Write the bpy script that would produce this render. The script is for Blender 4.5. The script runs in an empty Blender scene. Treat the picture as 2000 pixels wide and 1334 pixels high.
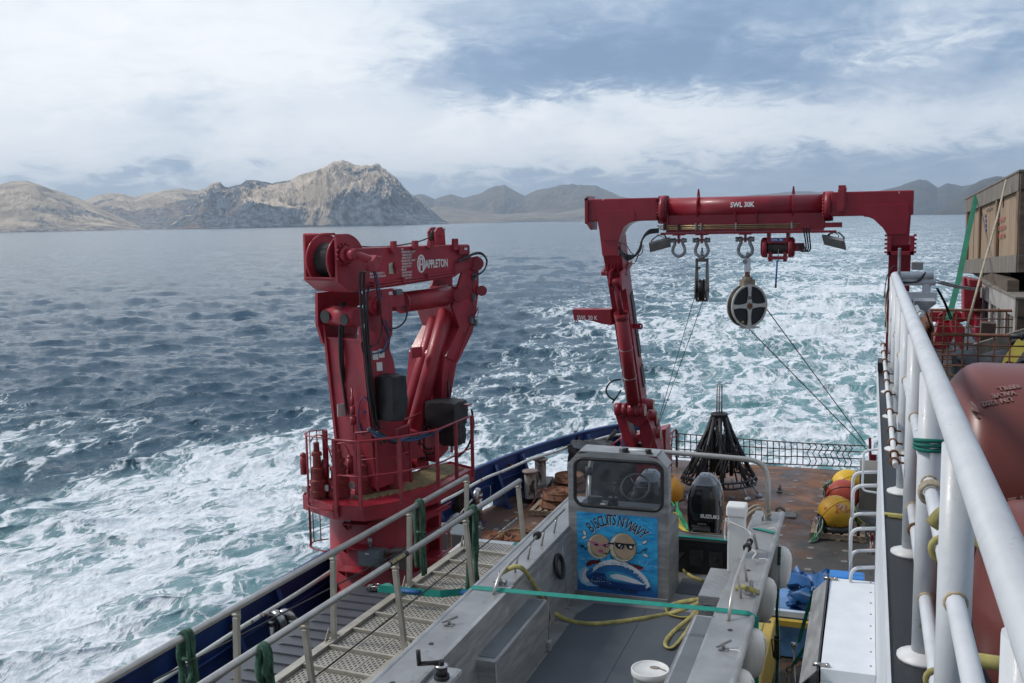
import bpy, bmesh, math, random
import numpy as np
from mathutils import Vector, Matrix
random.seed(7)
sc = bpy.context.scene
col = sc.collection
PI = math.pi
# ------------------------------------------------------------------ camera
CZ = 8.7
F = 1944.0
YAW, PITCH, ROLL = (math.radians(a) for a in (19.78675681, 6.89302665, 1.05985102))
fw = Vector((-math.sin(YAW)*math.cos(PITCH), math.cos(YAW)*math.cos(PITCH), -math.sin(PITCH)))
_r = Vector((math.cos(YAW), math.sin(YAW), 0.0))
_u = _r.cross(fw)
rt = _r*math.cos(ROLL) - _u*math.sin(ROLL)
up = _u*math.cos(ROLL) + _r*math.sin(ROLL)
CAM = Vector((0, 0, CZ))
cd = bpy.data.cameras.new('camera')
cam = bpy.data.objects.new('camera', cd)
col.objects.link(cam)
cd.sensor_width = 36.0
cd.lens = 36.0*F/2000.0
cd.clip_start = 0.05
cd.clip_end = 80000.0
cam.matrix_world = Matrix(((rt.x, up.x, -fw.x, 0), (rt.y, up.y, -fw.y, 0), (rt.z, up.z, -fw.z, CZ), (0, 0, 0, 1)))
sc.camera = cam
sc.view_settings.view_transform = 'Standard'
sc.view_settings.look = 'None'
sc.view_settings.exposure = 0.24
sc.view_settings.gamma = 1.0
sc.view_settings.use_curve_mapping = False
sc.cycles.volume_bounces = 0
sc.cycles.max_bounces = 8

# ------------------------------------------------------------------ node expression helper
class NX:
    """tiny wrapper that turns python arithmetic into Math nodes"""
    def __init__(self, nt, sock): self.nt = nt; self.s = sock
    def _m(self, op, *args, clamp=False):
        n = self.nt.nodes.new('ShaderNodeMath'); n.operation = op; n.use_clamp = clamp
        for i, a in enumerate(args):
            if isinstance(a, NX): self.nt.links.new(a.s, n.inputs[i])
            else: n.inputs[i].default_value = float(a)
        return NX(self.nt, n.outputs[0])
    def __add__(s, o): return s._m('ADD', s, o)
    __radd__ = __add__
    def __sub__(s, o): return s._m('SUBTRACT', s, o)
    def __rsub__(s, o): return s._m('SUBTRACT', o, s)
    def __mul__(s, o): return s._m('MULTIPLY', s, o)
    __rmul__ = __mul__
    def __truediv__(s, o): return s._m('DIVIDE', s, o)
    def abs(s): return s._m('ABSOLUTE', s)
    def pow(s, e): return s._m('POWER', s, e)
    def max(s, o): return s._m('MAXIMUM', s, o)
    def min(s, o): return s._m('MINIMUM', s, o)
    def clamp(s): return s._m('ADD', s, 0.0, clamp=True)
    def exp(s): return s._m('EXPONENT', s)
    def step(s, a, b):      # smoothstep from a to b
        n = s.nt.nodes.new('ShaderNodeMapRange'); n.interpolation_type = 'SMOOTHSTEP'
        s.nt.links.new(s.s, n.inputs[0])
        for i, v in ((1, a), (2, b), (3, 0.0), (4, 1.0)):
            if isinstance(v, NX): s.nt.links.new(v.s, n.inputs[i])
            else: n.inputs[i].default_value = float(v)
        return NX(s.nt, n.outputs[0])

def combine(nt, x, y, z):
    n = nt.nodes.new('ShaderNodeCombineXYZ')
    for i, v in enumerate((x, y, z)):
        if isinstance(v, NX): nt.links.new(v.s, n.inputs[i])
        else: n.inputs[i].default_value = float(v)
    return n.outputs[0]
def noise(nt, vec, scale=1, detail=4, rough=0.5, dist=0.0, lac=2.0, ridged=False):
    n = nt.nodes.new('ShaderNodeTexNoise')
    if ridged: n.noise_type = 'RIDGED_MULTIFRACTAL'
    n.inputs['Scale'].default_value = scale; n.inputs['Detail'].default_value = detail
    n.inputs['Roughness'].default_value = rough; n.inputs['Distortion'].default_value = dist
    n.inputs['Lacunarity'].default_value = lac
    if vec is not None: nt.links.new(vec, n.inputs['Vector'])
    return NX(nt, n.outputs['Fac'])
def mixcol(nt, fac, a, b):
    n = nt.nodes.new('ShaderNodeMix'); n.data_type = 'RGBA'
    if isinstance(fac, NX): nt.links.new(fac.s, n.inputs[0])
    else: n.inputs[0].default_value = fac
    for k, v in ((6, a), (7, b)):
        if hasattr(v, 'is_linked') or hasattr(v, 'node'): nt.links.new(v, n.inputs[k])
        else: n.inputs[k].default_value = (*v, 1)
    return n.outputs[2]

# ------------------------------------------------------------------ world: Nishita sky behind a broken cloud deck
w = bpy.data.worlds.new('World'); sc.world = w; w.use_nodes = True
nt = w.node_tree; nt.nodes.clear()
SUN_EL, SUN_AZ = math.radians(44), math.radians(-98)     # azimuth measured from +Y towards +X
sky = nt.nodes.new('ShaderNodeTexSky'); sky.sky_type = 'NISHITA'; sky.sun_disc = False
sky.sun_elevation = SUN_EL; sky.sun_rotation = SUN_AZ
sky.dust_density = 0.5
b1 = nt.nodes.new('ShaderNodeBackground'); b1.inputs[1].default_value = 0.10
nt.links.new(sky.outputs[0], b1.inputs[0])
tc = nt.nodes.new('ShaderNodeTexCoord')
sp = nt.nodes.new('ShaderNodeSeparateXYZ'); nt.links.new(tc.outputs['Generated'], sp.inputs[0])
X, Y, Z = (NX(nt, sp.outputs[i]) for i in range(3))
# az in degrees from the view heading; el in degrees
az = X._m('ARCTAN2', X, Y)*(180/PI)
el = Z._m('ARCSINE', Z)*(180/PI)
# flattening of the cloud deck towards the horizon
elc = el.max(0.0)
sv = combine(nt, az*0.065, elc*0.17, 0.0)
n1 = noise(nt, sv, 1.15, 10, 0.52, 0.25)
n2 = noise(nt, combine(nt, az*0.075+7.3, elc*0.14+3.1, 1.7), 3.2, 10, 0.56, 0.35)
n3 = noise(nt, combine(nt, az*0.05+2.3, elc*0.16+9.1, 4.7), 8.0, 9, 0.66, 0.6)
azw = az + (n2-0.5)*26 + (n1-0.5)*10; elw = el + (n3-0.5)*5.0 + (n1-0.5)*3.5      # billowing edges
def blob(a0, e0, wa, we):
    da = (azw-a0)/wa; de = (elw-e0)/we
    return (0.0-(da*da+de*de)).exp()
# large masses of the deck: bright breaks and darker undersides
# (camera heading is az -19.8; picture spans az -47..+7, el -23..+13)
bright = blob(-46, 8.5, 15, 6.5)*0.85 + blob(-30, 10.5, 9, 3.2)*0.55 + blob(-30, 4.0, 20, 2.4)*0.62 \
       + blob(-12.5, 6.2, 9, 1.3)*0.75 + blob(-2, 4.4, 16, 1.6)*0.35 + blob(5, 9.8, 6, 2.2)*0.22
dark = blob(-15, 8.3, 9.5, 2.1)*0.75 + blob(-3, 7.7, 13, 1.5)*0.55 + blob(-11, 12, 16, 3)*0.35 + blob(-41, 5.5, 5.5, 2.4)*0.35 \
     + blob(-41, 2.0, 7, 0.8)*0.45 + blob(-16, 2.2, 14, 0.8)*0.55 + blob(5, 2.6, 12, 1.0)*0.4 + blob(4, 13, 8, 2)*0.25
lum = 0.56 + el.step(12.0, 40.0)*0.14 + (n1-0.5)*0.75 + (n2-0.5)*0.60 + (n3-0.5)*0.40 + bright*0.52 - dark*0.60
lum = lum.step(-0.12, 1.18)
cr = nt.nodes.new('ShaderNodeValToRGB')
nt.links.new(lum.s, cr.inputs[0])
els = cr.color_ramp.elements
els[0].position = 0.0; els[0].color = (0.19, 0.29, 0.44, 1)
els[1].position = 1.0; els[1].color = (0.88, 0.90, 0.93, 1)
for p, c in ((0.25, (0.265, 0.370, 0.525)), (0.5, (0.425, 0.515, 0.640)), (0.75, (0.70, 0.76, 0.83))):
    e = els.new(p); e.color = (*c, 1)
hz = mixcol(nt, el.step(5.0, 0.2)*0.35, cr.outputs[0], (0.47, 0.55, 0.64))
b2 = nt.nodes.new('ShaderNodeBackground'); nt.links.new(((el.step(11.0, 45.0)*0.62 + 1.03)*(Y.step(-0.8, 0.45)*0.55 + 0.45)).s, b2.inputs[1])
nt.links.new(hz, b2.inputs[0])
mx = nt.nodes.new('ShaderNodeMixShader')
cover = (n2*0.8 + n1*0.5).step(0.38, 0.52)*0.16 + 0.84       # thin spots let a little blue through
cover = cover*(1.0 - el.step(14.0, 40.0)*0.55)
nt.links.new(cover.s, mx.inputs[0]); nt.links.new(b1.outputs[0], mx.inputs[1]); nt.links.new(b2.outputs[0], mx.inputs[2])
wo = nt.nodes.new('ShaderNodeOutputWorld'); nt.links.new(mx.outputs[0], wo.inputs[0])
# ------------------------------------------------------------------ sun, softened by cloud
sl = bpy.data.lights.new('sun', 'SUN'); sl.energy = 2.0; sl.angle = math.radians(10); sl.color = (1.0, 0.95, 0.88)
so = bpy.data.objects.new('sun', sl); col.objects.link(so)
sd = Vector((math.sin(SUN_AZ)*math.cos(SUN_EL), math.cos(SUN_AZ)*math.cos(SUN_EL), math.sin(SUN_EL)))
so.rotation_euler = sd.to_track_quat('Z', 'Y').to_euler()
so.location = (-30, -30, 60)

# ------------------------------------------------------------------ helpers
def at(px, py, x=None, y=None, z=None, d=None, pl=None):
    """a point of the place seen in a given direction, on a stated plane of the ship"""
    r = fw + rt*((px-1000)/F) + up*((667-py)/F)
    if d is not None: t = d
    elif x is not None: t = x/r.x
    elif y is not None: t = y/r.y
    elif z is not None: t = (z-CZ)/r.z
    else: o, n = pl; t = (o-CAM).dot(n)/r.dot(n)
    return CAM + r*t

def V(*a): return Vector(a)

class MB:
    def __init__(s): s.v = []; s.f = []; s.sm = []; s.mi = []; s.cur = 0
    def _add(s, vs, fs, smooth=False):
        b = len(s.v); s.v += [tuple(p) for p in vs]
        for f in fs: s.f.append([b+i for i in f]); s.mi.append(s.cur)
        s.sm += [smooth]*len(fs) if not isinstance(smooth, list) else smooth
        return s
    def box(s, c, size, rot=None, taper=None):
        c = Vector(c); hx, hy, hz = (q/2 for q in size)
        vs = []
        for sx, sy, sz in ((-1,-1,-1),(1,-1,-1),(1,1,-1),(-1,1,-1),(-1,-1,1),(1,-1,1),(1,1,1),(-1,1,1)):
            k = taper if (taper and sz > 0) else 1.0
            p = Vector((sx*hx*k, sy*hy*k, sz*hz))
            if rot is not None: p = rot @ p
            vs.append(c+p)
        return s._add(vs, [(0,3,2,1),(4,5,6,7),(0,1,5,4),(1,2,6,5),(2,3,7,6),(3,0,4,7)])
    def box2(s, a, b):
        a, b = Vector(a), Vector(b)
        return s.box((a+b)/2, [abs(q) for q in (b-a)])
    def beam(s, a, b, wd, ht, upv=(0,0,1)):
        """box from a to b, wd across, ht along upv"""
        a, b = Vector(a), Vector(b); d = (b-a); L = d.length
        if L < 1e-6: return s
        y = d.normalized(); u = Vector(upv)
        x = y.cross(u)
        if x.length < 1e-4: x = y.cross(Vector((1,0,0)))
        x.normalize(); zz = x.cross(y)
        m = Matrix((x, y, zz)).transposed()
        return s.box((a+b)/2, (wd, L, ht), m)
    def cyl(s, a, b, r, r2=None, n=12, caps=True):
        a, b = Vector(a), Vector(b); r2 = r if r2 is None else r2
        d = (b-a).normalized()
        x = d.cross(Vector((0,0,1)))
        if x.length < 1e-3: x = Vector((1,0,0))
        x.normalize(); y = d.cross(x)
        ring = [x*math.cos(2*PI*i/n)+y*math.sin(2*PI*i/n) for i in range(n)]
        vs = [a+q*r for q in ring]+[b+q*r2 for q in ring]
        fs = [(i, (i+1)%n, n+(i+1)%n, n+i) for i in range(n)]
        sm = [True]*n
        if caps:
            fs += [tuple(range(n-1,-1,-1)), tuple(range(n, 2*n))]; sm += [False, False]
        return s._add(vs, fs, sm)
    def tube(s, pts, r, n=8, closed=False, flat=None, caps=True):
        pts = [Vector(p) for p in pts]
        if len(pts) < 2: return s
        m = len(pts); rs = r if isinstance(r, (list, tuple)) else [r]*m
        vs = []; prev = None
        for i, p in enumerate(pts):
            if closed: d = pts[(i+1)%m]-pts[i-1]
            else: d = pts[min(i+1, m-1)]-pts[max(i-1, 0)]
            d.normalize()
            if prev is None:
                x = d.cross(Vector((0,0,1)))
                if x.length < 1e-2: x = d.cross(Vector((1,0,0)))
            else: x = prev - d*prev.dot(d)
            if x.length < 1e-5: x = d.orthogonal()
            x.normalize(); prev = x; y = d.cross(x)
            for k in range(n):
                a = 2*PI*k/n
                f2 = flat if flat else 1.0
                vs.append(p + x*(math.cos(a)*rs[i]) + y*(math.sin(a)*rs[i]*f2))
        fs = []; 
        for i in range(m if closed else m-1):
            j = (i+1) % m
            for k in range(n): fs.append((i*n+k, i*n+(k+1)%n, j*n+(k+1)%n, j*n+k))
        sm = [True]*len(fs)
        if caps and not closed:
            fs += [tuple(range(n-1,-1,-1)), tuple(range((m-1)*n, m*n))]; sm += [False, False]
        return s._add(vs, fs, sm)
    def prism(s, poly, off):
        """polygon (3d points) extruded along the vector off"""
        off = Vector(off); n = len(poly); a = [Vector(p) for p in poly]; b = [p+off for p in a]
        fs = [tuple(range(n)), tuple(range(2*n-1, n-1, -1))]
        fs += [(i, n+i, n+(i+1)%n, (i+1)%n) for i in range(n)]
        return s._add(a+b, fs)
    def lathe(s, c, prof, n=24, axis=(0,0,1), smooth=True, caps=True):
        """prof = [(radius, height)...] turned round axis through c"""
        c = Vector(c); d = Vector(axis).normalized(); x = d.orthogonal().normalized(); y = d.cross(x)
        m = len(prof); vs = []
        for r, h in prof:
            for k in range(n):
                a = 2*PI*k/n; vs.append(c+d*h+(x*math.cos(a)+y*math.sin(a))*max(r, 1e-4))
        fs = [(i*n+k, i*n+(k+1)%n, (i+1)*n+(k+1)%n, (i+1)*n+k) for i in range(m-1) for k in range(n)]
        sm = [smooth]*len(fs)
        if caps: fs += [tuple(range(n-1,-1,-1)), tuple(range((m-1)*n, m*n))]; sm += [False, False]
        return s._add(vs, fs, sm)
    def torus(s, c, R, r, axis=(0,0,1), n=24, m=8, a0=0, a1=2*PI, xdir=None):
        d = Vector(axis).normalized(); x = Vector(xdir) if xdir is not None else d.orthogonal().normalized(); y = d.cross(x)
        full = abs(a1-a0-2*PI) < 1e-6
        k = n if full else n+1
        pts = [Vector(c)+(x*math.cos(a0+(a1-a0)*i/n)+y*math.sin(a0+(a1-a0)*i/n))*R for i in range(k)]
        return s.tube(pts, r, m, closed=full)
    def sphere(s, c, r, n=24, m=14, scale=(1,1,1)):
        c = Vector(c); vs = []; 
        for i in range(m+1):
            t = PI*i/m
            for k in range(n):
                a = 2*PI*k/n
                vs.append(c+Vector((math.sin(t)*math.cos(a)*r*scale[0], math.sin(t)*math.sin(a)*r*scale[1], math.cos(t)*r*scale[2])))
        fs = [(i*n+k, (i+1)*n+k, (i+1)*n+(k+1)%n, i*n+(k+1)%n) for i in range(m) for k in range(n)]
        return s._add(vs, fs, True)
    def poly(s, pts): return s._add(pts, [tuple(range(len(pts)))])
    def grid(s, rows, smooth=True, closed=False):
        """rows: list of equal-length lists of points"""
        n = len(rows[0]); vs = [p for r in rows for p in r]
        fs = [(i*n+k, i*n+(k+1)%n, (i+1)*n+(k+1)%n, (i+1)*n+k) for i in range(len(rows)-1) for k in range(n if closed else n-1)]
        return s._add(vs, fs, smooth)

def new_obj(name, me=None, parent=None):
    o = bpy.data.objects.new(name, me); col.objects.link(o)
    if parent is not None: o.parent = parent
    return o
def origin(o):
    p = Vector((0,0,0))
    while o is not None: p += o.location; o = o.parent
    return p
def thing(name, label, cat, loc=(0,0,0), group=None):
    o = new_obj(name); o.location = loc; o.empty_display_size = 0.2
    o['label'] = label; o['category'] = cat
    if group: o['group'] = group
    return o
def mesh_of(name, mb, mats):
    me = bpy.data.meshes.new(name)
    me.from_pydata(mb.v, [], mb.f)
    me.polygons.foreach_set('use_smooth', mb.sm)
    me.polygons.foreach_set('material_index', mb.mi)
    for m in (mats if isinstance(mats, (list, tuple)) else [mats]): me.materials.append(m)
    bm = bmesh.new(); bm.from_mesh(me); bmesh.ops.recalc_face_normals(bm, faces=bm.faces); bm.to_mesh(me); bm.free()
    me.update()
    return me
def part(name, mb, mats, parent, label=None, bevel=0.0, solid=0.0, local=False, kind=None):
    me = mesh_of(name, mb, mats)
    if not local and parent is not None: me.transform(Matrix.Translation(-origin(parent)))
    o = new_obj(name, me, parent)
    if label: o['label'] = label
    if kind: o['kind'] = kind
    if solid:
        m = o.modifiers.new('solid', 'SOLIDIFY'); m.thickness = solid; m.offset = 0
    if bevel:
        m = o.modifiers.new('bevel', 'BEVEL'); m.width = bevel; m.segments = 2; m.limit_method = 'ANGLE'; m.angle_limit = math.radians(50)
    return o
def solo(name, mb, mats, label, cat, group=None, base=None, bevel=0.0):
    """a thing that is one mesh"""
    b = Vector(base) if base is not None else Vector([sum(q)/len(mb.v) for q in zip(*mb.v)])
    me = mesh_of(name, mb, mats); me.transform(Matrix.Translation(-b))
    o = new_obj(name, me); o.location = b; o['label'] = label; o['category'] = cat
    if group: o['group'] = group
    if bevel:
        m = o.modifiers.new('bevel', 'BEVEL'); m.width = bevel; m.segments = 2; m.limit_method = 'ANGLE'; m.angle_limit = math.radians(50)
    return o
def struct(name, mb, mats, kind='structure', bevel=0.0):
    o = part(name, mb, mats, None, bevel=bevel); o['kind'] = kind
    return o
def copy_tree(o, parent=None):
    c = o.copy(); col.objects.link(c); c.parent = parent
    for ch in list(o.children): copy_tree(ch, c)
    return c
def spline(pts, n=8):
    """Catmull-Rom through the points"""
    pts = [Vector(p) for p in pts]; out = []
    P = [pts[0]*2-pts[1]]+pts+[pts[-1]*2-pts[-2]]
    for i in range(1, len(P)-2):
        for k in range(n):
            t = k/n
            a, b, c, d = P[i-1], P[i], P[i+1], P[i+2]
            out.append(0.5*((2*b)+(c-a)*t+(2*a-5*b+4*c-d)*t*t+(3*b-a-3*c+d)*t**3))
    out.append(pts[-1]); return out
def rround(pts, r, n=5, closed=False):
    """polyline with rounded corners"""
    pts = [Vector(p) for p in pts]; out = []
    m = len(pts)
    for i, p in enumerate(pts):
        if not closed and i in (0, m-1): out.append(p); continue
        a, b = pts[i-1], pts[(i+1) % m]
        da, db = (a-p), (b-p); ra = min(r, da.length*0.49); rb = min(r, db.length*0.49)
        A = p+da.normalized()*ra; B = p+db.normalized()*rb
        for k in range(n+1):
            t = k/n; out.append(A*(1-t)**2+p*2*t*(1-t)+B*t*t)
    return out
def chain_mb(mb, pts, link=0.05, r=0.008, n=6):
    """interlocked links along a polyline"""
    pts = [Vector(p) for p in pts]
    seg = []; 
    for a, b in zip(pts, pts[1:]):
        k = max(1, int((b-a).length/(link*0.72)))
        seg += [(a.lerp(b, i/k)) for i in range(k)]
    seg.append(pts[-1])
    for i, (a, b) in enumerate(zip(seg, seg[1:])):
        d = (b-a).normalized(); x = d.orthogonal().normalized()
        if i % 2: x = d.cross(x)
        c = (a+b)/2; hl = link/2; hw = link*0.28
        ring = [c+d*math.cos(t)*hl+x*math.sin(t)*hw for t in [2*PI*k/8 for k in range(8)]]
        mb.tube(ring, r, 5, closed=True)
    return mb

# ------------------------------------------------------------------ materials
MATS = {}
def mat(name, base, rough=0.5, metal=0.0, var=0.15, vscale=3.0, spots=None, spot_amt=0.0, spot_scale=6.0,
        bump=0.0, bscale=40.0, coat=0.0, streak=None, col2=None, stretch=(1,1,1), spec=0.5, fade=0.0):
    if name in MATS: return MATS[name]
    m = bpy.data.materials.new(name); m.use_nodes = True; MATS[name] = m
    t = m.node_tree; p = t.nodes['Principled BSDF']
    p.inputs['Roughness'].default_value = rough; p.inputs['Metallic'].default_value = metal
    p.inputs['Coat Weight'].default_value = coat; p.inputs['Specular IOR Level'].default_value = spec
    tcn = t.nodes.new('ShaderNodeTexCoord'); mp = t.nodes.new('ShaderNodeMapping')
    mp.inputs['Scale'].default_value = stretch
    t.links.new(tcn.outputs['Object'], mp.inputs[0]); vec = mp.outputs[0]
    a = noise(t, vec, vscale, 6, 0.6)
    lo = tuple(c*(1-var) for c in base); hi = tuple(min(1, c*(1+var)) for c in (col2 or base))
    c = mixcol(t, a.step(0.3, 0.7), lo, hi)
    rg = (a-0.5)*0.25 + rough
    if fade:        # sun-bleached, salt-dulled patches of the paint
        fz = noise(t, vec, 0.9, 7, 0.66, 0.6)
        c = mixcol(t, fz.step(0.50, 0.72)*fade, c, tuple(min(1, q*0.9+0.07) for q in base)); rg = rg + fz.step(0.50, 0.72)*0.2
    if spots:
        b = noise(t, vec, spot_scale, 8, 0.68, 0.3)
        f = b.step(0.72-spot_amt, 0.80-spot_amt)
        c = mixcol(t, f, c, spots); rg = rg + f*0.25
    if streak:
        sc_, amt, cc = streak
        mp2 = t.nodes.new('ShaderNodeMapping'); mp2.inputs['Scale'].default_value = (sc_, sc_, sc_*0.08)
        t.links.new(tcn.outputs['Object'], mp2.inputs[0])
        g = noise(t, mp2.outputs[0], 1.0, 5, 0.6)
        c = mixcol(t, g.step(0.52, 0.75)*amt, c, cc)
    t.links.new(c, p.inputs['Base Color'])
    t.links.new(rg.clamp().s, p.inputs['Roughness'])
    if bump:
        bn = noise(t, vec, bscale, 4, 0.6)
        bp = t.nodes.new('ShaderNodeBump'); bp.inputs['Strength'].default_value = bump; bp.inputs['Distance'].default_value = 0.01
        t.links.new(bn.s, bp.inputs['Height']); t.links.new(bp.outputs[0], p.inputs['Normal'])
    return m
RUST = (0.16, 0.055, 0.02)
crane_red = mat('crane_red_paint', (0.30, 0.016, 0.030), 0.42, var=0.25, vscale=1.6, spots=(0.13, 0.035, 0.02), spot_amt=0.085, spot_scale=11, bump=0.14, bscale=14, coat=0.06, streak=(9, 0.5, (0.12, 0.022, 0.022)), fade=0.2)
frame_red = mat('a_frame_red_paint', (0.265, 0.010, 0.023), 0.40, var=0.2, vscale=1.4, spots=(0.09, 0.02, 0.015), spot_amt=0.07, spot_scale=11, bump=0.12, bscale=14, coat=0.08, streak=(8, 0.35, (0.10, 0.014, 0.016)), fade=0.12)
rail_red = mat('rail_red_paint', (0.26, 0.018, 0.03), 0.42, var=0.2, vscale=5, spots=RUST, spot_amt=0.05, spot_scale=12)
blue_paint = mat('bulwark_blue_paint', (0.014, 0.042, 0.155), 0.42, var=0.3, vscale=1.6, spots=(0.06, 0.03, 0.03), spot_amt=0.05, spot_scale=5, bump=0.08, bscale=6, streak=(5, 0.35, (0.03, 0.05, 0.10)))
white_paint = mat('white_rail_paint', (0.56, 0.58, 0.60), 0.42, var=0.08, vscale=5, spots=(0.36, 0.31, 0.24), spot_amt=0.10, spot_scale=13, fade=0.25, bump=0.10, bscale=45, coat=0.05)
white_dirty = mat('weathered_white_paint', (0.64, 0.65, 0.64), 0.45, var=0.14, vscale=3, spots=(0.22, 0.10, 0.05), spot_amt=0.075, spot_scale=14, bump=0.12, bscale=30)
white_plate = mat('white_plate_paint', (0.66, 0.69, 0.72), 0.5, var=0.06, vscale=3, spots=(0.30, 0.26, 0.22), spot_amt=0.045, spot_scale=25, bump=0.06, bscale=30)
pipe_white = mat('rusted_white_pipe', (0.62, 0.64, 0.58), 0.4, var=0.1, vscale=4, spots=(0.20, 0.075, 0.025), spot_amt=0.15, spot_scale=7)
alu = mat('brushed_aluminium', (0.35, 0.352, 0.35), 0.48, metal=0.45, var=0.22, vscale=3, spots=(0.32, 0.32, 0.32), spot_amt=0.10, spot_scale=4, bump=0.10, bscale=60, stretch=(1, 1, 6))
alu_dull = mat('dull_aluminium', (0.235, 0.235, 0.232), 0.55, metal=0.3, var=0.25, vscale=2.5, spots=(0.17, 0.165, 0.155), spot_amt=0.14, spot_scale=6, bump=0.08, bscale=60)
alu_gang = mat('gangway_aluminium', (0.44, 0.41, 0.345), 0.5, metal=0.25, var=0.14, vscale=4, spots=(0.24, 0.21, 0.17), spot_amt=0.1, spot_scale=14, bump=0.1, bscale=50)
tube_alu = mat('handrail_aluminium', (0.43, 0.415, 0.385), 0.36, metal=0.6, var=0.1, vscale=6, spots=(0.33, 0.30, 0.27), spot_amt=0.08, spot_scale=30)
galv = mat('galvanised_steel', (0.30, 0.31, 0.32), 0.5, metal=0.6, var=0.25, vscale=12)
steel_dark = mat('dark_steel', (0.035, 0.035, 0.037), 0.5, metal=0.3, var=0.3, vscale=5)
stainless = mat('stainless_steel', (0.42, 0.40, 0.38), 0.25, metal=1.0, var=0.2, vscale=5, bump=0.1, bscale=14)
black_rub = mat('black_rubber', (0.012, 0.012, 0.013), 0.5, var=0.3, vscale=8)
black_hose = mat('black_hose', (0.010, 0.010, 0.012), 0.38, var=0.3, vscale=10)
blue_hose = mat('blue_hose', (0.02, 0.07, 0.17), 0.4, var=0.3, vscale=10)
black_cloth = mat('black_tarpaulin', (0.014, 0.014, 0.016), 0.5, var=0.35, vscale=5, bump=0.35, bscale=9)
rust = mat('rusty_iron', (0.155, 0.062, 0.028), 0.8, var=0.45, vscale=6, spots=(0.06, 0.025, 0.015), spot_amt=0.15, spot_scale=10, bump=0.3, bscale=30)
rust_or = mat('orange_rusty_iron', (0.185, 0.075, 0.034), 0.8, var=0.4, vscale=6, spots=(0.12, 0.04, 0.02), spot_amt=0.18, spot_scale=12, bump=0.3, bscale=30)
rust_bar = mat('rusty_mesh_bar', (0.13, 0.050, 0.025), 0.75, var=0.35, vscale=9, spots=(0.24, 0.24, 0.24), spot_amt=0.13, spot_scale=3)
tank_red = mat('tank_red_oxide', (0.155, 0.038, 0.029), 0.38, var=0.08, vscale=2, spots=(0.20, 0.05, 0.04), spot_amt=0.05, spot_scale=8, bump=0.06, bscale=6)
wood_pal = mat('pallet_wood', (0.26, 0.19, 0.13), 0.8, var=0.25, vscale=4, stretch=(4, 1, 4), bump=0.25, bscale=18)
wood_grey = mat('grey_weathered_wood', (0.185, 0.165, 0.14), 0.85, var=0.25, vscale=3, stretch=(5, 5, 0.8), bump=0.25, bscale=14, spots=(0.10, 0.085, 0.07), spot_amt=0.1, spot_scale=5)
wood_ply = mat('plywood', (0.31, 0.222, 0.15), 0.75, var=0.16, vscale=1.5, stretch=(9, 9, 0.8), bump=0.12, bscale=10, spots=(0.27, 0.19, 0.13), spot_amt=0.13, spot_scale=2.5)
wood_dark = mat('dark_crate_wood', (0.115, 0.085, 0.062), 0.85, var=0.35, vscale=3, stretch=(1, 5, 5), bump=0.25, bscale=14)
wood_batten = mat('crate_batten_wood', (0.20, 0.135, 0.085), 0.8, var=0.25, vscale=3, stretch=(5, 5, 0.8), bump=0.2, bscale=14)
rope_tan = mat('tan_rope', (0.42, 0.36, 0.26), 0.9, var=0.25, vscale=30, bump=0.4, bscale=80)
net_brown = mat('brown_net_webbing', (0.085, 0.065, 0.05), 0.85, var=0.35, vscale=10)
green_sling = mat('faded_green_webbing', (0.030, 0.085, 0.052), 0.8, var=0.4, vscale=9, bump=0.5, bscale=35, col2=(0.05, 0.12, 0.075))
teal_strap = mat('teal_strap', (0.0, 0.22, 0.17), 0.55, var=0.15, vscale=12)
green_strap = mat('bright_green_strap', (0.008, 0.17, 0.09), 0.5, var=0.2, vscale=5)
blue_sleeve = mat('blue_sleeve', (0.008, 0.085, 0.25), 0.6, var=0.2, vscale=8)
yellow_sling = mat('dirty_yellow_webbing', (0.33, 0.29, 0.10), 0.8, var=0.3, vscale=10, bump=0.3, bscale=50)
fender_white = mat('scuffed_white_vinyl', (0.70, 0.69, 0.66), 0.42, var=0.12, vscale=3, spots=(0.36, 0.33, 0.29), spot_amt=0.13, spot_scale=3.5, stretch=(3, 3, 0.5), bump=0.1, bscale=10)
plastic_white = mat('white_plastic', (0.68, 0.68, 0.66), 0.4, var=0.06, vscale=5)
buoy_yellow = mat('worn_yellow_buoy', (0.55, 0.30, 0.015), 0.55, var=0.15, vscale=4, spots=(0.42, 0.10, 0.03), spot_amt=0.20, spot_scale=4.5, bump=0.1, bscale=20)
buoy_yel2 = mat('clean_yellow_buoy', (0.72, 0.44, 0.02), 0.5, var=0.08, vscale=4)
buoy_red = mat('orange_red_buoy', (0.52, 0.075, 0.035), 0.5, var=0.15, vscale=4, spots=(0.45, 0.18, 0.12), spot_amt=0.08, spot_scale=8)
text_white = mat('white_lettering', (0.70, 0.70, 0.68), 0.6, var=0.05, spots=(0.3, 0.1, 0.1), spot_amt=0.03, spot_scale=40)
text_black = mat('black_lettering', (0.015, 0.015, 0.015), 0.6, var=0.05)
text_faded = mat('faded_pale_lettering', (0.26, 0.145, 0.125), 0.7, var=0.3, vscale=30)
paper = mat('white_paper_label', (0.62, 0.61, 0.58), 0.7, var=0.08, vscale=20)
wire_rope = mat('wire_rope', (0.10, 0.085, 0.07), 0.6, metal=0.4, var=0.3, vscale=30)
tote_grey = mat('ribbed_grey_plastic', (0.070, 0.074, 0.084), 0.42, var=0.15, vscale=2, spots=(0.13, 0.13, 0.14), spot_amt=0.1, spot_scale=4)
enclosure = mat('grey_enclosure_paint', (0.13, 0.145, 0.155), 0.5, var=0.1, vscale=4)
yellow_box = mat('yellow_plastic', (0.45, 0.31, 0.05), 0.5, var=0.15, vscale=5, spots=(0.25, 0.17, 0.06), spot_amt=0.08, spot_scale=12)
blue_cloth = mat('crumpled_blue_tarpaulin', (0.015, 0.10, 0.28), 0.45, var=0.2, vscale=5)
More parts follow.
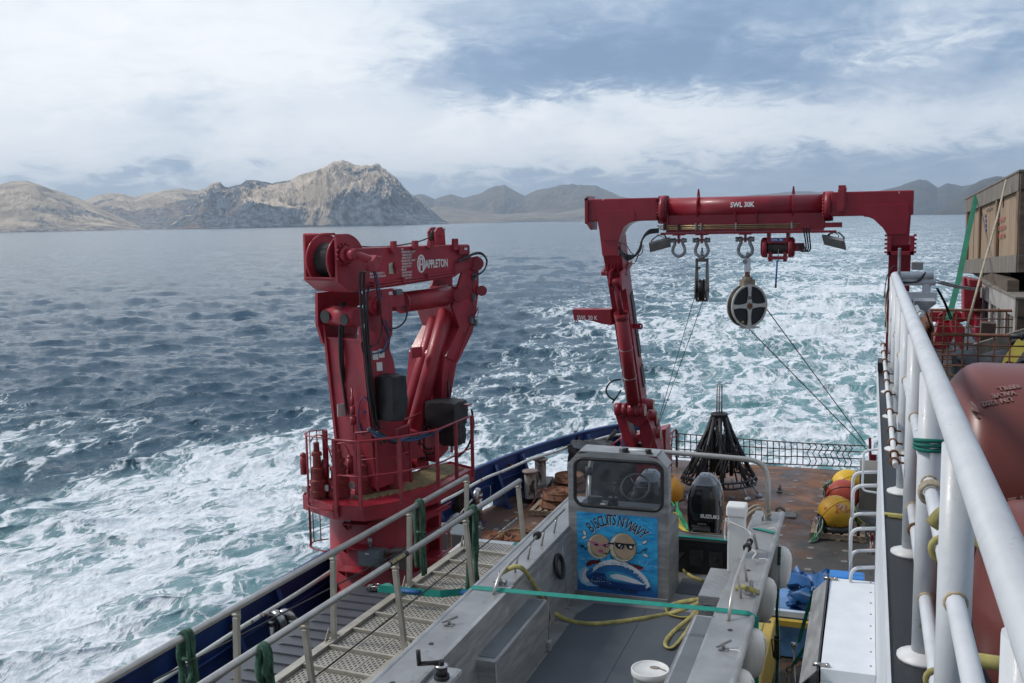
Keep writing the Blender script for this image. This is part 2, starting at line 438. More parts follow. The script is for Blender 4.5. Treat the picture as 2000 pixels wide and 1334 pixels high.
blue_plastic = mat('blue_plastic', (0.02, 0.20, 0.58), 0.4, var=0.08, vscale=5)
cap_red = mat('red_cap', (0.28, 0.012, 0.01), 0.45, var=0.1)
engine_black = mat('glossy_black_cowling', (0.006, 0.006, 0.007), 0.16, var=0.1, coat=0.35)
engine_grey = mat('engine_grey_top', (0.045, 0.052, 0.062), 0.2, var=0.1, coat=0.5)
chain_mat = mat('weathered_chain', (0.20, 0.14, 0.09), 0.6, metal=0.4, var=0.4, vscale=20)
chain_yel = mat('yellow_painted_chain', (0.36, 0.21, 0.03), 0.6, var=0.4, vscale=15)
deck_grey = mat('dark_grey_deck_paint', (0.024, 0.027, 0.031), 0.5, var=0.3, vscale=1.3, spots=(0.05, 0.05, 0.048), spot_amt=0.12, spot_scale=5, bump=0.25, bscale=90)
pad_grey = mat('grey_deck_fitting_paint', (0.17, 0.165, 0.15), 0.6, var=0.25, vscale=6, spots=(0.12, 0.06, 0.03), spot_amt=0.1, spot_scale=8)
net_black = mat('black_mesh_wrap', (0.020, 0.020, 0.022), 0.7, var=0.4, vscale=12)
lens_glass = mat('floodlight_glass', (0.25, 0.28, 0.27), 0.1, var=0.2, vscale=20)
brown_bag = mat('grey_canvas', (0.10, 0.10, 0.10), 0.85, var=0.35, vscale=4, bump=0.4, bscale=12)

def text_obj(body, size, m, parent, origin_pt, xdir, ydir, xs=1.0, bold=0.0, depth=0.0008, name='lettering', align='LEFT', space=1.0, label=None):
    """lettering as thin flat geometry lying in the plane of xdir, ydir"""
    cu = bpy.data.curves.new('txt', 'FONT'); cu.body = body; cu.size = size; cu.extrude = depth; cu.offset = bold
    cu.align_x = align; cu.space_character = space; cu.resolution_u = 3
    t = bpy.data.objects.new('txt', cu); col.objects.link(t)
    dg = bpy.context.evaluated_depsgraph_get()
    me = bpy.data.meshes.new_from_object(t.evaluated_get(dg))
    bpy.data.objects.remove(t); bpy.data.curves.remove(cu)
    x = Vector(xdir).normalized(); y = Vector(ydir); y = (y-x*y.dot(x)).normalized(); z = x.cross(y)
    M4 = Matrix(((x.x*xs, y.x, z.x, 0), (x.y*xs, y.y, z.y, 0), (x.z*xs, y.z, z.z, 0), (0, 0, 0, 1)))
    me.transform(Matrix.Translation(Vector(origin_pt)-(origin(parent) if parent else Vector()))@M4)
    me.materials.clear(); me.materials.append(m); me.name = name
    o = new_obj(name, me, parent)
    if label: o['label'] = label
    return o
# ================================================================== SEA
rng = np.random.default_rng(11)
TAB = rng.random((64, 256, 256))
def vnoise(x, y, s=0):
    xi = np.floor(x).astype(int); yi = np.floor(y).astype(int)
    fx = x-xi; fy = y-yi; fx = fx*fx*fx*(fx*(fx*6-15)+10); fy = fy*fy*fy*(fy*(fy*6-15)+10)
    t = TAB[s % 64]; a = t[xi & 255, yi & 255]; b = t[(xi+1) & 255, yi & 255]; c = t[xi & 255, (yi+1) & 255]; d = t[(xi+1) & 255, (yi+1) & 255]
    return (a*(1-fx)+b*fx)*(1-fy)+(c*(1-fx)+d*fx)*fy
def fbm(x, y, o=5, s=0, g=0.5):
    r = 0; a = 1; n = 0
    for i in range(o): r = r+a*vnoise(x*2**i+i*17.3, y*2**i+i*9.1, s+i); n += a; a *= g
    return r/n
def ridged(x, y, o=5, s=0, g=0.5):
    r = 0; a = 1; n = 0
    for i in range(o): r = r+a*(1-np.abs(2*vnoise(x*2**i+i*13.7, y*2**i+i*5.3, s+i)-1)); n += a; a *= g
    return r/n
def sstep(x, a, b):
    t = np.clip((x-a)/(b-a), 0, 1); return t*t*(3-2*t)
def ocean_tile(N, L, ang, V0, hs, lmin, seed, spread=2):
    r = np.random.default_rng(seed)
    k = 2*np.pi*np.fft.fftfreq(N, L/N); kx, ky = np.meshgrid(k, k, indexing='ij'); kk = np.hypot(kx, ky); kk[0, 0] = 1e-6
    Lw = V0*V0/9.81
    c = (kx*math.cos(ang)+ky*math.sin(ang))/kk
    P = np.exp(-1/(kk*Lw)**2)/kk**4*np.abs(c)**spread*np.exp(-(kk*lmin)**2); P[0, 0] = 0
    H = np.sqrt(P)*(r.normal(size=(N, N))+1j*r.normal(size=(N, N)))
    h = np.fft.ifft2(H); sc_ = hs/4/np.std(h.real)
    dx = np.fft.ifft2(-1j*kx/kk*H).real*sc_; dy = np.fft.ifft2(-1j*ky/kk*H).real*sc_
    return h.real*sc_, dx, dy
def samp(tile, L, x, y):
    N = tile.shape[0]; u = (x/L) % 1*N; v = (y/L) % 1*N; ui = u.astype(int); vi = v.astype(int); fu = u-ui; fv = v-vi
    ui %= N; vi %= N; u1 = (ui+1) % N; v1 = (vi+1) % N
    return (tile[ui, vi]*(1-fu)+tile[u1, vi]*fu)*(1-fv)+(tile[ui, v1]*(1-fu)+tile[u1, v1]*fu)*fv
# polar sheet: fine where the ship looks, coarse elsewhere
azd = np.concatenate([np.linspace(-180, -70, 20, endpoint=False), np.linspace(-70, -50, 50, endpoint=False),
                      np.linspace(-50, 10, 980, endpoint=False), np.linspace(10, 60, 60, endpoint=False), np.linspace(60, 180, 24)])
A_ = np.radians(azd)
q = np.linspace(1, 0, 860)
r_near, r_far = 11.0, 22000.0
inv = (1/r_far+(1/r_near-1/r_far)*q**1.25)
R_ = np.concatenate([[0.5, 4.0, 8.0], 1/inv])
RR, AA = np.meshgrid(R_, A_, indexing='ij')
x0 = RR*np.sin(AA); y0 = RR*np.cos(AA)
h1, dx1, dy1 = ocean_tile(512, 92.0, math.radians(112), 3.3, 0.46, 0.09, 3, 4)
h2, dx2, dy2 = ocean_tile(512, 37.0, math.radians(104), 1.8, 0.24, 0.04, 5, 3)
h3, dx3, dy3 = ocean_tile(256, 213.0, math.radians(118), 5.2, 0.45, 0.6, 9)
att = 1/(1+(RR/900.0)**2); att2 = 1/(1+(RR/160.0)**2)
gust = 0.35+1.35*fbm(x0/45, y0/45, 4, 40)
zz = (samp(h1, 92.0, x0, y0)*att*gust+samp(h2, 37.0, x0*0.94+y0*0.34, -x0*0.34+y0*0.94)*att2+samp(h3, 213.0, x0, y0)*att)
ddx = samp(dx1, 92.0, x0, y0)*att+samp(dx2, 37.0, x0*0.94+y0*0.34, -x0*0.34+y0*0.94)*att2
ddy = samp(dy1, 92.0, x0, y0)*att+samp(dy2, 37.0, x0*0.94+y0*0.34, -x0*0.34+y0*0.94)*att2
# where the ship has churned the water
wob = (fbm(x0/9, y0/9, 4, 20)-0.5)*9
lim_y = np.array([-40, 12, 30, 36, 44, 61, 95, 126, 230, 396, 900, 2500]); lim_x = np.array([-24, -24, -24, -23.5, -23, -25, -33, -35, -55, -89, -170, -420])
xb = np.interp(y0, lim_y, lim_x)
wide = np.maximum(3.0, y0*0.05)
edge = sstep(x0+wob*(1+np.maximum(y0, 0)*0.008), xb-wide*0.3, xb+wide)
rb = np.interp(y0, [0, 60, 130, 400, 2500], [22, 20, 16, 42, 200])
near = 1-sstep(y0+wob*2.2+(x0+30)*0.15, 16, 50)
edge = np.maximum(edge, near**1.5)                         # fresh wash close alongside
cx = np.interp(y0, [25, 60, 120, 400, 2500], [-1.5, -2.5, -5, -12, -60]); wdt = 6.5+np.maximum(y0-25, 0)*0.085
prop = np.exp(-((x0-cx)/wdt)**2)*sstep(y0, 18, 30)          # race behind the propellers
edge *= 1-sstep(x0+wob, rb-wide, rb+wide)
fade = 1/(1+np.maximum(y0-25, 0)/150.0)
big = fbm(x0/14+3, y0/9, 4, 30)
foam = edge*(0.66*near+0.38*(1-near)*(0.35+0.65*fade)) + prop*0.40*fade**0.8
foam *= 0.25+1.5*big
foam += near*edge*0.10
caps = sstep(zz, 0.42, 0.62)*sstep(fbm(x0/5, y0/5, 3, 12), 0.48, 0.62)*att*0.30
foam = np.minimum(foam, 0.74); foam = np.clip(foam+caps*(1-edge)*0.6, 0, 1)
aer = np.clip(prop*(0.3+0.7*fade)*(0.55+0.8*fbm(x0/11, y0/11, 3, 33))*0.95+near*edge*0.60*(0.4+fbm(x0/8, y0/8, 3, 35)), 0, 1)
churn = np.clip(foam*1.2, 0, 1)*att2*3/(2+1)
zz = zz*(1-0.35*edge*near)+churn*(fbm(x0/1.3, y0/1.3, 5, 50, 0.55)-0.5)*0.30*np.minimum(1, 60/RR) + prop*fade*(fbm(x0/3.2, y0/3.2, 4, 44)-0.5)*0.8
hullmask = ((x0 > -9.5) & (x0 < 9) & (y0 < 26))
zz = np.where(hullmask, -0.2, zz)
P_ = np.stack([x0-1.25*ddx, y0-1.25*ddy, zz], -1)
nr, na = RR.shape
idx = np.arange(nr*na).reshape(nr, na)
quads = np.stack([idx[:-1, :-1], idx[:-1, 1:], idx[1:, 1:], idx[1:, :-1]], -1).reshape(-1, 4)[:, ::-1]
def np_mesh(name, P, quads, attrs, m, smooth=True):
    me = bpy.data.meshes.new(name); P = P.reshape(-1, 3).astype(np.float32)
    me.vertices.add(len(P)); me.vertices.foreach_set('co', P.ravel())
    me.loops.add(quads.size); me.loops.foreach_set('vertex_index', quads.ravel().astype(np.int32))
    me.polygons.add(len(quads)); me.polygons.foreach_set('loop_start', np.arange(0, quads.size, 4, dtype=np.int32))
    me.polygons.foreach_set('loop_total', np.full(len(quads), 4, np.int32))
    me.polygons.foreach_set('use_smooth', np.full(len(quads), smooth))
    me.update(calc_edges=True)
    for k, a in attrs.items():
        at_ = me.attributes.new(k, 'FLOAT', 'POINT'); at_.data.foreach_set('value', a.ravel().astype(np.float32))
    me.materials.append(m); return me
m = bpy.data.materials.new('sea_water'); m.use_nodes = True; t = m.node_tree; p = t.nodes['Principled BSDF']
tcn = t.nodes.new('ShaderNodeTexCoord'); ob = tcn.outputs['Object']
def attr(t, k):
    n = t.nodes.new('ShaderNodeAttribute'); n.attribute_name = k; return NX(t, n.outputs['Fac'])
fo = attr(t, 'foam'); ae = attr(t, 'aer')
wn = t.nodes.new('ShaderNodeTexNoise'); wn.inputs['Scale'].default_value = 0.33; wn.inputs['Detail'].default_value = 3
t.links.new(ob, wn.inputs['Vector'])
wv = t.nodes.new('ShaderNodeVectorMath'); wv.operation = 'MULTIPLY_ADD'
t.links.new(wn.outputs['Color'], wv.inputs[0]); wv.inputs[1].default_value = (2.6, 2.6, 0); t.links.new(ob, wv.inputs[2])
wp = wv.outputs[0]
mpf = t.nodes.new('ShaderNodeMapping'); mpf.inputs['Scale'].default_value = (1.25, 0.55, 1); mpf.inputs['Rotation'].default_value = (0, 0, math.radians(-10)); t.links.new(wp, mpf.inputs[0]); wp = mpf.outputs[0]
ra = noise(t, wp, 0.42, 5, 0.55); rb_ = noise(t, wp, 1.5, 5, 0.6); fi = noise(t, wp, 6.0, 6, 0.72); lg = noise(t, wp, 0.13, 3, 0.5)
r1 = 1.0-(ra*2.0-1.0).abs()*7.5; r2 = 1.0-(rb_*2.0-1.0).abs()*7.0
lace = r1.max(0.0)*0.60 + r2.max(0.0)*0.36 + (fi-0.5)*0.45 + 0.05 + (lg-0.5)*1.1
T_ = 0.98 - fo*1.20
fm = lace.step(T_-0.22, T_+0.20)
fm = fm*(fo*9.0).clamp()
soft = (lace.step(T_-0.55, T_+0.15))*(fo*2.0).clamp()       # bubbles just below the surface
wcol = mixcol(t, ae*0.9, (0.020, 0.062, 0.100), (0.105, 0.265, 0.262))
wcol = mixcol(t, soft*0.85, wcol, (0.28, 0.42, 0.44))
fcol = mixcol(t, fi.step(0.35, 0.62), (0.55, 0.61, 0.64), (0.82, 0.84, 0.86))
c = mixcol(t, fm, wcol, fcol)
t.links.new(c, p.inputs['Base Color'])
t.links.new((fm*0.5+0.07+soft*0.06+attr(t,'far')*0.12).s, p.inputs['Roughness'])
p.inputs['IOR'].default_value = 1.333
b_a = noise(t, ob, 3.2, 6, 0.68); b_b = noise(t, ob, 0.9, 4, 0.6)
bp = t.nodes.new('ShaderNodeBump'); bp.inputs['Strength'].default_value = 1.0; bp.inputs['Distance'].default_value = 0.095
t.links.new((b_a*0.8+b_b*1.3+fm*0.35).s, bp.inputs['Height']); t.links.new(bp.outputs[0], p.inputs['Normal'])
sea = new_obj('sea', np_mesh('sea', P_, quads, {'foam': foam, 'aer': aer, 'far': sstep(np.log10(RR), 1.7, 3.3)}, m)); sea['kind'] = 'structure'
sea_mat = m

# ================================================================== MOUNTAINS
def rock_mat(name, grass, rock, snow=0.0, gl=0.62):
    m = bpy.data.materials.new(name); m.use_nodes = True; t = m.node_tree; p = t.nodes['Principled BSDF']
    p.inputs['Roughness'].default_value = 0.95; p.inputs['Specular IOR Level'].default_value = 0.1
    g = t.nodes.new('ShaderNodeNewGeometry'); s_ = t.nodes.new('ShaderNodeSeparateXYZ'); t.links.new(g.outputs['Normal'], s_.inputs[0])
    tcn = t.nodes.new('ShaderNodeTexCoord'); mp = t.nodes.new('ShaderNodeMapping'); mp.inputs['Scale'].default_value = (1, 1, 0.45)
    t.links.new(tcn.outputs['Object'], mp.inputs[0])
    a = noise(t, mp.outputs[0], 0.007, 9, 0.68); b = noise(t, mp.outputs[0], 0.03, 7, 0.7); e = noise(t, mp.outputs[0], 0.0022, 5, 0.6)
    nz = NX(t, s_.outputs[2])
    steep = (nz*0.6 + 0.3 - attr(t,'rk')*0.62 + (a-0.5)*0.35 + (b-0.5)*0.22 + (e-0.5)*0.4).step(gl-0.36, gl-0.24)
    gr = mixcol(t, a.step(0.35, 0.65), tuple(q*0.62 for q in grass), tuple(min(1, q*1.18) for q in grass))
    rk = mixcol(t, b.step(0.36, 0.64), tuple(q*0.36 for q in rock), tuple(q*1.75 for q in rock))
    rk = mixcol(t, e.step(0.5, 0.7)*0.5, rk, (grass[0]*0.8, grass[1]*0.6, grass[2]*0.5))
    c = mixcol(t, steep, rk, gr)
    if snow:
        sp_ = t.nodes.new('ShaderNodeSeparateXYZ'); t.links.new(tcn.outputs['Object'], sp_.inputs[0])
        mp3 = t.nodes.new('ShaderNodeMapping'); mp3.inputs['Scale'].default_value = (1, 0.3, 0.6); mp3.inputs['Rotation'].default_value = (0, 0.5, 0)
        t.links.new(tcn.outputs['Object'], mp3.inputs[0])
        sn = noise(t, mp3.outputs[0], 0.006, 6, 0.6).step(0.57, 0.62)*NX(t, sp_.outputs[2]).step(snow, snow*1.4)
        c = mixcol(t, sn, c, (0.8, 0.82, 0.85))
    t.links.new(c, p.inputs['Base Color'])
    bp = t.nodes.new('ShaderNodeBump'); bp.inputs['Strength'].default_value = 0.7; bp.inputs['Distance'].default_value = 40
    t.links.new((b*0.8+a).s, bp.inputs['Height']); t.links.new(bp.outputs[0], p.inputs['Normal'])
    return m
def sil(pts, D):
    az, H = [], []
    for px, py in pts:
        q_ = at(px, py, d=1.0)-CAM; hh = math.hypot(q_.x, q_.y)
        az.append(math.atan2(q_.x, q_.y)); H.append(q_.z/hh*D+CZ)
    return az, H
def mountain(name, pts, D, depth, m, seed, nu=420, nv=150, rough=0.4, cliff=0.5, gul=260.0, tan=None, rb0=0.0):
    """a range whose skyline follows pts at distance D, its shore 'depth' metres nearer"""
    az, H = sil(pts, D); u = np.linspace(az[0], az[-1], nu); v = np.linspace(0, 1.5, nv)
    Uu, Vv = np.meshgrid(u, v, indexing='ij'); s_ = Uu*D; Hh = np.interp(Uu, az, H); Hh = Hh*(1+0.10*(fbm(s_/230, Vv*0+.5, 7, seed+20, .62)-.5))
    wob = (fbm(s_/900, Vv*1.3, 4, seed)-0.5)
    front = np.clip(Vv, 0, 1)
    prof = (1-cliff)*front**0.85+cliff*(1-(1-front)**2.6)
    prof = np.where(Vv > 1, 1-(Vv-1)*1.7, prof)
    rg = ridged(s_/gul+wob*2.2, Vv*depth/gul*0.42+wob*1.5, 7, seed+5, 0.55)-0.62
    rg2 = ridged(s_/(gul*0.33)+wob*3, Vv*depth/gul*1.0, 6, seed+9, 0.6)-0.62
    env = np.clip(4*front*(1.02-front), 0, 1)**0.7
    Hz = Hh*prof + Hh*env*rough*(rg*0.9+rg2*0.35)
    rk = sstep(-rg*1.6-rg2*.5+(0.55-front)*0.9+(fbm(s_/700, Vv*2, 3, seed+3)-.5)*1.6, -0.25, 0.5)
    if tan: ac = sil([(tan[0], 430)], D)[0][0]; aw = tan[1]/1944.0; rk = np.clip(rk+rb0-tan[2]*np.exp(-((Uu-ac+(1-front)*aw*.5)/aw)**2), 0, 1)
    else: rk = np.clip(rk+rb0, 0, 1)
    endf = np.minimum(1, np.minimum((Uu-u[0]), (u[-1]-Uu))/((u[-1]-u[0])*0.02)+0.0)
    Rr = D-depth+Vv*depth + wob*depth*0.25*(1-front) + (rg*0.5)*gul*0.5*(1-front)
    Z_ = np.where(Vv <= 0.0, -14, np.maximum(Hz, -14))*np.clip(endf+0.02, 0, 1)
    P = np.stack([Rr*np.sin(Uu), Rr*np.cos(Uu), Z_], -1)
    id_ = np.arange(nu*nv).reshape(nu, nv)
    qd = np.stack([id_[:-1, :-1], id_[:-1, 1:], id_[1:, 1:], id_[1:, :-1]], -1).reshape(-1, 4)
    o = new_obj(name, np_mesh(name, P, qd, {'rk': rk}, m)); o['kind'] = 'structure'
    return o
TAN = (0.74, 0.60, 0.45)
m_head = rock_mat('headland_rock_and_grass', TAN, (0.13, 0.15, 0.175), gl=0.84)
m_left = rock_mat('left_hill_rock_and_grass', (0.64, 0.52, 0.39), (0.22, 0.21, 0.21), gl=0.80)
m_far = rock_mat('far_range_rock_and_snow', (0.20, 0.16, 0.13), (0.08, 0.09, 0.105), snow=420, gl=0.6)
m_low = rock_mat('low_hill_grass', (0.33, 0.28, 0.22), (0.16, 0.155, 0.15), gl=0.6)
m_rt = rock_mat('right_mountain_rock', (0.10, 0.095, 0.085), (0.07, 0.075, 0.08), snow=520, gl=0.6)
mountain('headland', [(322, 446), (345, 428), (372, 402), (392, 380), (412, 363), (428, 358), (440, 368), (470, 360), (482, 352), (505, 353), (530, 358), (560, 352), (600, 342), (632, 328), (650, 315), (668, 310), (690, 318), (712, 324), (738, 322), (752, 332), (772, 352), (800, 378), (830, 402), (858, 424), (880, 436)], 5600, 900, m_head, 3, nu=760, nv=240, rough=0.66, cliff=0.42, gul=300, tan=(655, 75, 1.15), rb0=.42)
mountain('left_hill', [(-420, 400), (-260, 372), (-120, 388), (-40, 372), (0, 360), (25, 355), (50, 352), (75, 358), (105, 370), (150, 385), (200, 408), (250, 432), (285, 446)], 6500, 1300, m_left, 21, nu=420, nv=160, rough=0.40, cliff=0.15, gul=420, rb0=-.4)
mountain('saddle_hill', [(130, 400), (165, 392), (195, 380), (215, 377), (240, 378), (262, 385), (290, 378), (325, 372), (355, 368), (385, 372), (420, 365), (450, 400), (500, 440)], 7800, 1500, m_left, 33, nu=300, nv=140, rough=0.40, cliff=0.15, gul=420)
mountain('snow_range', [(700, 400), (760, 388), (800, 384), (822, 378), (850, 388), (880, 380), (905, 386), (935, 378), (962, 366), (985, 362), (1003, 372), (1025, 382), (1045, 372), (1085, 364), (1120, 360), (1165, 362), (1210, 384), (1300, 394), (1400, 392), (1450, 384), (1500, 377), (1560, 372), (1640, 378), (1700, 388)], 11500, 2600, m_far, 45, nu=520, nv=150, rough=0.34, cliff=0.2, gul=620)
mountain('low_shore_hills', [(800, 430), (850, 402), (880, 404), (920, 412), (960, 417), (990, 418), (1020, 416), (1050, 414), (1080, 418), (1120, 410), (1180, 400), (1260, 402), (1340, 410), (1420, 408), (1520, 414), (1640, 408), (1760, 412)], 8600, 1800, m_low, 51, nu=420, nv=120, rough=0.2, cliff=0.1, gul=480)
mountain('right_mountain', [(1380, 400), (1420, 386), (1480, 380), (1560, 384), (1640, 380), (1720, 372), (1760, 362), (1795, 350), (1812, 352), (1832, 366), (1850, 358), (1880, 362), (1940, 352), (2050, 350), (2200, 340), (2400, 380)], 9800, 2200, m_rt, 60, nu=360, nv=130, rough=0.3, cliff=0.2, gul=600)
mountain('right_headland', [(1826, 413), (1848, 400), (1870, 385), (1900, 360), (1918, 350), (1945, 344), (1985, 347), (2060, 352), (2200, 340), (2400, 370), (2600, 400)], 7200, 1400, m_rt, 70, nu=300, nv=130, rough=0.24, cliff=0.3, gul=400)
# the air
hz_mb = MB(); hz_mb.box2((-19000, -19000, -15.5), (19000, 19000, 560))
hm = bpy.data.materials.new('sea_haze'); hm.use_nodes = True; t = hm.node_tree; t.nodes.clear()
vp = t.nodes.new('ShaderNodeVolumePrincipled'); vp.inputs['Color'].default_value = (0.70, 0.85, 1.0, 1); vp.inputs['Density'].default_value = 0.000078
vp.inputs['Anisotropy'].default_value = 0.2
oo = t.nodes.new('ShaderNodeOutputMaterial'); t.links.new(vp.outputs[0], oo.inputs['Volume'])
hz_o = struct('haze', hz_mb, hm, kind='stuff')
# ================================================================== SHIP STRUCTURE
DZ = 2.5            # working deck
UZ = 7.20           # upper deck
# working deck plating
def deck_material():
    m = bpy.data.materials.new('rusty_deck_plate'); m.use_nodes = True; t = m.node_tree; p = t.nodes['Principled BSDF']
    tcn = t.nodes.new('ShaderNodeTexCoord'); ob = tcn.outputs['Object']
    a = noise(t, ob, 0.55, 8, 0.62, 0.4); b = noise(t, ob, 3.0, 8, 0.7); c_ = noise(t, ob, 1.3, 6, 0.6, 0.6); f = noise(t, ob, 14, 4, 0.7)
    sp_ = t.nodes.new('ShaderNodeSeparateXYZ'); t.links.new(ob, sp_.inputs[0])
    Xn, Yn = NX(t, sp_.outputs[0]), NX(t, sp_.outputs[1])
    c = mixcol(t, b.step(0.3, 0.7), (0.032, 0.030, 0.028), (0.066, 0.060, 0.052))
    aft = Yn.step(16.5, 21.5)*0.20 - Xn.step(-1.3, 0.1)*0.16
    rf = (a + (b-0.5)*0.35 + aft).step(0.50, 0.66)
    c = mixcol(t, rf*0.9, c, (0.100, 0.046, 0.024))
    rf2 = (c_ + (f-0.5)*0.3 + aft*0.7).step(0.60, 0.70)
    c = mixcol(t, rf2*0.8, c, (0.215, 0.088, 0.030))
    dk = (noise(t, ob, 0.9, 5, 0.6, 1.0)).step(0.60, 0.72)
    c = mixcol(t, dk*0.55, c, (0.030, 0.026, 0.024))
    t.links.new(c, p.inputs['Base Color'])
    wet = noise(t, ob, 0.7, 4, 0.6).step(0.45, 0.62)
    t.links.new((0.66 - wet*0.30 + (b-0.5)*0.2).s, p.inputs['Roughness'])
    bp = t.nodes.new('ShaderNodeBump'); bp.inputs['Strength'].default_value = 0.35; bp.inputs['Distance'].default_value = 0.01
    t.links.new((b+f*0.6).s, bp.inputs['Height']); t.links.new(bp.outputs[0], p.inputs['Normal'])
    return m
deck_m = deck_material()
BW = [(-8.25, -6), (-8.22, 2), (-8.2, 6), (-8.17, 8.8), (-8.12, 12), (-8.06, 15), (-7.98, 17.3), (-7.78, 19.3), (-7.42, 21.0), (-6.9, 22.6), (-6.35, 23.8), (-5.75, 24.6), (-5.1, 25.1)]
BW = [tuple(p.xy) for p in spline([V(x, y, 0) for x, y in BW], 3)]
mb = MB(); poly = [V(x, y, DZ) for x, y in BW] + [V(3.5, 25.1, DZ), V(3.5, -6, DZ)]
mb.prism(poly, (0, 0, -0.35)); struct('work_deck', mb, deck_m)
# hull below the deck
mb = MB(); mb.prism([V(x, y, DZ-0.36) for x, y in BW] + [V(7.8, 25.1, DZ-0.36), V(7.8, -6, DZ-0.36)], (0, 0, -4.5)); struct('ship_hull', mb, blue_paint)
# tie-down sockets in the deck: one ring of plate each
tpl = MB(); tpl.lathe((0, 0, 0), [(0.0, 0.007), (0.014, 0.007), (0.018, 0.002), (0.026, 0.002), (0.030, 0.008), (0.055, 0.007), (0.062, 0.0)], 14)
sock_me = mesh_of('deck_socket', tpl, mat('worn_socket_metal', (0.24, 0.22, 0.19), 0.45, metal=0.3, var=0.4, vscale=9))
deck_ob = bpy.data.objects['work_deck']
for i in range(12):
    for j in range(15):
        x = -7.0+0.61*i; y = 24.4-0.61*j
        if x < -5.2 and y > 23: continue
        o = new_obj('deck_socket', sock_me, deck_ob); o.location = (x+random.uniform(-.01, .01), y, DZ+0.002); o.rotation_euler.z = random.random()
        if len([1 for q in deck_ob.children]) > 175: break
# ---- blue bulwark with brackets, cap rail and the white hose pipe along it
bul = thing('bulwark', 'dark blue steel bulwark curving round the port side of the working deck, with slanted brackets', 'bulwark', (-8.1, 12, DZ))
def off(i, d, z):
    x, y = BW[i]; j = min(i+1, len(BW)-1); k = max(i-1, 0)
    t_ = V(BW[j][0]-BW[k][0], BW[j][1]-BW[k][1], 0).normalized(); n_ = V(t_.y, -t_.x, 0)
    return V(x, y, z)+n_*d
gap0, gap1 = 24, 29          # opening (fairlead) between these stations
H = 0.97
plates = MB(); caps = MB()
for i in range(len(BW)-1):
    a, b = off(i, 0, DZ), off(i+1, 0, DZ)
    zlo = DZ+0.10 if (i % 6 in (2, 3) and i > 12) else DZ-0.02
    if gap0 <= i < gap1: 
        plates.prism([V(a.x, a.y, DZ+H-0.20), V(b.x, b.y, DZ+H-0.20), V(b.x, b.y, DZ+H), V(a.x, a.y, DZ+H)], (off(i, 0.02, 0)-off(i, 0, 0)))
        continue
    plates.prism([V(a.x, a.y, zlo), V(b.x, b.y, zlo), V(b.x, b.y, DZ+H), V(a.x, a.y, DZ+H)], (off(i, 0.02, 0)-off(i, 0, 0)))
part('plating', plates, blue_paint, bul)
cap_pts = [off(i, 0.03, DZ+H+0.02) for i in range(len(BW))]
part('cap_rail', MB().tube(cap_pts, 0.05, 10, flat=0.7), blue_paint, bul)
st = MB(); st.tube([off(i, 0.06, DZ+0.52) for i in range(gap0+1)], 0.03, 6, flat=0.5); part('stiffener', st, blue_paint, bul)
acc = 0; last = None
for i in range(2, len(BW)-1):
    p0 = V(*BW[i], 0)
    if last is not None and (p0-last).length < 1.05: continue
    if gap0 < i < gap1: continue
    last = p0
    b_ = MB(); a0, a1 = off(i, 0.03, DZ+H-0.05), off(i, 0.03, DZ); b0, b1 = off(i, 0.09, DZ+H-0.05), off(i, 0.42, DZ+0.01)
    j = min(i+1, len(BW)-1); t_ = V(BW[j][0]-BW[i][0], BW[j][1]-BW[i][1], 0).normalized()
    b_.prism([a0, b0, b1, a1], t_*0.014)
    b_.beam(b0+t_*0.007, b1+t_*0.007, 0.09, 0.014, upv=(b1-a1)); b_.box(b1+V(0, 0, 0.006), (0.16, 0.16, 0.016))
    part('bracket', b_, blue_paint, bul)
for i in (gap0, gap1):
    b_ = MB(); b_.beam(off(i, 0.03, DZ), off(i, 0.03, DZ+H-0.04), 0.22, 0.12, upv=(1, 0, 0)); part('opening_frame', b_, blue_paint, bul, bevel=0.02)
pp = [off(i, 0.26, DZ+0.80+0.012*math.sin(i*1.9)) for i in range(0, len(BW)-2)]
part('hose_pipe', MB().tube(spline(pp, 3), 0.034, 8), pipe_white, bul, label='rust-spotted white pipe running inside the bulwark')
for i in range(3, len(BW)-3, 4):
    part('pipe_clamp', MB().beam(off(i, 0.06, DZ+0.79), off(i, 0.28, DZ+0.79), 0.03, 0.05), rust, bul)
for i in (14, 17, 21):          # little white lashing tails
    q_ = off(i, 0.3, DZ+0.62)
    part('lashing_tail', MB().tube(spline([q_, q_+V(0.01, .01, -.12), q_+V(-0.01, .03, -.2), q_+V(0.03, .02, -.3)], 4), 0.007, 5), plastic_white, bul)

# ---- upper deck at the right, its side wall
ud = MB()
ud.prism([V(0.086, -3, UZ), V(0.097, 10.35, UZ), V(0.62, 10.35, UZ), V(0.62, 14.2, UZ), V(6, 14.2, UZ), V(6, -3, UZ)][::-1], (0, 0, -0.16))
struct('upper_deck', ud, deck_grey)
edge = MB(); edge.prism([V(0.081, -3, UZ-0.10), V(0.081, -3, UZ+0.012), V(0.093, -3, UZ+0.012), V(0.093, -3, UZ-0.10)], (0.011, 13.37, 0)); struct('deck_edge_strip', edge, white_plate)
uw = MB(); uw.prism([V(0.125, -3, DZ), V(0.125, -3, UZ-0.165), V(0.25, -3, UZ-0.165), V(0.25, -3, DZ)], (0.0, 13.3, 0)); struct('superstructure_wall', uw, white_plate)
uw = MB(); uw.prism([V(0.6, 10.35, DZ), V(0.6, 14.1, DZ), V(5.9, 14.1, DZ), V(5.9, 10.35, DZ)], (0, 0, UZ-DZ-0.165)); struct('hangar_block', uw, white_plate)
eg = MB(); eg.box2((0.10, 10.0, UZ+0.003), (0.34, 10.33, UZ+0.10)); struct('deck_end_sill', eg, steel_dark)
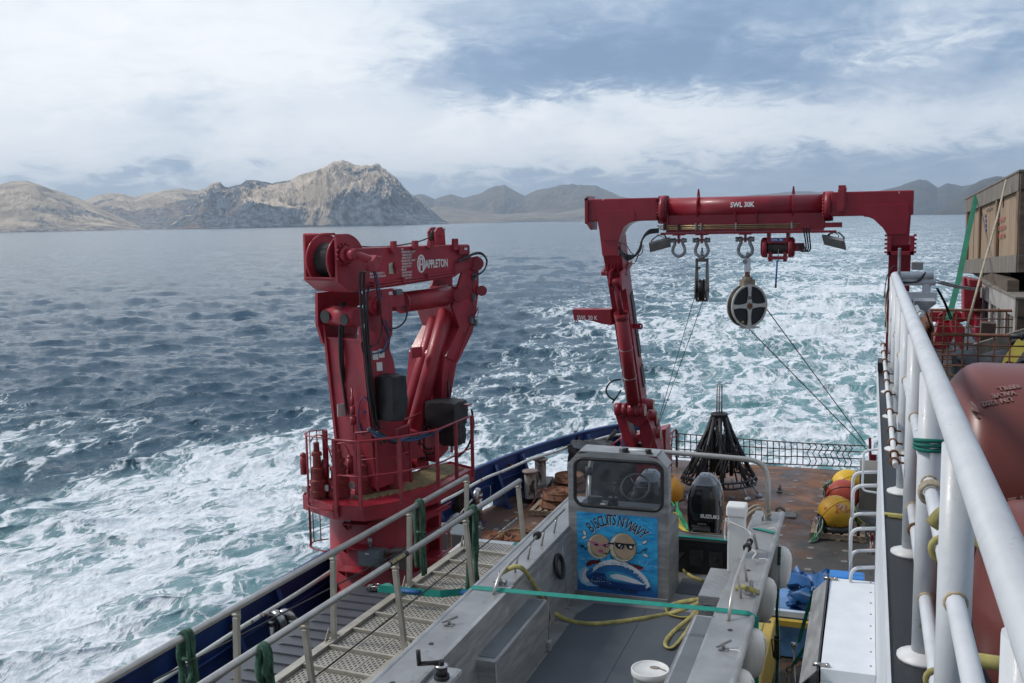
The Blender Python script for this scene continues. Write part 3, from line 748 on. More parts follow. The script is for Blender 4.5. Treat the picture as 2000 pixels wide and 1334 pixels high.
ds = MB(); ds.beam((0.12, 5.18, UZ+0.006), (1.6, 4.95, UZ+0.006), 0.05, 0.006); ds.tube([V(0.1, 5.18, UZ+.012), V(.4, 5.15, UZ+.014), V(1.6, 4.95, UZ+.012)], 0.014, 6, flat=0.5)
solo('tie_down_strap', ds, yellow_sling, 'dirty yellow strap lying flat across the dark upper walkway', 'strap')

# unseen bridge structure behind the viewer, set close and tall to block sky light
bs_ = MB(); bs_.box2((-8.1, -14, DZ), (7.8, -3.2, 14.0)); bs_.box2((-6.5, -13, 14.0), (6.0, -4.2, 19.5)); struct('bridge_superstructure', bs_, white_plate)
# ---- white guard rail
gr = thing('guard_rail', 'thick white painted guard rail along the upper walkway at right', 'railing', (0.175, 4.5, UZ))
XR = 0.203; ZT = 8.19
part('top_rail', MB().tube(rround([V(XR, -1.2, ZT), V(XR, 8.92, ZT), V(XR+0.30, 8.94, ZT)], 0.05), 0.033, 14), white_paint, gr)
part('mid_rail', MB().tube([V(XR, -1.2, 7.82), V(XR, 8.9, 7.82)], 0.022, 10), white_paint, gr)
part('mid_rail', MB().tube([V(XR, -1.2, 7.42), V(XR, 8.9, 7.42)], 0.022, 10), white_paint, gr)
for y in (0.25, 1.32, 2.42, 3.50, 4.62, 5.66, 6.70, 7.80, 8.90):
    ps = MB(); ps.cyl((XR, y, UZ), (XR, y, ZT-0.01), 0.038, n=16); o = part('post', ps, white_paint, gr)
    fl = MB(); fl.lathe((XR, y, UZ), [(0.085, 0.0), (0.085, 0.010), (0.05, 0.022), (0.04, 0.03)], 18); part('foot_flange', fl, white_dirty, o)
    for z in (7.82, 7.42):
        wd = MB(); wd.torus((XR, y-0.037, z), 0.023, 0.005, axis=(0, 1, 0), n=14, m=5); part('weld', wd, mat('rust_stained_weld', (0.42, 0.33, 0.22), 0.7, var=0.4, vscale=30), o)
# hanging rusty-clamped pipe outboard of the rail
hp = MB(); hp.tube(spline([V(0.125, 9.0, 7.60), V(0.127, 7.0, 7.60), V(0.127, 5.3, 7.61), V(0.13, 4.6, 7.60)], 5), 0.013, 8)
ph = part('hanging_pipe', hp, white_dirty, gr)
for y in (8.9, 8.4, 7.9, 7.3, 6.9, 6.45, 5.85, 5.35, 5.05, 4.8, 4.65):
    c_ = MB(); c_.torus((0.127, y, 7.605), 0.018, 0.006, axis=(0, 1, 0), n=10, m=5); c_.cyl((0.135, y, 7.605), (XR-0.03, y, 7.60), 0.005, n=6); part('pipe_clamp', c_, rust_or, ph)
# end frame of the rail
ef = MB(); ef.cyl((XR, 7.74, 8.14), (XR+0.32, 7.76, 8.14), 0.036, n=12); ef.cyl((XR+0.25, 7.76, 7.62), (XR+0.25, 7.76, 8.14), 0.034, n=12)
ef.box2((XR-0.04, 7.72, 7.98), (XR+0.33, 7.80, 8.05)); part('end_frame', ef, white_paint, gr, bevel=0.006)
ef = MB(); ef.box2((XR+0.06, 7.78, 7.72), (XR+0.2, 7.9, 8.0)); part('junction_box', ef, mat('old_grey_box', (0.12, 0.12, 0.11), 0.6, var=0.4, vscale=15), gr)
ef = MB(); ef.box2((XR+0.02, 7.68, 8.16), (XR+0.045, 7.72, 8.42)); part('upright_bar', ef, galv, gr, bevel=0.008)
ef = MB(); ef.box2((XR+0.13, 7.74, 8.235), (XR+0.22, 7.86, 8.30)); part('small_box', ef, alu_dull, gr, bevel=0.005)
wb = MB()
for k in range(3): wb.tube(spline([V(XR+.24, 7.7, 8.22), V(XR+.16+.01*k, 7.7, 8.14), V(XR-.02, 7.7, 8.13-.01*k), V(XR-.06, 7.72, 8.0), V(XR-.06, 7.8, 7.75)], 6), 0.005, 5)
wb.tube(spline([V(XR-.08, 7.7, 8.0), V(XR-.06, 7.7, 8.18), V(XR-.01, 7.7, 8.27), V(XR+.04, 7.7, 8.24)], 5), 0.004, 5)
part('cable', wb, black_rub, gr)
wb = MB()
for k in range(2): wb.tube(spline([V(XR+.33+.01*k, 7.8, 8.08), V(XR+.40+.01*k, 7.9, 7.95), V(XR+.46+.015*k, 8.0, 7.8)], 5), 0.006, 5)
part('cable', wb, black_rub, gr)
part('cord', MB().tube(spline([V(XR-.07, 7.7, 8.06), V(XR-.065, 7.7, 7.9), V(XR-.05, 7.7, 7.76), V(XR-.055, 7.7, 7.7)], 5), 0.006, 5), rope_tan, gr)
for o in gr.children:
    if o.name.split('.')[0] in ('end_frame', 'junction_box', 'upright_bar', 'small_box', 'cable', 'cord'): o.location.y += 1.2
# rope turns round posts and rails
tb = MB()
for k in range(3): tb.torus((XR, 3.50-0.0*k, 7.93+0.012*k), 0.047, 0.007, axis=(0, .1*k, 1), n=16, m=6)
solo('rope_turns', tb, mat('teal_rope', (0.0, 0.13, 0.10), 0.7, bump=0.4, bscale=90), 'teal rope wound round the guard rail post', 'rope')
tb = MB()
for k in range(2): tb.torus((XR, 3.36-0.03*k, 7.82), 0.034, 0.008, axis=(0, 1, .15), n=16, m=6)
solo('rope_turns', tb, rope_tan, 'tan rope wound round the upper middle rail below the teal rope', 'rope')
tb = MB(); tb.tube(spline([V(XR-.03, 2.78, 7.88), V(XR, 2.77, 7.92), V(XR+.04, 2.76, 7.90), V(XR+.16, 2.7, 7.80), V(XR+.3, 2.6, 7.75)], 6), 0.011, 6, flat=2.0); tb.torus((XR, 2.77, 7.82), 0.032, 0.009, axis=(0, 1, 0), n=16, m=6)
solo('tie_down_strap', tb, yellow_sling, 'yellow-brown strap looped over the upper middle rail beside the red tanks', 'strap')
tb = MB(); tb.torus((XR, 2.85, 7.42), 0.03, 0.008, axis=(0, 1, 0), n=16, m=6); tb.tube([V(XR+.02, 2.85, 7.495), V(XR+.5, 2.8, 7.50)], 0.012, 6, flat=1.8)
solo('tie_down_strap', tb, yellow_sling, 'yellow-brown strap looped over the lowest middle rail near the lower red tank', 'strap')
tb = MB(); tb.torus((XR, 4.25, 7.42), 0.028, 0.006, axis=(0, 1, 0), n=14, m=6); tb.tube([V(XR+.02, 4.25, 7.49), V(XR+.3, 4.2, 7.49)], 0.008, 6, flat=1.8)
solo('tie_down_strap', tb, mat('brown_strap', (0.18, 0.10, 0.04), 0.8), 'short brown strap round the lower rail farther aft', 'strap')

# ---- D handle and pipe hooks on the wall edge
pr = thing('pipe_rack', 'white bent pipe hooks and loop handle standing out from the superstructure wall', 'pipe rack', (0.07, 10.3, 5.0))
def pr_at(px, py, y): return at(px, py, y=y)
lp = [pr_at(1716, 878, 10.2), pr_at(1687, 880, 10.2), pr_at(1684, 958, 10.2), pr_at(1717, 963, 10.2)]
part('loop_handle', MB().tube(rround(lp, 0.05), 0.011, 8), white_paint, pr)
for a, b, c_ in ((922, 948, 983), (1003, 1032, 1064), (1075, 1108, 1138)):
    for yy, py, dp in ((10.3, a, 1), (9.75, b, 1)):
        p0 = pr_at(1716, py, yy); p1 = pr_at(1662 if a != 922 else 1666, py+1, yy); p2 = p1+V(0, -0.02, -0.30)
        part('hook', MB().tube(rround([p0, p1, p2], 0.09), 0.017, 10), white_paint, pr)
# ================================================================== PEDESTAL CRANE
CO = V(-7.25, 13.76, 0); ca = math.radians(16)
CU = V(math.sin(ca), math.cos(ca), 0); CW = V(math.cos(ca), -math.sin(ca), 0)
def K(s, w_, z): return CO+CU*s+CW*w_+V(0, 0, z)
def kp(px, py, w_=0.35): return at(px, py, pl=(CO+CW*w_, CW))
def ks(px, py, s_): return at(px, py, pl=(CO+CU*s_, CU))
crane = thing('deck_crane', 'dark red knuckle boom deck crane on a thick pedestal at the port bulwark', 'crane', (-7.25, 13.76, DZ))
def cpoly(pts, w0, w1, m=None):
    mb = m or MB(); P = [kp(x, y, 0.35)-CW*0.35 for x, y in pts]
    mb.prism([p+CW*w0 for p in P], CW*(w1-w0)); return mb
# pedestal
pd = MB(); pd.lathe((-7.25, 13.76, 0), [(1.02, DZ), (1.02, DZ+0.04), (0.80, DZ+0.05), (0.78, 4.38), (0.78, 4.42), (0.90, 4.43), (0.90, 4.52)], 48)
ped = part('pedestal', pd, crane_red, crane)
# stair treads winding round the pedestal (left front and right)
for k in range(5):
    z = 2.75+0.37*k; a0 = math.radians(-96+3*k); d_ = V(math.cos(a0), math.sin(a0), 0); n_ = V(-d_.y, d_.x, 0)
    s_ = MB(); b0 = V(-7.25, 13.76, z)+d_*0.77
    s_.prism([b0-n_*.22, b0+n_*.22, b0+n_*.2+d_*.24, b0-n_*.2+d_*.24], (0, 0, .02))
    s_.prism([b0-n_*.22+V(0, 0, -.16), b0-n_*.22, b0-n_*.2+d_*.24], n_*0.012)
    s_.prism([b0+n_*.21+V(0, 0, -.16), b0+n_*.21, b0+n_*.19+d_*.24], n_*0.012); part('pedestal_step', s_, crane_red, crane)
for k in range(5):
    z = 2.80+0.37*k; a0 = math.radians(-4); d_ = V(math.cos(a0), math.sin(a0), 0); n_ = V(-d_.y, d_.x, 0)
    s_ = MB(); b0 = V(-7.25, 13.76, z)+d_*0.74
    s_.prism([b0-n_*.25, b0+n_*.25, b0+n_*.25+d_*.42, b0-n_*.25+d_*.42], (0, 0, .02))
    s_.prism([b0-n_*.25+V(0, 0, -.22), b0-n_*.25, b0-n_*.25+d_*.42], n_*0.012); s_.tube([b0+d_*.42-n_*.25+V(0, 0, .08), b0+d_*.42+n_*.25+V(0, 0, .08)], .014, 6)
    part('pedestal_step', s_, crane_red, crane)
# bolted strip at right of the pedestal
s_ = MB(); s_.box2((-6.52, 13.95, 3.2), (-6.30, 14.05, 4.4)); 
for k in range(6): s_.cyl((-6.47+(k % 2)*.13, 13.94, 3.4+k*.15), (-6.47+(k % 2)*.13, 13.90, 3.4+k*.15), .014, n=6)
part('ladder_plate', s_, crane_red, crane)
# grey electrical box on the pedestal
eb = MB(); a, b = at(702, 1070, y=12.86), at(748, 1107, y=12.86); eb.box2((a.x, 12.80, b.z), (b.x, 12.98, a.z))
e_ = part('electrical_box', eb, enclosure, crane, bevel=0.006)
d_ = MB(); d_.box2((a.x+.015, 12.78, b.z+.015), (b.x-.015, 12.797, a.z-.015)); part('door', d_, enclosure, e_, bevel=0.004)
d_ = MB(); d_.cyl(((a.x+b.x)/2-.03, 12.9, a.z+.06), ((a.x+b.x)/2-.03, 12.9, a.z+.16), .035, n=8); d_.cyl(((a.x+b.x)/2-.03, 12.9, a.z), ((a.x+b.x)/2-.03, 12.9, a.z+.07), .016, n=8); part('lamp_head', d_, galv, e_)
d_ = MB(); d_.box2((a.x+.14, 12.772, a.z-.06), (a.x+.20, 12.778, a.z-.04)); part('tag', d_, paper, e_)
d_ = MB(); d_.tube([V(b.x-.04, 12.76, b.z+.16), V(b.x+.03, 12.75, b.z+.165)], .008, 6); part('handle', d_, mat('green_handle', (0.05, .2, .15), .5), e_)
eb = MB(); q_ = at(775, 1095, y=12.95); eb.box(q_+V(0, .1, 0), (.24, .16, .30)); eb.cyl(q_+V(-.16, 0, .12), q_+V(.10, 0, .17), .035, n=8); eb.cyl(q_+V(-.18, 0, .12), q_+V(-.15, 0, .12), .055, n=10)
part('horn_box', eb, mat('old_brown_box', (0.12, .09, .08), .6), crane, bevel=0.005)
cl = MB(); q_ = at(681, 1018, y=12.90); cl.box(q_, (.09, .05, .06)); cl.cyl(q_, q_+V(0, 0, .12), .014, n=8); part('small_lamp', cl, galv, crane)
# slew bearing & base drum
pd = MB(); pd.lathe((-7.25, 13.76, 0), [(0.46, 4.53), (0.46, 4.60), (0.38, 4.61), (0.36, 4.72)], 40)
part('slew_ring', pd, crane_red, crane)
# platform, drawn from its outline at z=4.6
PZ = 4.60
OUT = [at(*q_, z=PZ) for q_ in ((592, 968), (650, 987), (712, 991), (775, 980), (852, 957), (925, 914))] 
inner = [K(1.75, 0.05, PZ), K(0.9, 0.0, PZ), K(0.0, -0.45, PZ), K(-0.7, -0.85, PZ)]
plat = OUT + inner
pf = MB(); pf.prism([p-V(0, 0, 0.02) for p in plat], (0, 0, -0.06)); part('platform_base', pf, crane_red, crane)
ps = MB()
for a, b in zip(plat, plat[1:]+plat[:1]):
    ps.beam(a+V(0, 0, -.10), b+V(0, 0, -.10), 0.014, 0.22)
part('toe_plate', ps, crane_red, crane)
# braces under the platform
for p in (OUT[2], OUT[3], OUT[4]):
    bb = MB()
    c_ = V(-7.25, 13.76, 0); d_ = (V(p.x, p.y, 0)-c_); L_ = d_.length; d_.normalize()
    bb.prism([c_+d_*.7+V(0, 0, 4.5), c_+d_*(L_-.05)+V(0, 0, 4.5), c_+d_*.7+V(0, 0, 4.12)], V(-d_.y, d_.x, 0)*.02)
    part('brace', bb, crane_red, crane)
# yellow-brown grating of the walkway: bars both ways
from mathutils.geometry import intersect_point_tri_2d
walk = [at(*q_, z=PZ) for q_ in ((686, 970), (712, 975), (775, 962), (848, 943), (905, 914), (870, 905), (826, 912), (806, 925), (806, 938), (775, 948), (735, 956))]
def inpoly(p, poly):
    r_ = False; j = len(poly)-1
    for i in range(len(poly)):
        a, b = poly[i], poly[j]
        if (a.y > p.y) != (b.y > p.y) and p.x < (b.x-a.x)*(p.y-a.y)/(b.y-a.y)+a.x: r_ = not r_
        j = i
    return r_
g_ = MB(); grat_m = mat('tan_frp_grating', (0.30, 0.235, 0.12), 0.7, var=0.2, vscale=6)
def clipbars(poly, dirv, step, wd, ht, z, mb):
    n_ = V(-dirv.y, dirv.x, 0); ts = [p.dot(n_) for p in poly]; t0 = min(ts)
    while t0 < max(ts):
        # intersections of the line with the polygon
        xs = []
        for a, b in zip(poly, poly[1:]+poly[:1]):
            da, db = a.dot(n_)-t0, b.dot(n_)-t0
            if da*db < 0: q_ = a.lerp(b, da/(da-db)); xs.append(q_.dot(dirv))
        xs.sort()
        for s0, s1 in zip(xs[::2], xs[1::2]):
            mb.beam(n_*t0+dirv*s0+V(0, 0, z), n_*t0+dirv*s1+V(0, 0, z), wd, ht)
        t0 += step
clipbars(walk, CU, 0.040, 0.014, 0.03, PZ-.012, g_); clipbars(walk, CW, 0.060, 0.012, 0.028, PZ-.015, g_)
part('grating', g_, grat_m, crane, kind='stuff')
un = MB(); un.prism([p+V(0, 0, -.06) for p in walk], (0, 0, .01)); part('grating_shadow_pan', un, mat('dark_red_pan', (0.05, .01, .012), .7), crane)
# inner kerb plate between machinery well and walkway
kb = MB(); kpts = [at(*q_, z=PZ+.07) for q_ in ((700, 948), (735, 946), (775, 938), (803, 926), (803, 908), (770, 895))]
for a, b in zip(kpts, kpts[1:]): kb.beam(a, b, .014, .17)
part('kerb_plate', kb, crane_red, crane)
# ---- railings
RZ = 5.6
def rail_run(pxs, z, name, r=.017):
    pts = [at(*p, z=z) for p in pxs]; part(name, MB().tube(rround(pts, .08, 4), r, 8), rail_red, crane); return pts
outer = rail_run([(651, 859), (700, 863), (780, 854), (853, 840), (921, 812)], RZ, 'rail')
o2 = [p+V(0, 0, -.52) for p in outer]; part('rail', MB().tube(rround(o2, .08, 4), .013, 8), rail_red, crane)
innr = rail_run([(693, 846), (775, 839), (799, 829), (800, 822)], RZ, 'rail')
o3 = [p+V(0, 0, -.42) for p in innr]; part('rail', MB().tube(rround(o3, .06, 4), .012, 8), rail_red, crane)
farr = rail_run([(778, 825), (826, 805), (880, 783)], RZ, 'rail'); 
for p, hgt in [(outer[0], 1.08), (outer[1], 1.0), (outer[2], 1.0), (outer[3], 1.0), (outer[4], 1.0), (outer[3].lerp(outer[4], .52), 1.0)]:
    s_ = MB(); s_.box(p+V(0, 0, -hgt/2), (.05, .035, hgt)); part('rail_post', s_, rail_red, crane)
for p in innr[:3]+[innr[0].lerp(innr[1], .5), farr[1], farr[2], farr[0]]:
    s_ = MB(); s_.box(p+V(0, 0, -.46), (.035, .035, .92)); part('rail_post', s_, rail_red, crane)
s_ = MB(); q_ = at(905, 790, z=5.72); s_.box(q_, (.24, .18, .02)); part('control_shelf', s_, crane_red, crane)
s_ = MB(); s_.box(q_+V(.02, -.02, .014), (.15, .10, .006)); part('placard', s_, paper, crane)
# ladder cage hanging at the left front
cg = thing; hoop = [(650, 858), (600, 852), (595, 847), (603, 842), (633, 839)]
h1_ = [at(*p, z=5.6) for p in hoop]; part('cage_hoop', MB().tube(rround(h1_, .12, 5), .022, 6, flat=.35), rail_red, crane)
h2_ = [p+V(0, 0, -1.08) for p in h1_]; part('cage_hoop', MB().tube(rround(h2_, .12, 5), .022, 6, flat=.35), rail_red, crane)
h3_ = [p+V(0, 0, -1.72) for p in h1_]; part('cage_hoop', MB().tube(rround(h3_, .12, 5), .022, 6, flat=.35), rail_red, crane)
hr = rround(h1_, .12, 5)
for k in (6, 9, 12, 15, 18):
    p = hr[min(k, len(hr)-1)]; s_ = MB(); s_.cyl(p, p+V(0, 0, -1.72), .009, n=6); part('cage_bar', s_, rail_red, crane)
s_ = MB(); p = at(634, 840, z=5.6); s_.box(p+V(0, 0, -.58), (.07, .05, 1.16)); part('ladder_stile', s_, rail_red, crane)
s_ = MB(); p = at(653, 858, z=5.6); s_.box(p+V(0, 0, -.58), (.055, .05, 1.16)); part('ladder_stile', s_, rail_red, crane)
for k in range(4):
    s_ = MB(); s_.cyl(at(634, 840, z=5.6)+V(.03, 0, -.25-.27*k), at(653, 858, z=5.6)+V(0, 0, -.25-.27*k), .011, n=6); part('ladder_rung', s_, rail_red, crane)
# ---- slewing gear motors inside the railing
def gear(px, py, r0, hgt, ww=0.12):
    b = at(px, py, z=PZ); g = MB()
    g.lathe(b, [(r0, 0), (r0, .10), (r0*.86, .11), (r0*.86, .20), (r0*.95, .21), (r0*.95, .26), (r0*.70, .28), (r0*.66, .40), (r0*.78, .41), (r0*.78, .45), (r0*.5, .47), (r0*.45, hgt*.75), (r0*.62, hgt*.76), (r0*.6, hgt*.82), (r0*.36, hgt*.84), (r0*.33, hgt)], 20, smooth=False)
    o = part('slew_motor', g, mat('slew_motor_red', (0.20, .025, .022), .5, var=.3, vscale=10, spots=(.24, .09, .04), spot_amt=.08, spot_scale=10), crane)
    t_ = MB(); t_.cyl(b+V(-.20, -.06, hgt*.42), b+V(-.20, -.06, hgt*.75), .05, n=12); t_.sphere(b+V(-.20, -.06, hgt*.76), .05, 12, 6); part('accumulator', t_, crane_red, o)
    t_ = MB(); t_.box(b+V(-.16, -.12, .14), (.09, .03, .09)); part('label_plate', t_, paper, o)
    t_ = MB(); t_.tube(spline([b+V(-.1, 0, hgt), b+V(-.02, 0, hgt+.10), b+V(.14, 0, hgt+.08), b+V(.2, .1, hgt*.7)], 5), .010, 6); t_.tube([b+V(.02, 0, hgt), b+V(.02, 0, hgt+.12), b+V(.25, .05, hgt+.12)], .008, 6); part('hydraulic_line', t_, crane_red, o)
gear(712, 962, .15, .72); gear(768, 952, .145, .72); gear(663, 968, .17, .70); gear(622, 970, .13, .84)
pb = MB(); q0, q1 = at(592, 966, z=4.62), at(640, 990, z=4.62)
# ---- tower (king post)
tw = MB()
TP = [(-.72, 7.2), (-.50, 4.70), (.28, 4.70), (-.02, 6.6), (-.20, 7.0)]
tw.prism([K(s_, -.36, z_) for s_, z_ in TP], CW*0.05); tw.prism([K(s_, .39, z_) for s_, z_ in TP], CW*0.05)
tw.prism([K(-.47, -.34, 4.70), K(-.66, -.34, 6.98), K(-.66, .40, 6.98), K(-.47, .40, 4.70)], CU*.03)
tw.prism([K(.20, -.34, 4.70), K(-.10, -.34, 6.9), K(-.10, .40, 6.9), K(.20, .40, 4.70)], CU*.03)
tw.prism([K(-.68, -.34, 6.98), K(-.15, -.34, 6.98), K(-.15, .40, 6.98), K(-.68, .40, 6.98)], (0, 0, .025))
part('tower', tw, crane_red, crane)
# hinge cheeks on top, with bosses
HP = [(-.78, 7.68), (-.20, 7.70), (.10, 7.66), (.30, 7.5), (.28, 7.42), (.06, 7.42), (.04, 7.0), (-.2, 6.75), (-.70, 6.9), (-.80, 7.2)]
hg = MB(); hg.prism([K(s_, -.42, z_) for s_, z_ in HP], CW*.055); part('hinge_cheek', hg, crane_red, crane)
HP = [(-.46, 7.70), (-.20, 7.72), (.10, 7.66), (.30, 7.5), (.28, 7.42), (.06, 7.42), (.04, 7.0), (-.2, 6.75), (-.46, 6.9)]
hg = MB(); hg.prism([K(s_, .32, z_) for s_, z_ in HP], CW*.055); part('hinge_cheek', hg, crane_red, crane)
for w0, e in ((-.44, -.36), (.36, .43)):
    b_ = MB(); c_ = kp(729, 596)-CW*.35; b_.cyl(c_+CW*w0, c_+CW*e, .155, n=24); b_.cyl(c_+CW*(w0+e)/2, c_+CW*((w0+e)/2+.08*(1 if w0 > 0 else -1)), .09, n=20); part('hinge_boss', b_, crane_red, crane)
b_ = MB(); c_ = kp(733, 600)-CW*.35; b_.prism([c_+CW*.50+CU*u_+V(0, 0, z_) for u_, z_ in [(.075*math.cos(a), .075*math.sin(a)+(.11 if math.sin(a) > 0 else -.11)) for a in [2*PI*i/16 for i in range(16)]]], CW*.04)
part('pin_keeper', b_, rail_red, crane)
b_ = MB(); c_ = K(-.78, 0, 7.36); b_.cyl(K(-.62, -.33, 7.33), K(-.62, .33, 7.33), .15, n=20); part('winch_foot_roller', b_, crane_red, crane)
b_ = MB(); b_.cyl(K(-.79, -.22, 7.33), K(-.775, -.22, 7.33), .10, n=20); part('grease_recess', b_, steel_dark, crane); b_ = MB(); b_.cyl(K(-.79, .18, 7.30), K(-.775, .18, 7.30), .085, n=20); part('grease_recess', b_, steel_dark, crane)
lab = MB()
for (x, y) in ((732, 694), (744, 690), (740, 716)):
    a, b = kp(x-5, y-8, .365), kp(x+5, y+8, .365)
    lab.prism([kp(x-5, y-8, .446), kp(x+6, y-9, .446), kp(x+7, y+8, .446), kp(x-4, y+9, .446)], CW*.003)
part('placard', lab, paper, crane)
b_ = cpoly([(731, 662), (742, 662), (743, 672), (732, 673)], .44, .452); part('name_plate', b_, rail_red, crane)
# ---- boom box
bm_ = cpoly([(690, 488), (700, 485), (920, 477), (924, 520), (893, 541), (775, 560), (690, 571)], -.26, .30)
boom = part('boom', bm_, crane_red, crane, bevel=.012)
cpp = MB()
for (x, y, h_) in ((770, 487, 16), (812, 478, 8), (890, 480, 14), (842, 476, 6)):
    cpp = cpoly([(x-3, y-h_), (x+4, y-h_), (x+5, y+8), (x-4, y+8)], .30, .36); cpp.cyl(kp(x+1, y-h_+2, .36), kp(x+1, y-h_+2, .22), .02, n=8); part('lug', cpp, crane_red, boom)
rl = MB()
rl.tube([kp(700, 568, .34), kp(776, 553, .34), kp(886, 537, .34)], .016, 8); rl.tube([kp(700, 560, .34), kp(886, 532, .34)], .012, 8); rl.tube([kp(886, 537, .34), kp(892, 512, .34), kp(900, 510, .34)], .014, 8)
part('hydraulic_line', rl, crane_red, boom)
for x, y in ((730, 556), (787, 547), (836, 539)):
    part('pipe_clip', MB().box(kp(x, y, .34), (.05, .05, .08)), crane_red, boom)
b_ = cpoly([(896, 481), (916, 479), (917, 495), (897, 497)], .30, .36); part('junction_box', b_, crane_red, boom); b_ = cpoly([(906, 484), (911, 483.6), (911, 488), (906, 488.4)], .361, .366); part('tag', b_, paper, boom)
b_ = cpoly([(763, 515), (770, 512), (773, 535), (764, 535)], .305, .31); part('placard', b_, mat('cream_plate', (.5, .47, .36), .6), boom)
b_ = MB(); b_.cyl(kp(774, 518, .30), kp(774, 518, .40), .035, n=10); b_.box(kp(774, 526, .34), (.03, .05, .12)); part('valve', b_, crane_red, boom)
# lettering on the boom side
xd = CU; yd = V(0, 0, 1)
def boomtext(s, px, py, size, xs=1, bold=0.0, space=1.0):
    text_obj(s, size, text_white, boom, kp(px, py, .302), xd, yd, xs=xs, bold=bold, space=space)
boomtext('APPLETON', 831, 523.5, .182, xs=.64, bold=.004)
for k, s in enumerate(['SWL', 'OFFBOARD HOOK = 18.67 FT', '  15,000 LBS AT 28.0 FT', '  2,000 LBS AT 55.0 FT', 'ONBOARD HOOK = 10.67 FT', '  30,407 LBS AT 30.0 FT', '  8,207 LBS AT 55.0 FT', 'DISTANCE', '  25,407 LBS AT 25.0 FT', '  20,000 LBS AT 40.0 FT', '  10,000 LBS AT 55.0 FT']):
    boomtext(s, 784, 488.5+k*5.75, .042, xs=.60, bold=.0008)
boomtext('PERSONNEL CAPACITY =', 722, 537, .044, xs=.66, bold=.0006); boomtext('2,000 LBS ALL OUTREACHES', 722, 543, .044, xs=.64, bold=.0006)
lg_ = MB(); c_ = kp(823, 515, .302)
for (ru, rv, wdt) in ((.100, .145, .028),):
    pts = [c_+CU*(ru*math.cos(a))+V(0, 0, rv*math.sin(a)) for a in [2*PI*i/28 for i in range(28)]]
    inn = [c_+CU*((ru-wdt)*math.cos(a))+V(0, 0, (rv-wdt)*math.sin(a)) for a in [2*PI*i/28 for i in range(28)]]
    lg_.grid([pts, inn], smooth=False, closed=True)
lg_.beam(c_+CU*-.045+V(0, 0, -.10), c_+CU*-.03+V(0, 0, .08), .004, .028, upv=CU); lg_.beam(c_+CU*.045+V(0, 0, -.10), c_+CU*.03+V(0, 0, .08), .004, .028, upv=CU)
lg_.beam(c_+CU*-.045+V(0, 0, .08), c_+CU*.045+V(0, 0, .08), .004, .028, upv=(0, 0, 1)); lg_.beam(c_+CU*-.04+V(0, 0, -.01), c_+CU*.04+V(0, 0, -.01), .004, .022, upv=(0, 0, 1))
part('emblem', lg_, text_white, boom)
# ---- winch at the near end
wn_ = cpoly([(658, 457), (684, 457), (696, 505), (700, 566), (684, 570), (660, 549)], .29, .34); part('winch_side_plate', wn_, crane_red, crane, bevel=.006)
pts = [kp(x, y)-CW*.35 for x, y in ((658, 457), (684, 457), (696, 505), (700, 566), (684, 570), (660, 549))]
part('winch_side_plate', MB().prism([p-CW*.36 for p in pts], CW*.05), crane_red, crane, bevel=.006)
bt = MB(); bt.prism([pts[5]-CW*.31, pts[4]-CW*.31, pts[4]+CW*.29, pts[5]+CW*.29], (0, 0, .03)); bt.prism([pts[5]-CW*.31, pts[5]+CW*.29, pts[5]+CW*.29+V(0, 0, .05), pts[5]-CW*.31+V(0, 0, .05)], CU*.03)
bt.prism([pts[4]-CW*.31, pts[4]+CU*.35-CW*.31, pts[4]+CU*.35+CW*.29, pts[4]+CW*.29], (0, 0, .03)); bt.prism([pts[5]+CU*.12-CW*.31, pts[5]+CU*.12+CW*.29, pts[4]+CW*.29, pts[4]-CW*.31], CU*.03)
part('winch_cradle', bt, crane_red, crane)
dc = kp(690, 508)-CW*.35-CU*.02
dr = MB()
n_r = 26; prof = []
dr.cyl(dc-CW*.20, dc+CW*.18, .235, n=36); 
part('winch_drum', dr, steel_dark, crane)
rp = MB()
for k in range(14): rp.torus(dc+CW*(-.20+.385*(k+.5)/14), .245, .0145, axis=CW, n=36, m=6)
part('wound_rope', rp, mat('greasy_wire', (.022, .019, .017), .55, var=.3, vscale=20), crane)
for w0 in (-.225, .20):
    f_ = MB(); f_.cyl(dc+CW*w0, dc+CW*(w0+.025), .375, n=40); f_.torus(dc+CW*(w0+.0125), .37, .02, axis=CW, n=40, m=6); part('drum_flange', f_, crane_red, crane)
f_ = MB(); f_.tube([pts[0]-CW*.33, pts[0]+CW*.30], .02, 6); part('winch_tie_bar', f_, crane_red, crane)
# hydraulic motor on the side plate
hm_c = kp(672, 497, .34); f_ = MB(); f_.cyl(hm_c, hm_c+CW*.10, .12, n=20); f_.cyl(hm_c+CW*.10, hm_c+CW*.26, .085, n=16); 
for k in range(14):
    a = 2*PI*k/14; q_ = hm_c+CU*.155*math.cos(a)+V(0, 0, .155*math.sin(a)); f_.cyl(q_, q_+CW*.035, .016, n=6)
mo = part('winch_motor', f_, crane_red, crane)
f_ = MB(); e0 = hm_c+CW*.20; e1 = hm_c+CW*.34+CU*.16+V(0, 0, -.08); f_.cyl(e0, e1, .065, n=12); f_.box(e1+CU*.05+V(0, 0, -.05), (.16, .16, .18), Matrix.Rotation(.5, 3, 'X')); f_.box(e1+CU*.18+V(0, 0, .0), (.10, .10, .09)); part('motor_manifold', f_, crane_red, mo, bevel=.006)
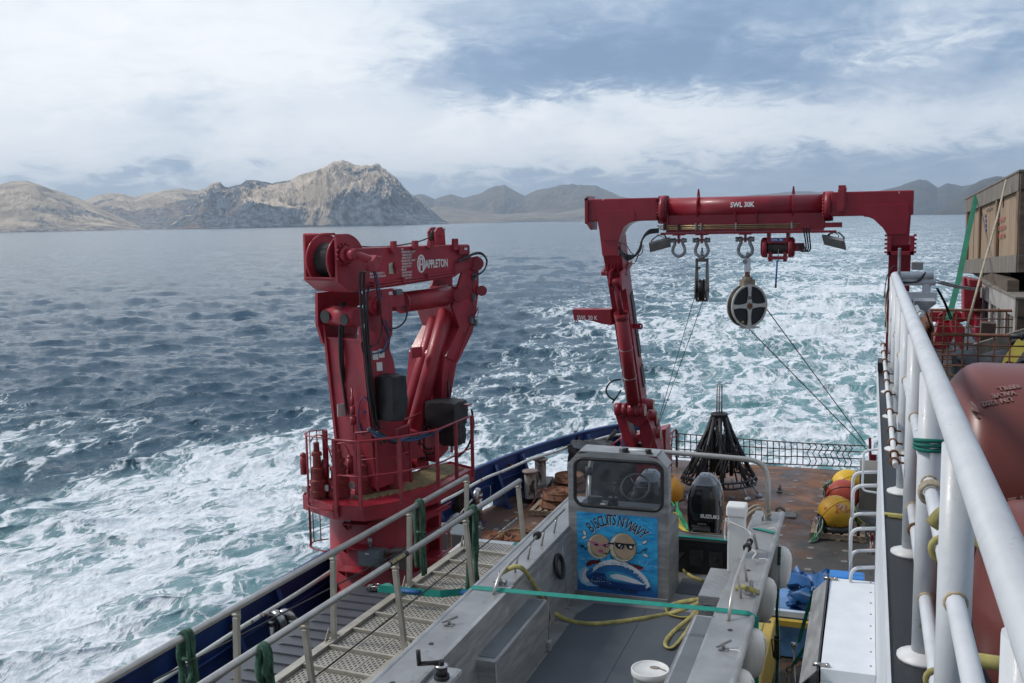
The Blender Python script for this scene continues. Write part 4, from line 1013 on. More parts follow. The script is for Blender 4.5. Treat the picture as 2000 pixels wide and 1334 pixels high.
# head sheave above the boom and its rope
sh_c = kp(877, 460)-CW*.25; f_ = cpoly([(870, 478), (868, 452), (873, 444), (881, 443), (886, 450), (888, 480)], .12, .16); f_.cyl(sh_c+CW*.02, sh_c+CW*.10, .02, n=8); part('sheave_cheek', f_, crane_red, crane)
f_ = cpoly([(870, 478), (868, 452), (873, 444), (881, 443), (886, 450), (888, 480)], -.02, .01); part('sheave_cheek', f_, crane_red, crane)
f_ = MB(); f_.cyl(sh_c-CW*.07, sh_c+CW*.005, .115, n=24); f_.torus(sh_c-CW*.035, .112, .018, axis=CW, n=24); part('sheave', f_, steel_dark, crane)
f_ = MB(); f_.tube(spline([kp(690, 480, 0), kp(733, 482.5, .0), kp(780, 479, .03), kp(820, 471, .05), kp(850, 458, .06), kp(869, 447, .06)], 6), .012, 6); part('hoist_wire', f_, wire_rope, crane)
# ---- folded jib
jb = cpoly([(911, 531), (920, 508), (935, 505), (943, 520), (943, 566), (938, 610), (931, 650), (902, 709), (879, 697), (905, 640), (893, 597)], .22, .26); part('knuckle_plate', jb, crane_red, crane)
jb = cpoly([(911, 531), (920, 508), (935, 505), (943, 520), (943, 566), (938, 610), (931, 650), (902, 709), (879, 697), (905, 640), (893, 597)], -.36, -.32); part('knuckle_plate', jb, crane_red, crane)
jb = cpoly([(900, 560), (943, 560), (931, 650), (902, 709), (879, 697), (905, 640)], -.32, .22); part('knuckle_box', jb, crane_red, crane)
jb = cpoly([(880, 694), (903, 708), (897, 740), (891, 778), (886, 880), (862, 905), (868, 860), (873, 777), (874, 735)], -.40, .24); jo = part('jib', jb, crane_red, crane, bevel=.008)
# plated inner face of the jib looking back at the tower
iw = MB(); A0 = [kp(890, 592)-CW*.35, kp(906, 640)-CW*.35, kp(880, 694)-CW*.35, kp(873, 777)-CW*.35, kp(862, 905)-CW*.35]
iw.grid([[p-CW*.56 for p in A0], [p+CW*.22 for p in A0]], smooth=False); part('jib_web', iw, crane_red, crane, solid=.02)
f_ = MB(); c_ = kp(871, 742, .05)-CU*.02
oct_ = [c_+CW*(-.22+.20*math.cos(a))+V(0, 0, .30*math.sin(a))-CU*.03 for a in [PI/8+2*PI*i/8 for i in range(8)]]; f_.prism(oct_, -CU*.02); part('doubler_plate', f_, crane_red, jo)
f_ = MB(); f_.cyl(c_-CW*.22-CU*.055, c_-CW*.22-CU*.075, .085, n=20); part('cable_port', f_, black_rub, jo)
f_ = MB(); f_.tube(spline([c_-CW*.22-CU*.08, c_-CW*.20-CU*.12+V(0, 0, -.05), c_-CW*.22-CU*.1+V(0, 0, -.2), c_-CW*.24-CU*.06+V(0, 0, -.36)], 5), .032, 8); part('cable_bundle', f_, blue_hose, jo)
f_ = cpoly([(842, 682), (862, 680), (862, 700), (842, 704)], -.1, -.06); f_.box(kp(852, 692, -.15), (.04, .25, .05)); part('rest_bracket', f_, crane_red, jo)
f_ = MB(); f_.tube([kp(880, 775, .27), kp(882, 730, .27), kp(913, 650, .27), kp(934, 600, .27)], .010, 6); f_.tube([kp(876, 775, .27), kp(878, 730, .27), kp(909, 648, .27)], .008, 6); part('hydraulic_line', f_, crane_red, jo)
f_ = MB(); f_.cyl(kp(875.5, 745, .29), kp(875.5, 785, .29), .018, n=8); part('hose_end', f_, black_hose, jo)
# boom to knuckle pivot bosses
for (x, y, r_) in ((931, 515, .12), (898, 576, .11), (941, 568, .09)):
    f_ = MB(); f_.cyl(kp(x, y, .26), kp(x, y, .34), r_, n=20); f_.cyl(kp(x, y, .34), kp(x, y, .36), r_*.5, n=16); part('pivot_boss', f_, crane_red, crane)
f_ = cpoly([(911, 505), (938, 500), (941, 520), (915, 522)], .262, .30); part('pivot_arm', f_, crane_red, crane)
for (x, y) in ((927, 541), (925, 580), (921, 625), (929, 630)): part('valve_block', MB().box(kp(x, y, .28), (.05, .08, .12)), enclosure, crane, bevel=.005)
vb = MB(); vb.tube(spline([kp(926, 552, .31), kp(922, 565, .32), kp(928, 575, .31), kp(922, 590, .32), kp(925, 600, .31), kp(920, 612, .32), kp(926, 622, .31)], 4), .007, 5); vb.tube(spline([kp(928, 600, .31), kp(934, 608, .32), kp(931, 620, .31), kp(922, 614, .31)], 4), .006, 5); part('thin_cable', vb, black_hose, crane)
f_ = MB()
for k in range(3): f_.tube(spline([kp(893, 512, .36), kp(908, 506-k, .38), kp(925, 497-k, .38), kp(940, 496-k, .38), kp(950, 506, .36), kp(950, 517, .34), kp(943, 530, .33), kp(926, 540+k, .33)], 6), .016, 7)
part('knuckle_hoses', f_, black_hose, crane)
# ---- cylinders
def cylinder(a, b, r0, rod0, frac, name):
    f_ = MB(); m_ = a.lerp(b, frac); f_.cyl(a, m_, r0, n=24); f_.cyl(a.lerp(b, frac-.025), m_, r0*1.08, n=24); f_.cyl(a, a.lerp(b, .03), r0*1.06, n=24)
    o = part(name, f_, crane_red, crane); g = MB(); g.cyl(m_, b, rod0, n=16); part('piston_rod', g, galv, o)
    return o
cylinder(kp(783, 591, .10), kp(906, 574, .10), .165, .10, .93, 'jib_cylinder')
f_ = cpoly([(770, 575), (790, 572), (792, 605), (775, 608)], -.12, .34); part('cylinder_bracket', f_, crane_red, crane)
f_ = cpoly([(738, 566), (762, 563), (766, 590), (742, 602)], .36, .42); part('junction_box', f_, crane_red, crane); f_ = cpoly([(752, 570), (759, 569), (760, 575), (753, 576)], .421, .425); part('tag', f_, paper, crane)
f_ = cpoly([(763, 566), (774, 564), (775, 574), (764, 576)], .40, .47); part('valve_block', f_, enclosure, crane)
cylinder(kp(806, 850, .02), kp(884, 560, .02), .135, .10, .97, 'lift_cylinder')
cylinder(kp(786, 850, -.28), kp(868, 560, -.28), .125, .10, .97, 'lift_cylinder')
f_ = MB(); f_.cyl(K(.25, -.38, 5.25), K(.25, .36, 5.25), .11, n=16); part('cylinder_pin', f_, crane_red, crane)
f_ = MB(); f_.prism([K(.05, -.36, 4.95), K(.75, -.36, 4.95), K(.35, -.36, 5.5), K(.05, -.36, 5.6)], CW*.05); part('cylinder_lug', f_, crane_red, crane); f_ = MB(); f_.prism([K(.05, .30, 4.95), K(.75, .30, 4.95), K(.35, .30, 5.5), K(.05, .30, 5.6)], CW*.05); part('cylinder_lug', f_, crane_red, crane)
f_ = MB(); f_.box2((0, 0, 0), (0.01, .01, .01))
ft = MB(); ft.prism([K(1.0, -.40, 4.62), K(1.3, -.40, 4.62), K(1.3, -.05, 4.62), K(1.0, -.05, 4.62)], (0, 0, .3)); part('jib_rest', ft, crane_red, crane)
# ---- hoses
def hose(pts, r_, m, w_=.49, name='hose', n=6):
    pts = [p if len(p) == 2 else (p[0], p[1], p[2]+(.07 if p[2] >= .30 else 0)) for p in pts]
    return part(name, MB().tube(spline([kp(x, y, ww) if True else 0 for x, y, ww in [(p+(w_,))[:3] if len(p) == 2 else p for p in pts]], n), r_, 7), m, crane)
hose([(706, 530, .55), (703, 545, .52), (705, 600, .46), (712, 680, .42), (720, 760, .42), (728, 815, .42), (738, 850, .45), (745, 868, .5)], .021, black_hose)
hose([(712, 530, .55), (711, 545, .52), (712, 600, .46), (718, 680, .42), (726, 760, .42), (735, 815, .42), (744, 845, .45), (752, 865, .5)], .021, black_hose)
hose([(720, 560, .42), (717, 600, .44), (722, 690, .42), (730, 770, .42), (736, 830, .45)], .017, black_hose)
hose([(721, 520, .5), (732, 530, .5), (740, 560, .47), (748, 610, .45), (757, 640, .43), (756, 665, .42), (746, 685, .42), (722, 693, .42)], .012, blue_hose)
hose([(719, 518, .5), (731, 536, .5), (738, 580, .47), (748, 630, .45), (760, 660, .43), (757, 680, .42), (743, 690, .42)], .011, black_hose)
hose([(745, 615, .42), (745, 650, .42), (736, 672, .42), (724, 677, .42)], .010, black_hose)
hose([(790, 596, .3), (795, 610, .3), (790, 628, .3), (775, 640, .32), (757, 642, .38)], .014, black_hose)
hose([(668, 590, 0), (664, 640, .0), (664, 700, .0), (670, 750, -.05), (676, 790, -.05), (688, 820, 0), (705, 840, .1), (720, 850, .2)], .022, black_hose)
hose([(673, 590, 0), (669, 640, .0), (669, 700, .0), (675, 750, -.05), (682, 785, -.05), (696, 815, 0), (712, 832, .1), (730, 840, .2)], .022, black_hose)
hose([(672, 605, 0.05), (682, 625, .05), (695, 634, .1), (706, 628, .15), (712, 610, .2)], .012, black_hose)
hose([(712, 660, .4), (706, 670, .4), (710, 690, .4), (718, 700, .4)], .010, black_hose)
hose([(700, 735, .1), (715, 730, .25), (724, 745, .35), (726, 775, .38), (715, 800, .3), (705, 812, .2), (703, 830, .2), (708, 850, .25)], .015, blue_hose)
hose([(722, 790, .38), (712, 775, .35), (703, 785, .3), (700, 810, .25), (704, 840, .2)], .010, blue_hose)
for k in range(7):
    random.seed(100+k); o_ = lambda: random.uniform(-5, 5)
    hose([(720+o_(), 838+o_(), .5), (745+o_(), 850+o_(), .7), (775+o_(), 862+o_(), .7), (800+o_(), 858+o_(), .6), (835+o_(), 848+o_(), .5), (862+o_(), 842+o_(), .4)], .014+.004*(k % 2), black_hose if k % 3 else blue_hose)
for k in range(7):      # loose coils below the remote box
    random.seed(200+k); c0 = K(1.15, .1, 5.02+.03*k); R0 = .26+.02*(k % 3)
    pts = [c0+CU*(R0*1.1*math.cos(a))*1+CW*(.08*math.sin(a*2+k))+V(0, 0, R0*.95*math.sin(a)) for a in [2*PI*i/18 for i in range(18)]]
    part('coiled_hose', MB().tube(pts, .015, 6, closed=True), black_hose, crane)
hose([(921, 800, .65), (925, 830, .6), (918, 862, .5), (908, 880, .4), (893, 893, .3)], .018, black_hose)
rd = cpoly([(700, 740), (706, 715), (710, 740), (708, 780), (702, 780)], -.1, .0); rd = MB()
for k, z in enumerate((5.7, 5.85, 6.0)): rd.cyl(K(-.66, .16, z), K(-.66, .16, z+.12), .05-.012*k, n=10)
rd.cyl(K(-.66, .16, 5.3), K(-.66, .16, 6.25), .014, n=6); part('limit_switch_rod', rd, crane_red, crane)
# black weather covers
def lumpy(c, sx, sy, sz, seed, rot=0, sub=7, amt=.04):
    mb = MB(); random.seed(seed)
    for ax in range(3):
        for sg in (-1, 1):
            rows = []
            for i in range(sub+1):
                r_ = []
                for j in range(sub+1):
                    a, b = i/sub*2-1, j/sub*2-1
                    p = [0, 0, 0]; p[ax] = sg; p[(ax+1) % 3] = a; p[(ax+2) % 3] = b
                    v = Vector(p); e = max(0, abs(v.x)+abs(v.y)+abs(v.z)-2)*.07
                    v = v*(1-e)
                    q_ = v.x*3.1+seed, v.y*2.7, v.z*3.3
                    from mathutils import noise as mn
                    dsp = mn.noise_vector(Vector(q_))*amt*1.6+mn.noise_vector(Vector(q_)*2.7)*amt*.8
                    v2 = Vector((v.x*sx/2, v.y*sy/2, v.z*sz/2))+dsp
                    v2 = Matrix.Rotation(rot, 3, 'Z')@v2
                    r_.append(Vector(c)+v2)
                rows.append(r_)
            mb.grid(rows)
    return mb
c_ = kp(764, 776, .62); o = part('weather_cover', lumpy(c_, .37, .32, .68, 3, rot=-ca, amt=.016), black_cloth, crane, label='tall black cover over the crane controls')
f_ = MB(); q_ = ks(774, 755, .0); 
c2 = kp(872, 806, .45); part('weather_cover', lumpy(c2+V(0, 0, 0), .56, .48, .42, 8, rot=-ca+.2, amt=.013), black_cloth, crane, label='boxy black cover over the remote stand')
part('weather_cover', lumpy(c2+V(.08, 0.05, -.33), .34, .34, .40, 12, rot=-ca+.2, amt=.016), black_cloth, crane, label='lower black cover under the boxy one')
f_ = cpoly([(700, 795), (716, 793), (717, 818), (701, 820)], -.1, -.09); part('notice', f_, paper, crane)
# ================================================================== A-FRAME
AY = 19.3
def ap(px, py, y=AY): return at(px, py, y=y)
af = thing('a_frame', 'big dark red stern A-frame with a round crossbeam standing over the aft deck', 'a-frame', (-2.2, 21.3, DZ))
zc = 8.865
# left and right box ends of the crossbeam
bl = MB(); bl.prism([V(-5.16, AY-.24, 8.66), V(-3.86, AY-.24, 8.66), V(-3.86, AY-.24, 9.10), V(-5.16, AY-.24, 9.10)], (0, .48, 0)); part('beam_box', bl, frame_red, af, bevel=.02)
bl = MB(); bl.prism([V(-5.28, AY-.27, 8.62), V(-5.22, AY-.27, 8.62), V(-5.22, AY-.27, 9.12), V(-5.28, AY-.27, 9.12)], (0, .54, 0)); bl.box2((-5.22, AY-.22, 8.68), (-5.16, AY+.22, 9.05)); bl.prism([V(-5.29, AY-.27, 9.08), V(-5.22, AY-.27, 9.16), V(-5.20, AY-.27, 9.08)], (0, .54, 0)); bl.prism([V(-5.26, AY-.27, 8.64), V(-5.17, AY-.27, 8.50), V(-5.17, AY-.27, 8.66)], (0, .54, 0))
part('end_flange', bl, frame_red, af)
br = MB(); br.box2((-.68, AY-.24, 8.68), (.715, AY+.24, 9.115)); part('beam_box', br, frame_red, af, bevel=.02)
br = MB(); br.box2((-.50, AY-.28, 8.80), (-.42, AY+.28, 9.20)); br.box2((-.56, AY-.29, 8.76), (-.45, AY-.245, 9.16)); br.box2((-.555, AY-.2, 9.12), (-.43, AY+.2, 9.235)); part('stop_bracket', br, rail_red, af, bevel=.006)
# tube with flanges
tb = MB(); tb.cyl((-3.66, AY, zc+.03), (-.80, AY, zc+.03), .195, n=40); part('beam_tube', tb, frame_red, af)
for x in (-3.77, -.735):
    f_ = MB(); f_.cyl((x-.055, AY, zc), (x+.055, AY, zc), .275, n=40); f_.cyl((x-.09, AY, zc), (x+.09, AY, zc), .235, n=40); fl_ = part('bolted_flange', f_, frame_red, af)
    b_ = MB()
    for k in range(26):
        a = 2*PI*k/26
        for sx in (-.058, .058): b_.cyl((x+sx, AY+.255*math.cos(a), zc+.255*math.sin(a)), (x+sx*1.6, AY+.255*math.cos(a), zc+.255*math.sin(a)), .016, n=6)
    part('bolt_ring', b_, frame_red, fl_, kind='stuff')
# hanging web under the tube
wb = MB(); wb.prism([V(-3.72, AY-.13, 8.47), V(-.78, AY-.13, 8.47), V(-.78, AY-.13, 8.80), V(-3.72, AY-.13, 8.80)], (0, .26, 0)); part('beam_web', wb, frame_red, af)
wb = MB(); wb.box2((-3.80, AY-.19, 8.385), (-.58, AY+.19, 8.425)); wb.box2((-3.70, AY-.145, 8.43), (-.80, AY+.145, 8.468)); part('lower_flange', wb, frame_red, af, bevel=.004)
wb = MB(); wb.box2((-.78, AY-.2, 8.48), (-.48, AY+.0, 8.57)); part('flange_tip', wb, frame_red, af)
for x in (-3.10, -1.35):
    g_ = MB(); g_.prism([V(x-.01, AY+.23*math.cos(a), zc+.03+.235*math.sin(a)) for a in [2*PI*i/28 for i in range(28)]], (.02, 0, 0)); g_.prism([V(x-.03, AY-.01, zc+.24), V(x+.03, AY-.01, zc+.24), V(x+.012, AY-.01, zc+.38), V(x-.012, AY-.01, zc+.38)], (0, .02, 0)); part('rib', g_, frame_red, af)
for x in (-3.66, -2.39, -2.0, -.80):
    g_ = MB(); g_.box2((x-.008, AY-.20, 8.47), (x+.008, AY-.132, 8.80)); part('web_stiffener', g_, frame_red, af)
for k, z in enumerate((8.555, 8.52, 8.49)):
    part('hydraulic_pipe', MB().tube([V(-3.86+.03*k, AY-.21, z-.0), V(-2.5, AY-.21, z-.004), V(-1.20-.04*k, AY-.21, z)], .0115, 8), mat('brass_coloured_pipe', (.28, .22, .12), .35, metal=.7, var=.2, vscale=6), af)
for x in (-3.72, -3.45, -3.12, -3.02, -2.37, -1.36):
    part('pipe_clip', MB().box((x, AY-.215, 8.53), (.03, .035, .13)), galv if x > -3.4 else steel_dark, af)
# haunches (curved gussets down to the legs)
def haunch(pts, y0, y1, name='haunch'):
    mb = MB(); P = [at(x, y, y=AY-.24) for x, y in pts]; mb.prism([V(p.x, y0, p.z) for p in P], (0, y1-y0, 0)); part(name, mb, frame_red, af, bevel=.012)
cL = [(1243, 432), (1235, 433), (1226, 437), (1218, 444), (1212, 453), (1209, 462), (1208, 470)]
haunch([(1165, 425), (1164, 412), (1240, 410)]+cL+[(1206, 500), (1176, 500), (1170, 450)], AY-.235, AY+.235)
cR = [(1686, 423), (1696, 424), (1706, 428), (1716, 436), (1725, 446), (1731, 456), (1735, 462)]
haunch([(1780, 415), (1690, 411)]+cR+[(1736, 480), (1775, 480), (1778, 440)], AY-.235, AY+.235)
# raised doubler panels seen on the haunch faces
for P_s in ([(1166, 411), (1236, 409), (1240, 414), (1240, 430), (1232, 433), (1218, 444), (1208, 470), (1180, 470), (1170, 430)], [(1776, 398), (1688, 400), (1686, 404), (1690, 421), (1706, 428), (1725, 446), (1733, 458), (1770, 458), (1776, 420)]):
    mb = MB(); P = [at(x, y, y=AY-.25) for x, y in P_s]; mb.prism([V(p.x, AY-.256, p.z) for p in P], (0, .02, 0)); part('haunch_panel', mb, frame_red, af, bevel=.006)
sc_ = MB(); p = at(1176, 392, y=AY-.26); 
sc_.prism([p+V(0, 0, 0), p+V(.03, 0, .02), p+V(.05, 0, .06), p+V(.02, 0, .05)], (0, -.003, 0)); sc_.prism([at(1755, 374, y=AY-.255), at(1756.5, 374, y=AY-.255), at(1757, 378, y=AY-.255), at(1755.5, 378, y=AY-.255)], (0, -.003, 0)); part('chipped_paint', sc_, text_white, af)
# right leg (runs down behind the upper deck)
rl_ = MB(); rl_.prism([V(.33, AY-.2, 8.16), V(.70, AY-.2, 8.16), V(.70, AY+.2, 8.16), V(.33, AY+.2, 8.16)], (0, 2.0, -4.9)); part('leg', rl_, frame_red, af)
fb = MB(); a, b = ap(1734, 461), ap(1783, 497)
for x0, x1 in ((a.x-.01, a.x+.06), (b.x-.06, b.x+.01)): fb.box2((x0, AY-.3, b.z), (x1, AY+.28, a.z))
fb.box2((a.x, AY-.3, b.z), (b.x, AY+.28, b.z+.07)); cf = part('leg_clamp', fb, frame_red, af, bevel=.006)
bb = MB()
for k in range(5):
    for xx in (a.x-.03, b.x+.02): bb.box((xx, AY-.22, b.z+.05+.075*k), (.05, .06, .035))
part('bolt_row', bb, frame_red, cf, kind='stuff')
# left leg
LT = V(-4.80, 19.45, 8.25); LB = V(-4.63, 20.85, 4.62)
ld = (LB-LT).normalized(); lx = V(1, 0, 0); ln = lx.cross(ld).normalized()
def seg(t0, t1, w0, w1, d0, d1, name, sh=0):
    a, b = LT.lerp(LB, t0), LT.lerp(LB, t1); mb = MB()
    vs = [a+lx*(-w0/2)+ln*(-d0/2), a+lx*(w0/2)+ln*(-d0/2), a+lx*(w0/2)+ln*(d0/2), a+lx*(-w0/2)+ln*(d0/2)]
    vs += [b+lx*(-w1/2+sh)+ln*(-d1/2), b+lx*(w1/2+sh)+ln*(-d1/2), b+lx*(w1/2+sh)+ln*(d1/2), b+lx*(-w1/2+sh)+ln*(d1/2)]
    mb._add(vs, [(0, 3, 2, 1), (4, 5, 6, 7), (0, 1, 5, 4), (1, 2, 6, 5), (2, 3, 7, 6), (3, 0, 4, 7)]); return part(name, mb, frame_red, af, bevel=.012)
lg1 = seg(-.02, .14, .40, .36, .52, .5, 'leg_head'); lg2 = seg(.14, 1.0, .36, .34, .50, .46, 'leg')
f_ = MB(); c_ = LT.lerp(LB, .145)
f_.beam(c_-lx*.25-ln*.29, c_+lx*.22-ln*.29, .05, .07); f_.beam(c_-lx*.25-ln*.29, c_-lx*.25+ln*.29, .05, .07); f_.beam(c_+lx*.22-ln*.29, c_+lx*.22+ln*.29, .05, .07)
for k in range(7): f_.cyl(c_-lx*(.23-.075*k)-ln*.30, c_-lx*(.23-.075*k)-ln*.36, .018, n=6)
part('leg_clamp', f_, frame_red, af)
f_ = MB()
for k in range(4): f_.box(LT.lerp(LB, .10)+lx*(-.12+.07*k)-ln*.262, (.012, .02, .34))
part('leg_rib', f_, frame_red, af)
for t0 in (.30, .42, .55, .74):        # cable tray brackets down the right side
    f_ = MB(); f_.beam(LT.lerp(LB, t0)+lx*.185+ln*.1, LT.lerp(LB, t0+.12)+lx*.185+ln*.1, .02, .2, upv=ln); part('edge_strip', f_, steel_dark, af)
# padeye on leg
f_ = MB(); q_ = at(1243, 637, y=20.0); f_.box(q_, (.16, .05, .10)); f_.torus(q_+V(.07, 0, .0), .05, .02, axis=(0, 1, 0), n=14, m=6); part('padeye', f_, frame_red, af)
# side arm with its lettering
sa = MB(); P = [at(x, y, y=19.75) for x, y in ((1121, 603), (1196, 603), (1198, 634), (1178, 631), (1162, 626), (1150, 624), (1125, 624))]
sa.prism([V(p.x, 19.6, p.z) for p in P], (0, .36, 0)); arm = part('side_arm', sa, frame_red, af, bevel=.01)
q_ = at(1122.5, 627.5, y=19.60); text_obj('SWL 20 K', .125, text_white, arm, V(q_.x+.05, 19.592, q_.z+.035), (1, 0, 0), (0, 0, 1), xs=.82, bold=.002)
f_ = MB(); q_ = at(1164, 603, y=19.78); f_.torus(q_, .055, .018, axis=(0, 1, 0), n=14, m=6, a0=0, a1=PI, xdir=(1, 0, 0)); f_.box(q_, (.15, .04, .02)); q2 = at(1126, 627, y=19.78); f_.torus(q2+V(0, 0, .0), .03, .012, axis=(0, 1, 0), n=10, m=5); part('lifting_eye', f_, frame_red, arm)
# lettering on the tube (follows the front of the tube)
text_obj('SWL 30K', .135, text_white, af, V(-2.475, AY-.208, zc+.02), (1, 0, 0), (0, 0.30, 1), xs=.82, bold=.0035, depth=.004)
# main cylinder in front of the left leg
c0 = at(1213, 612, y=19.30); c1 = at(1237, 786, y=20.15)
f_ = MB(); f_.cyl(c0, c1, .135, n=28); f_.cyl(c0, c0.lerp(c1, .05), .148, n=28); mc = part('luffing_cylinder', f_, frame_red, af)
for t0 in (.38, .70): part('band', MB().torus(c0.lerp(c1, t0), .137, .008, axis=(c1-c0), n=28, m=5), galv, mc)
f_ = MB(); top = at(1203, 555, y=19.1); f_.cyl(top, c0, .06, n=16); part('piston_rod', f_, frame_red, mc)
f_ = MB(); f_.cyl(top+V(-.14, 0, 0.04), top+V(.14, 0, .04), .085, n=20); part('rod_eye', f_, frame_red, mc)
for sx in (-.13, .10):
    f_ = MB(); f_.prism([top+V(sx, .25, .30), top+V(sx, -.05, .25), top+V(sx, -.12, .0), top+V(sx, .0, -.12), top+V(sx, .3, -.1)], (.035, 0, 0)); part('cylinder_lug', f_, frame_red, af)
# knuckle pin at the foot and its supports
kc = at(1232, 800, y=20.25)
for (x0, x1) in ((-.33, -.19), (-.18, -.06), (-.05, .10), (.11, .20), (.21, .30)):
    part('pin_sleeve', MB().cyl(kc+V(x0, 0, 0), kc+V(x1, 0, 0), .135, n=24), frame_red, af)
part('pin_cap', MB().cyl(kc+V(.30, 0, 0), kc+V(.315, 0, 0), .12, n=24), mat('cream_pin_cap', (.40, .36, .27), .5, var=.2), af)
for (px, py, r_) in ((1276, 790, .13), (1283, 813, .115), (1290, 846, .13)):
    q_ = at(px, py, y=20.75); f_ = MB(); f_.cyl(q_-V(.42, 0, -.02), q_, r_, r_*.85, n=24); o = part('hinge_pin', f_, frame_red, af); part('pin_cap', MB().cyl(q_, q_+V(.015, 0, 0), r_*.75, n=20), MATS['cream_pin_cap'], o)
def plate(pts, y0, y1, name):
    mb = MB(); P = [at(x, y, y=y0) for x, y in pts]; mb.prism(P, (0, y1-y0, 0)); return part(name, mb, frame_red, af, bevel=.008)
plate([(1200, 806), (1212, 812), (1220, 812), (1239, 872), (1237, 885), (1228, 884), (1218, 862)], 20.3, 20.75, 'support_leg')
plate([(1214, 812), (1262, 808), (1264, 820), (1248, 834), (1220, 820)], 20.3, 20.6, 'support_web')
plate([(1245, 812), (1262, 806), (1286, 880), (1283, 900), (1258, 900), (1252, 862)], 20.45, 20.85, 'support_leg')
plate([(1262, 793), (1276, 806), (1282, 824), (1290, 860), (1292, 890), (1283, 892), (1268, 826)], 20.9, 21.2, 'support_leg')
plate([(1240, 850), (1300, 838), (1300, 905), (1240, 905)], 21.3, 21.9, 'support_block')
bs = MB(); bs.box2((-5.05, 20.9, DZ), (-4.12, 22.1, 3.55)); part('base', bs, frame_red, af, bevel=.02)
f_ = MB(); q_ = at(1243, 868, y=20.8); f_.box(q_, (.36, .2, .09)); part('rubber_pad', f_, black_rub, af, bevel=.02)
f_ = MB()
for k in range(3): f_.tube(spline([at(1223+4*k, 818, y=20.9), at(1226+4*k, 832, y=20.9), at(1233+4*k, 838, y=20.9), at(1242, 840+3*k, y=20.9), at(1238, 855, y=20.9)], 5), .02, 6)
part('hose', f_, black_hose, af)
f_ = MB(); f_.tube(spline([at(1212, 741, y=19.9), at(1196, 744, y=19.8), at(1186, 755, y=19.8), at(1184, 765, y=19.8), at(1190, 775, y=19.8), at(1200, 782, y=19.9)], 6), .018, 7); f_.tube([at(1213, 762, y=19.9), at(1203, 777, y=19.9), at(1196, 787, y=19.9)], .018, 7); part('hose', f_, black_hose, af)
# hoses at the beam
for k in range(4):
    f_ = MB(); f_.tube(spline([V(-3.82, AY-.22, 8.50-.02*k), V(-4.02, AY-.24, 8.47-.02*k), V(-4.14, AY-.25, 8.30), V(-4.17-.01*k, AY-.25, 8.12), V(-4.28-.02*k, AY-.25, 8.00-.02*k), V(-4.48, AY-.24, 8.02-.03*k), V(-4.62, AY-.20, 8.14), V(-4.70, AY-.1, 8.28)], 6), .017, 7); part('hose', f_, black_hose, af)
f_ = MB(); f_.tube(spline([V(-4.12, AY-.26, 8.2), V(-4.14, AY-.27, 8.05), V(-4.24, AY-.27, 7.98), V(-4.36, AY-.27, 8.06), V(-4.46, AY-.27, 8.2), V(-4.66, AY-.2, 8.26)], 6), .008, 6); f_.tube(spline([V(-4.2, AY-.26, 8.05), V(-4.28, AY-.27, 7.86), V(-4.38, AY-.27, 7.84), V(-4.46, AY-.27, 7.93), V(-4.6, AY-.2, 8.16)], 6), .011, 6); part('cable', f_, black_hose, af)
# red railings by the foot
f_ = MB(); A, B_ = at(1283, 905, y=21.2), at(1321, 842, y=22.4)
rr = [at(1283, 905, y=21.2), at(1285, 868, y=21.2), at(1320, 838, y=22.6), at(1321, 856, y=22.6)]
part('foot_rail', MB().tube(rr, .022, 7), rail_red, af); part('foot_rail', MB().tube([at(1290, 872, y=21.3), at(1321, 850, y=22.6)], .018, 7), rail_red, af)
for px, p0, p1, y in ((1290, 866, 900, 21.3), (1299, 858, 895, 21.7), (1307, 851, 890, 22.1), (1313, 845, 885, 22.4)): part('rail_post', MB().cyl(at(px, p0, y=y), at(px-2, p1, y=y), .018, n=7), rail_red, af)
part('foot_rail', MB().tube([at(1192, 872, y=20.6), at(1216, 852, y=21.4)], .02, 7), rail_red, af); part('foot_rail', MB().tube([at(1194, 886, y=20.6), at(1216, 868, y=21.4)], .016, 7), rail_red, af)
for px, p0, p1 in ((1199, 866, 900), (1214, 853, 892)): part('rail_post', MB().cyl(at(px, p0, y=20.9), at(px, p1, y=20.9), .018, n=7), rail_red, af)

# ---- things hanging from the beam
def shackle(x, z, s, label):
    o = thing('bow_shackle', label, 'shackle', (x, AY, z), 'bow shackles under the crossbeam')
    k = s; b = MB()
    pts = [V(x-.085*k, AY, z), V(x-.075*k, AY, z-.06*k), V(x-.115*k, AY, z-.16*k), V(x-.10*k, AY, z-.25*k), V(x, AY, z-.31*k), V(x+.10*k, AY, z-.25*k), V(x+.115*k, AY, z-.16*k), V(x+.075*k, AY, z-.06*k), V(x+.085*k, AY, z)]
    b.tube(spline(pts, 4), .030*k, 10); b.sphere(V(x-.085*k, AY, z), .05*k, 12, 8); b.sphere(V(x+.085*k, AY, z), .05*k, 12, 8); part('bow', b, galv, o)
    b = MB(); b.cyl((x-.15*k, AY, z), (x+.14*k, AY, z), .026*k, n=10); b.cyl((x-.165*k, AY, z), (x-.12*k, AY, z), .048*k, n=6); b.cyl((x+.11*k, AY, z), (x+.15*k, AY, z), .048*k, n=6); part('pin', b, galv, o)
    e = MB(); e.prism([V(x-.018, AY-.07, z-.06), V(x-.018, AY+.07, z-.06), V(x-.018, AY+.07, 8.385), V(x-.018, AY-.07, 8.385)], (.036, 0, 0)); e.box2((x-.11, AY-.1, 8.365), (x+.11, AY+.1, 8.384)); part('padeye', e, frame_red, af)
    return o
shackle(at(1326, 465, y=AY).x, 8.27, 1.0, 'empty galvanised bow shackle hanging next to the left floodlight')
shackle(at(1371, 463, y=AY).x, 8.27, 1.05, 'bow shackle carrying the small dark snatch block')
shackle(at(1456, 462, y=AY).x, 8.28, 1.1, 'bow shackle carrying the white-cheeked sheave block')
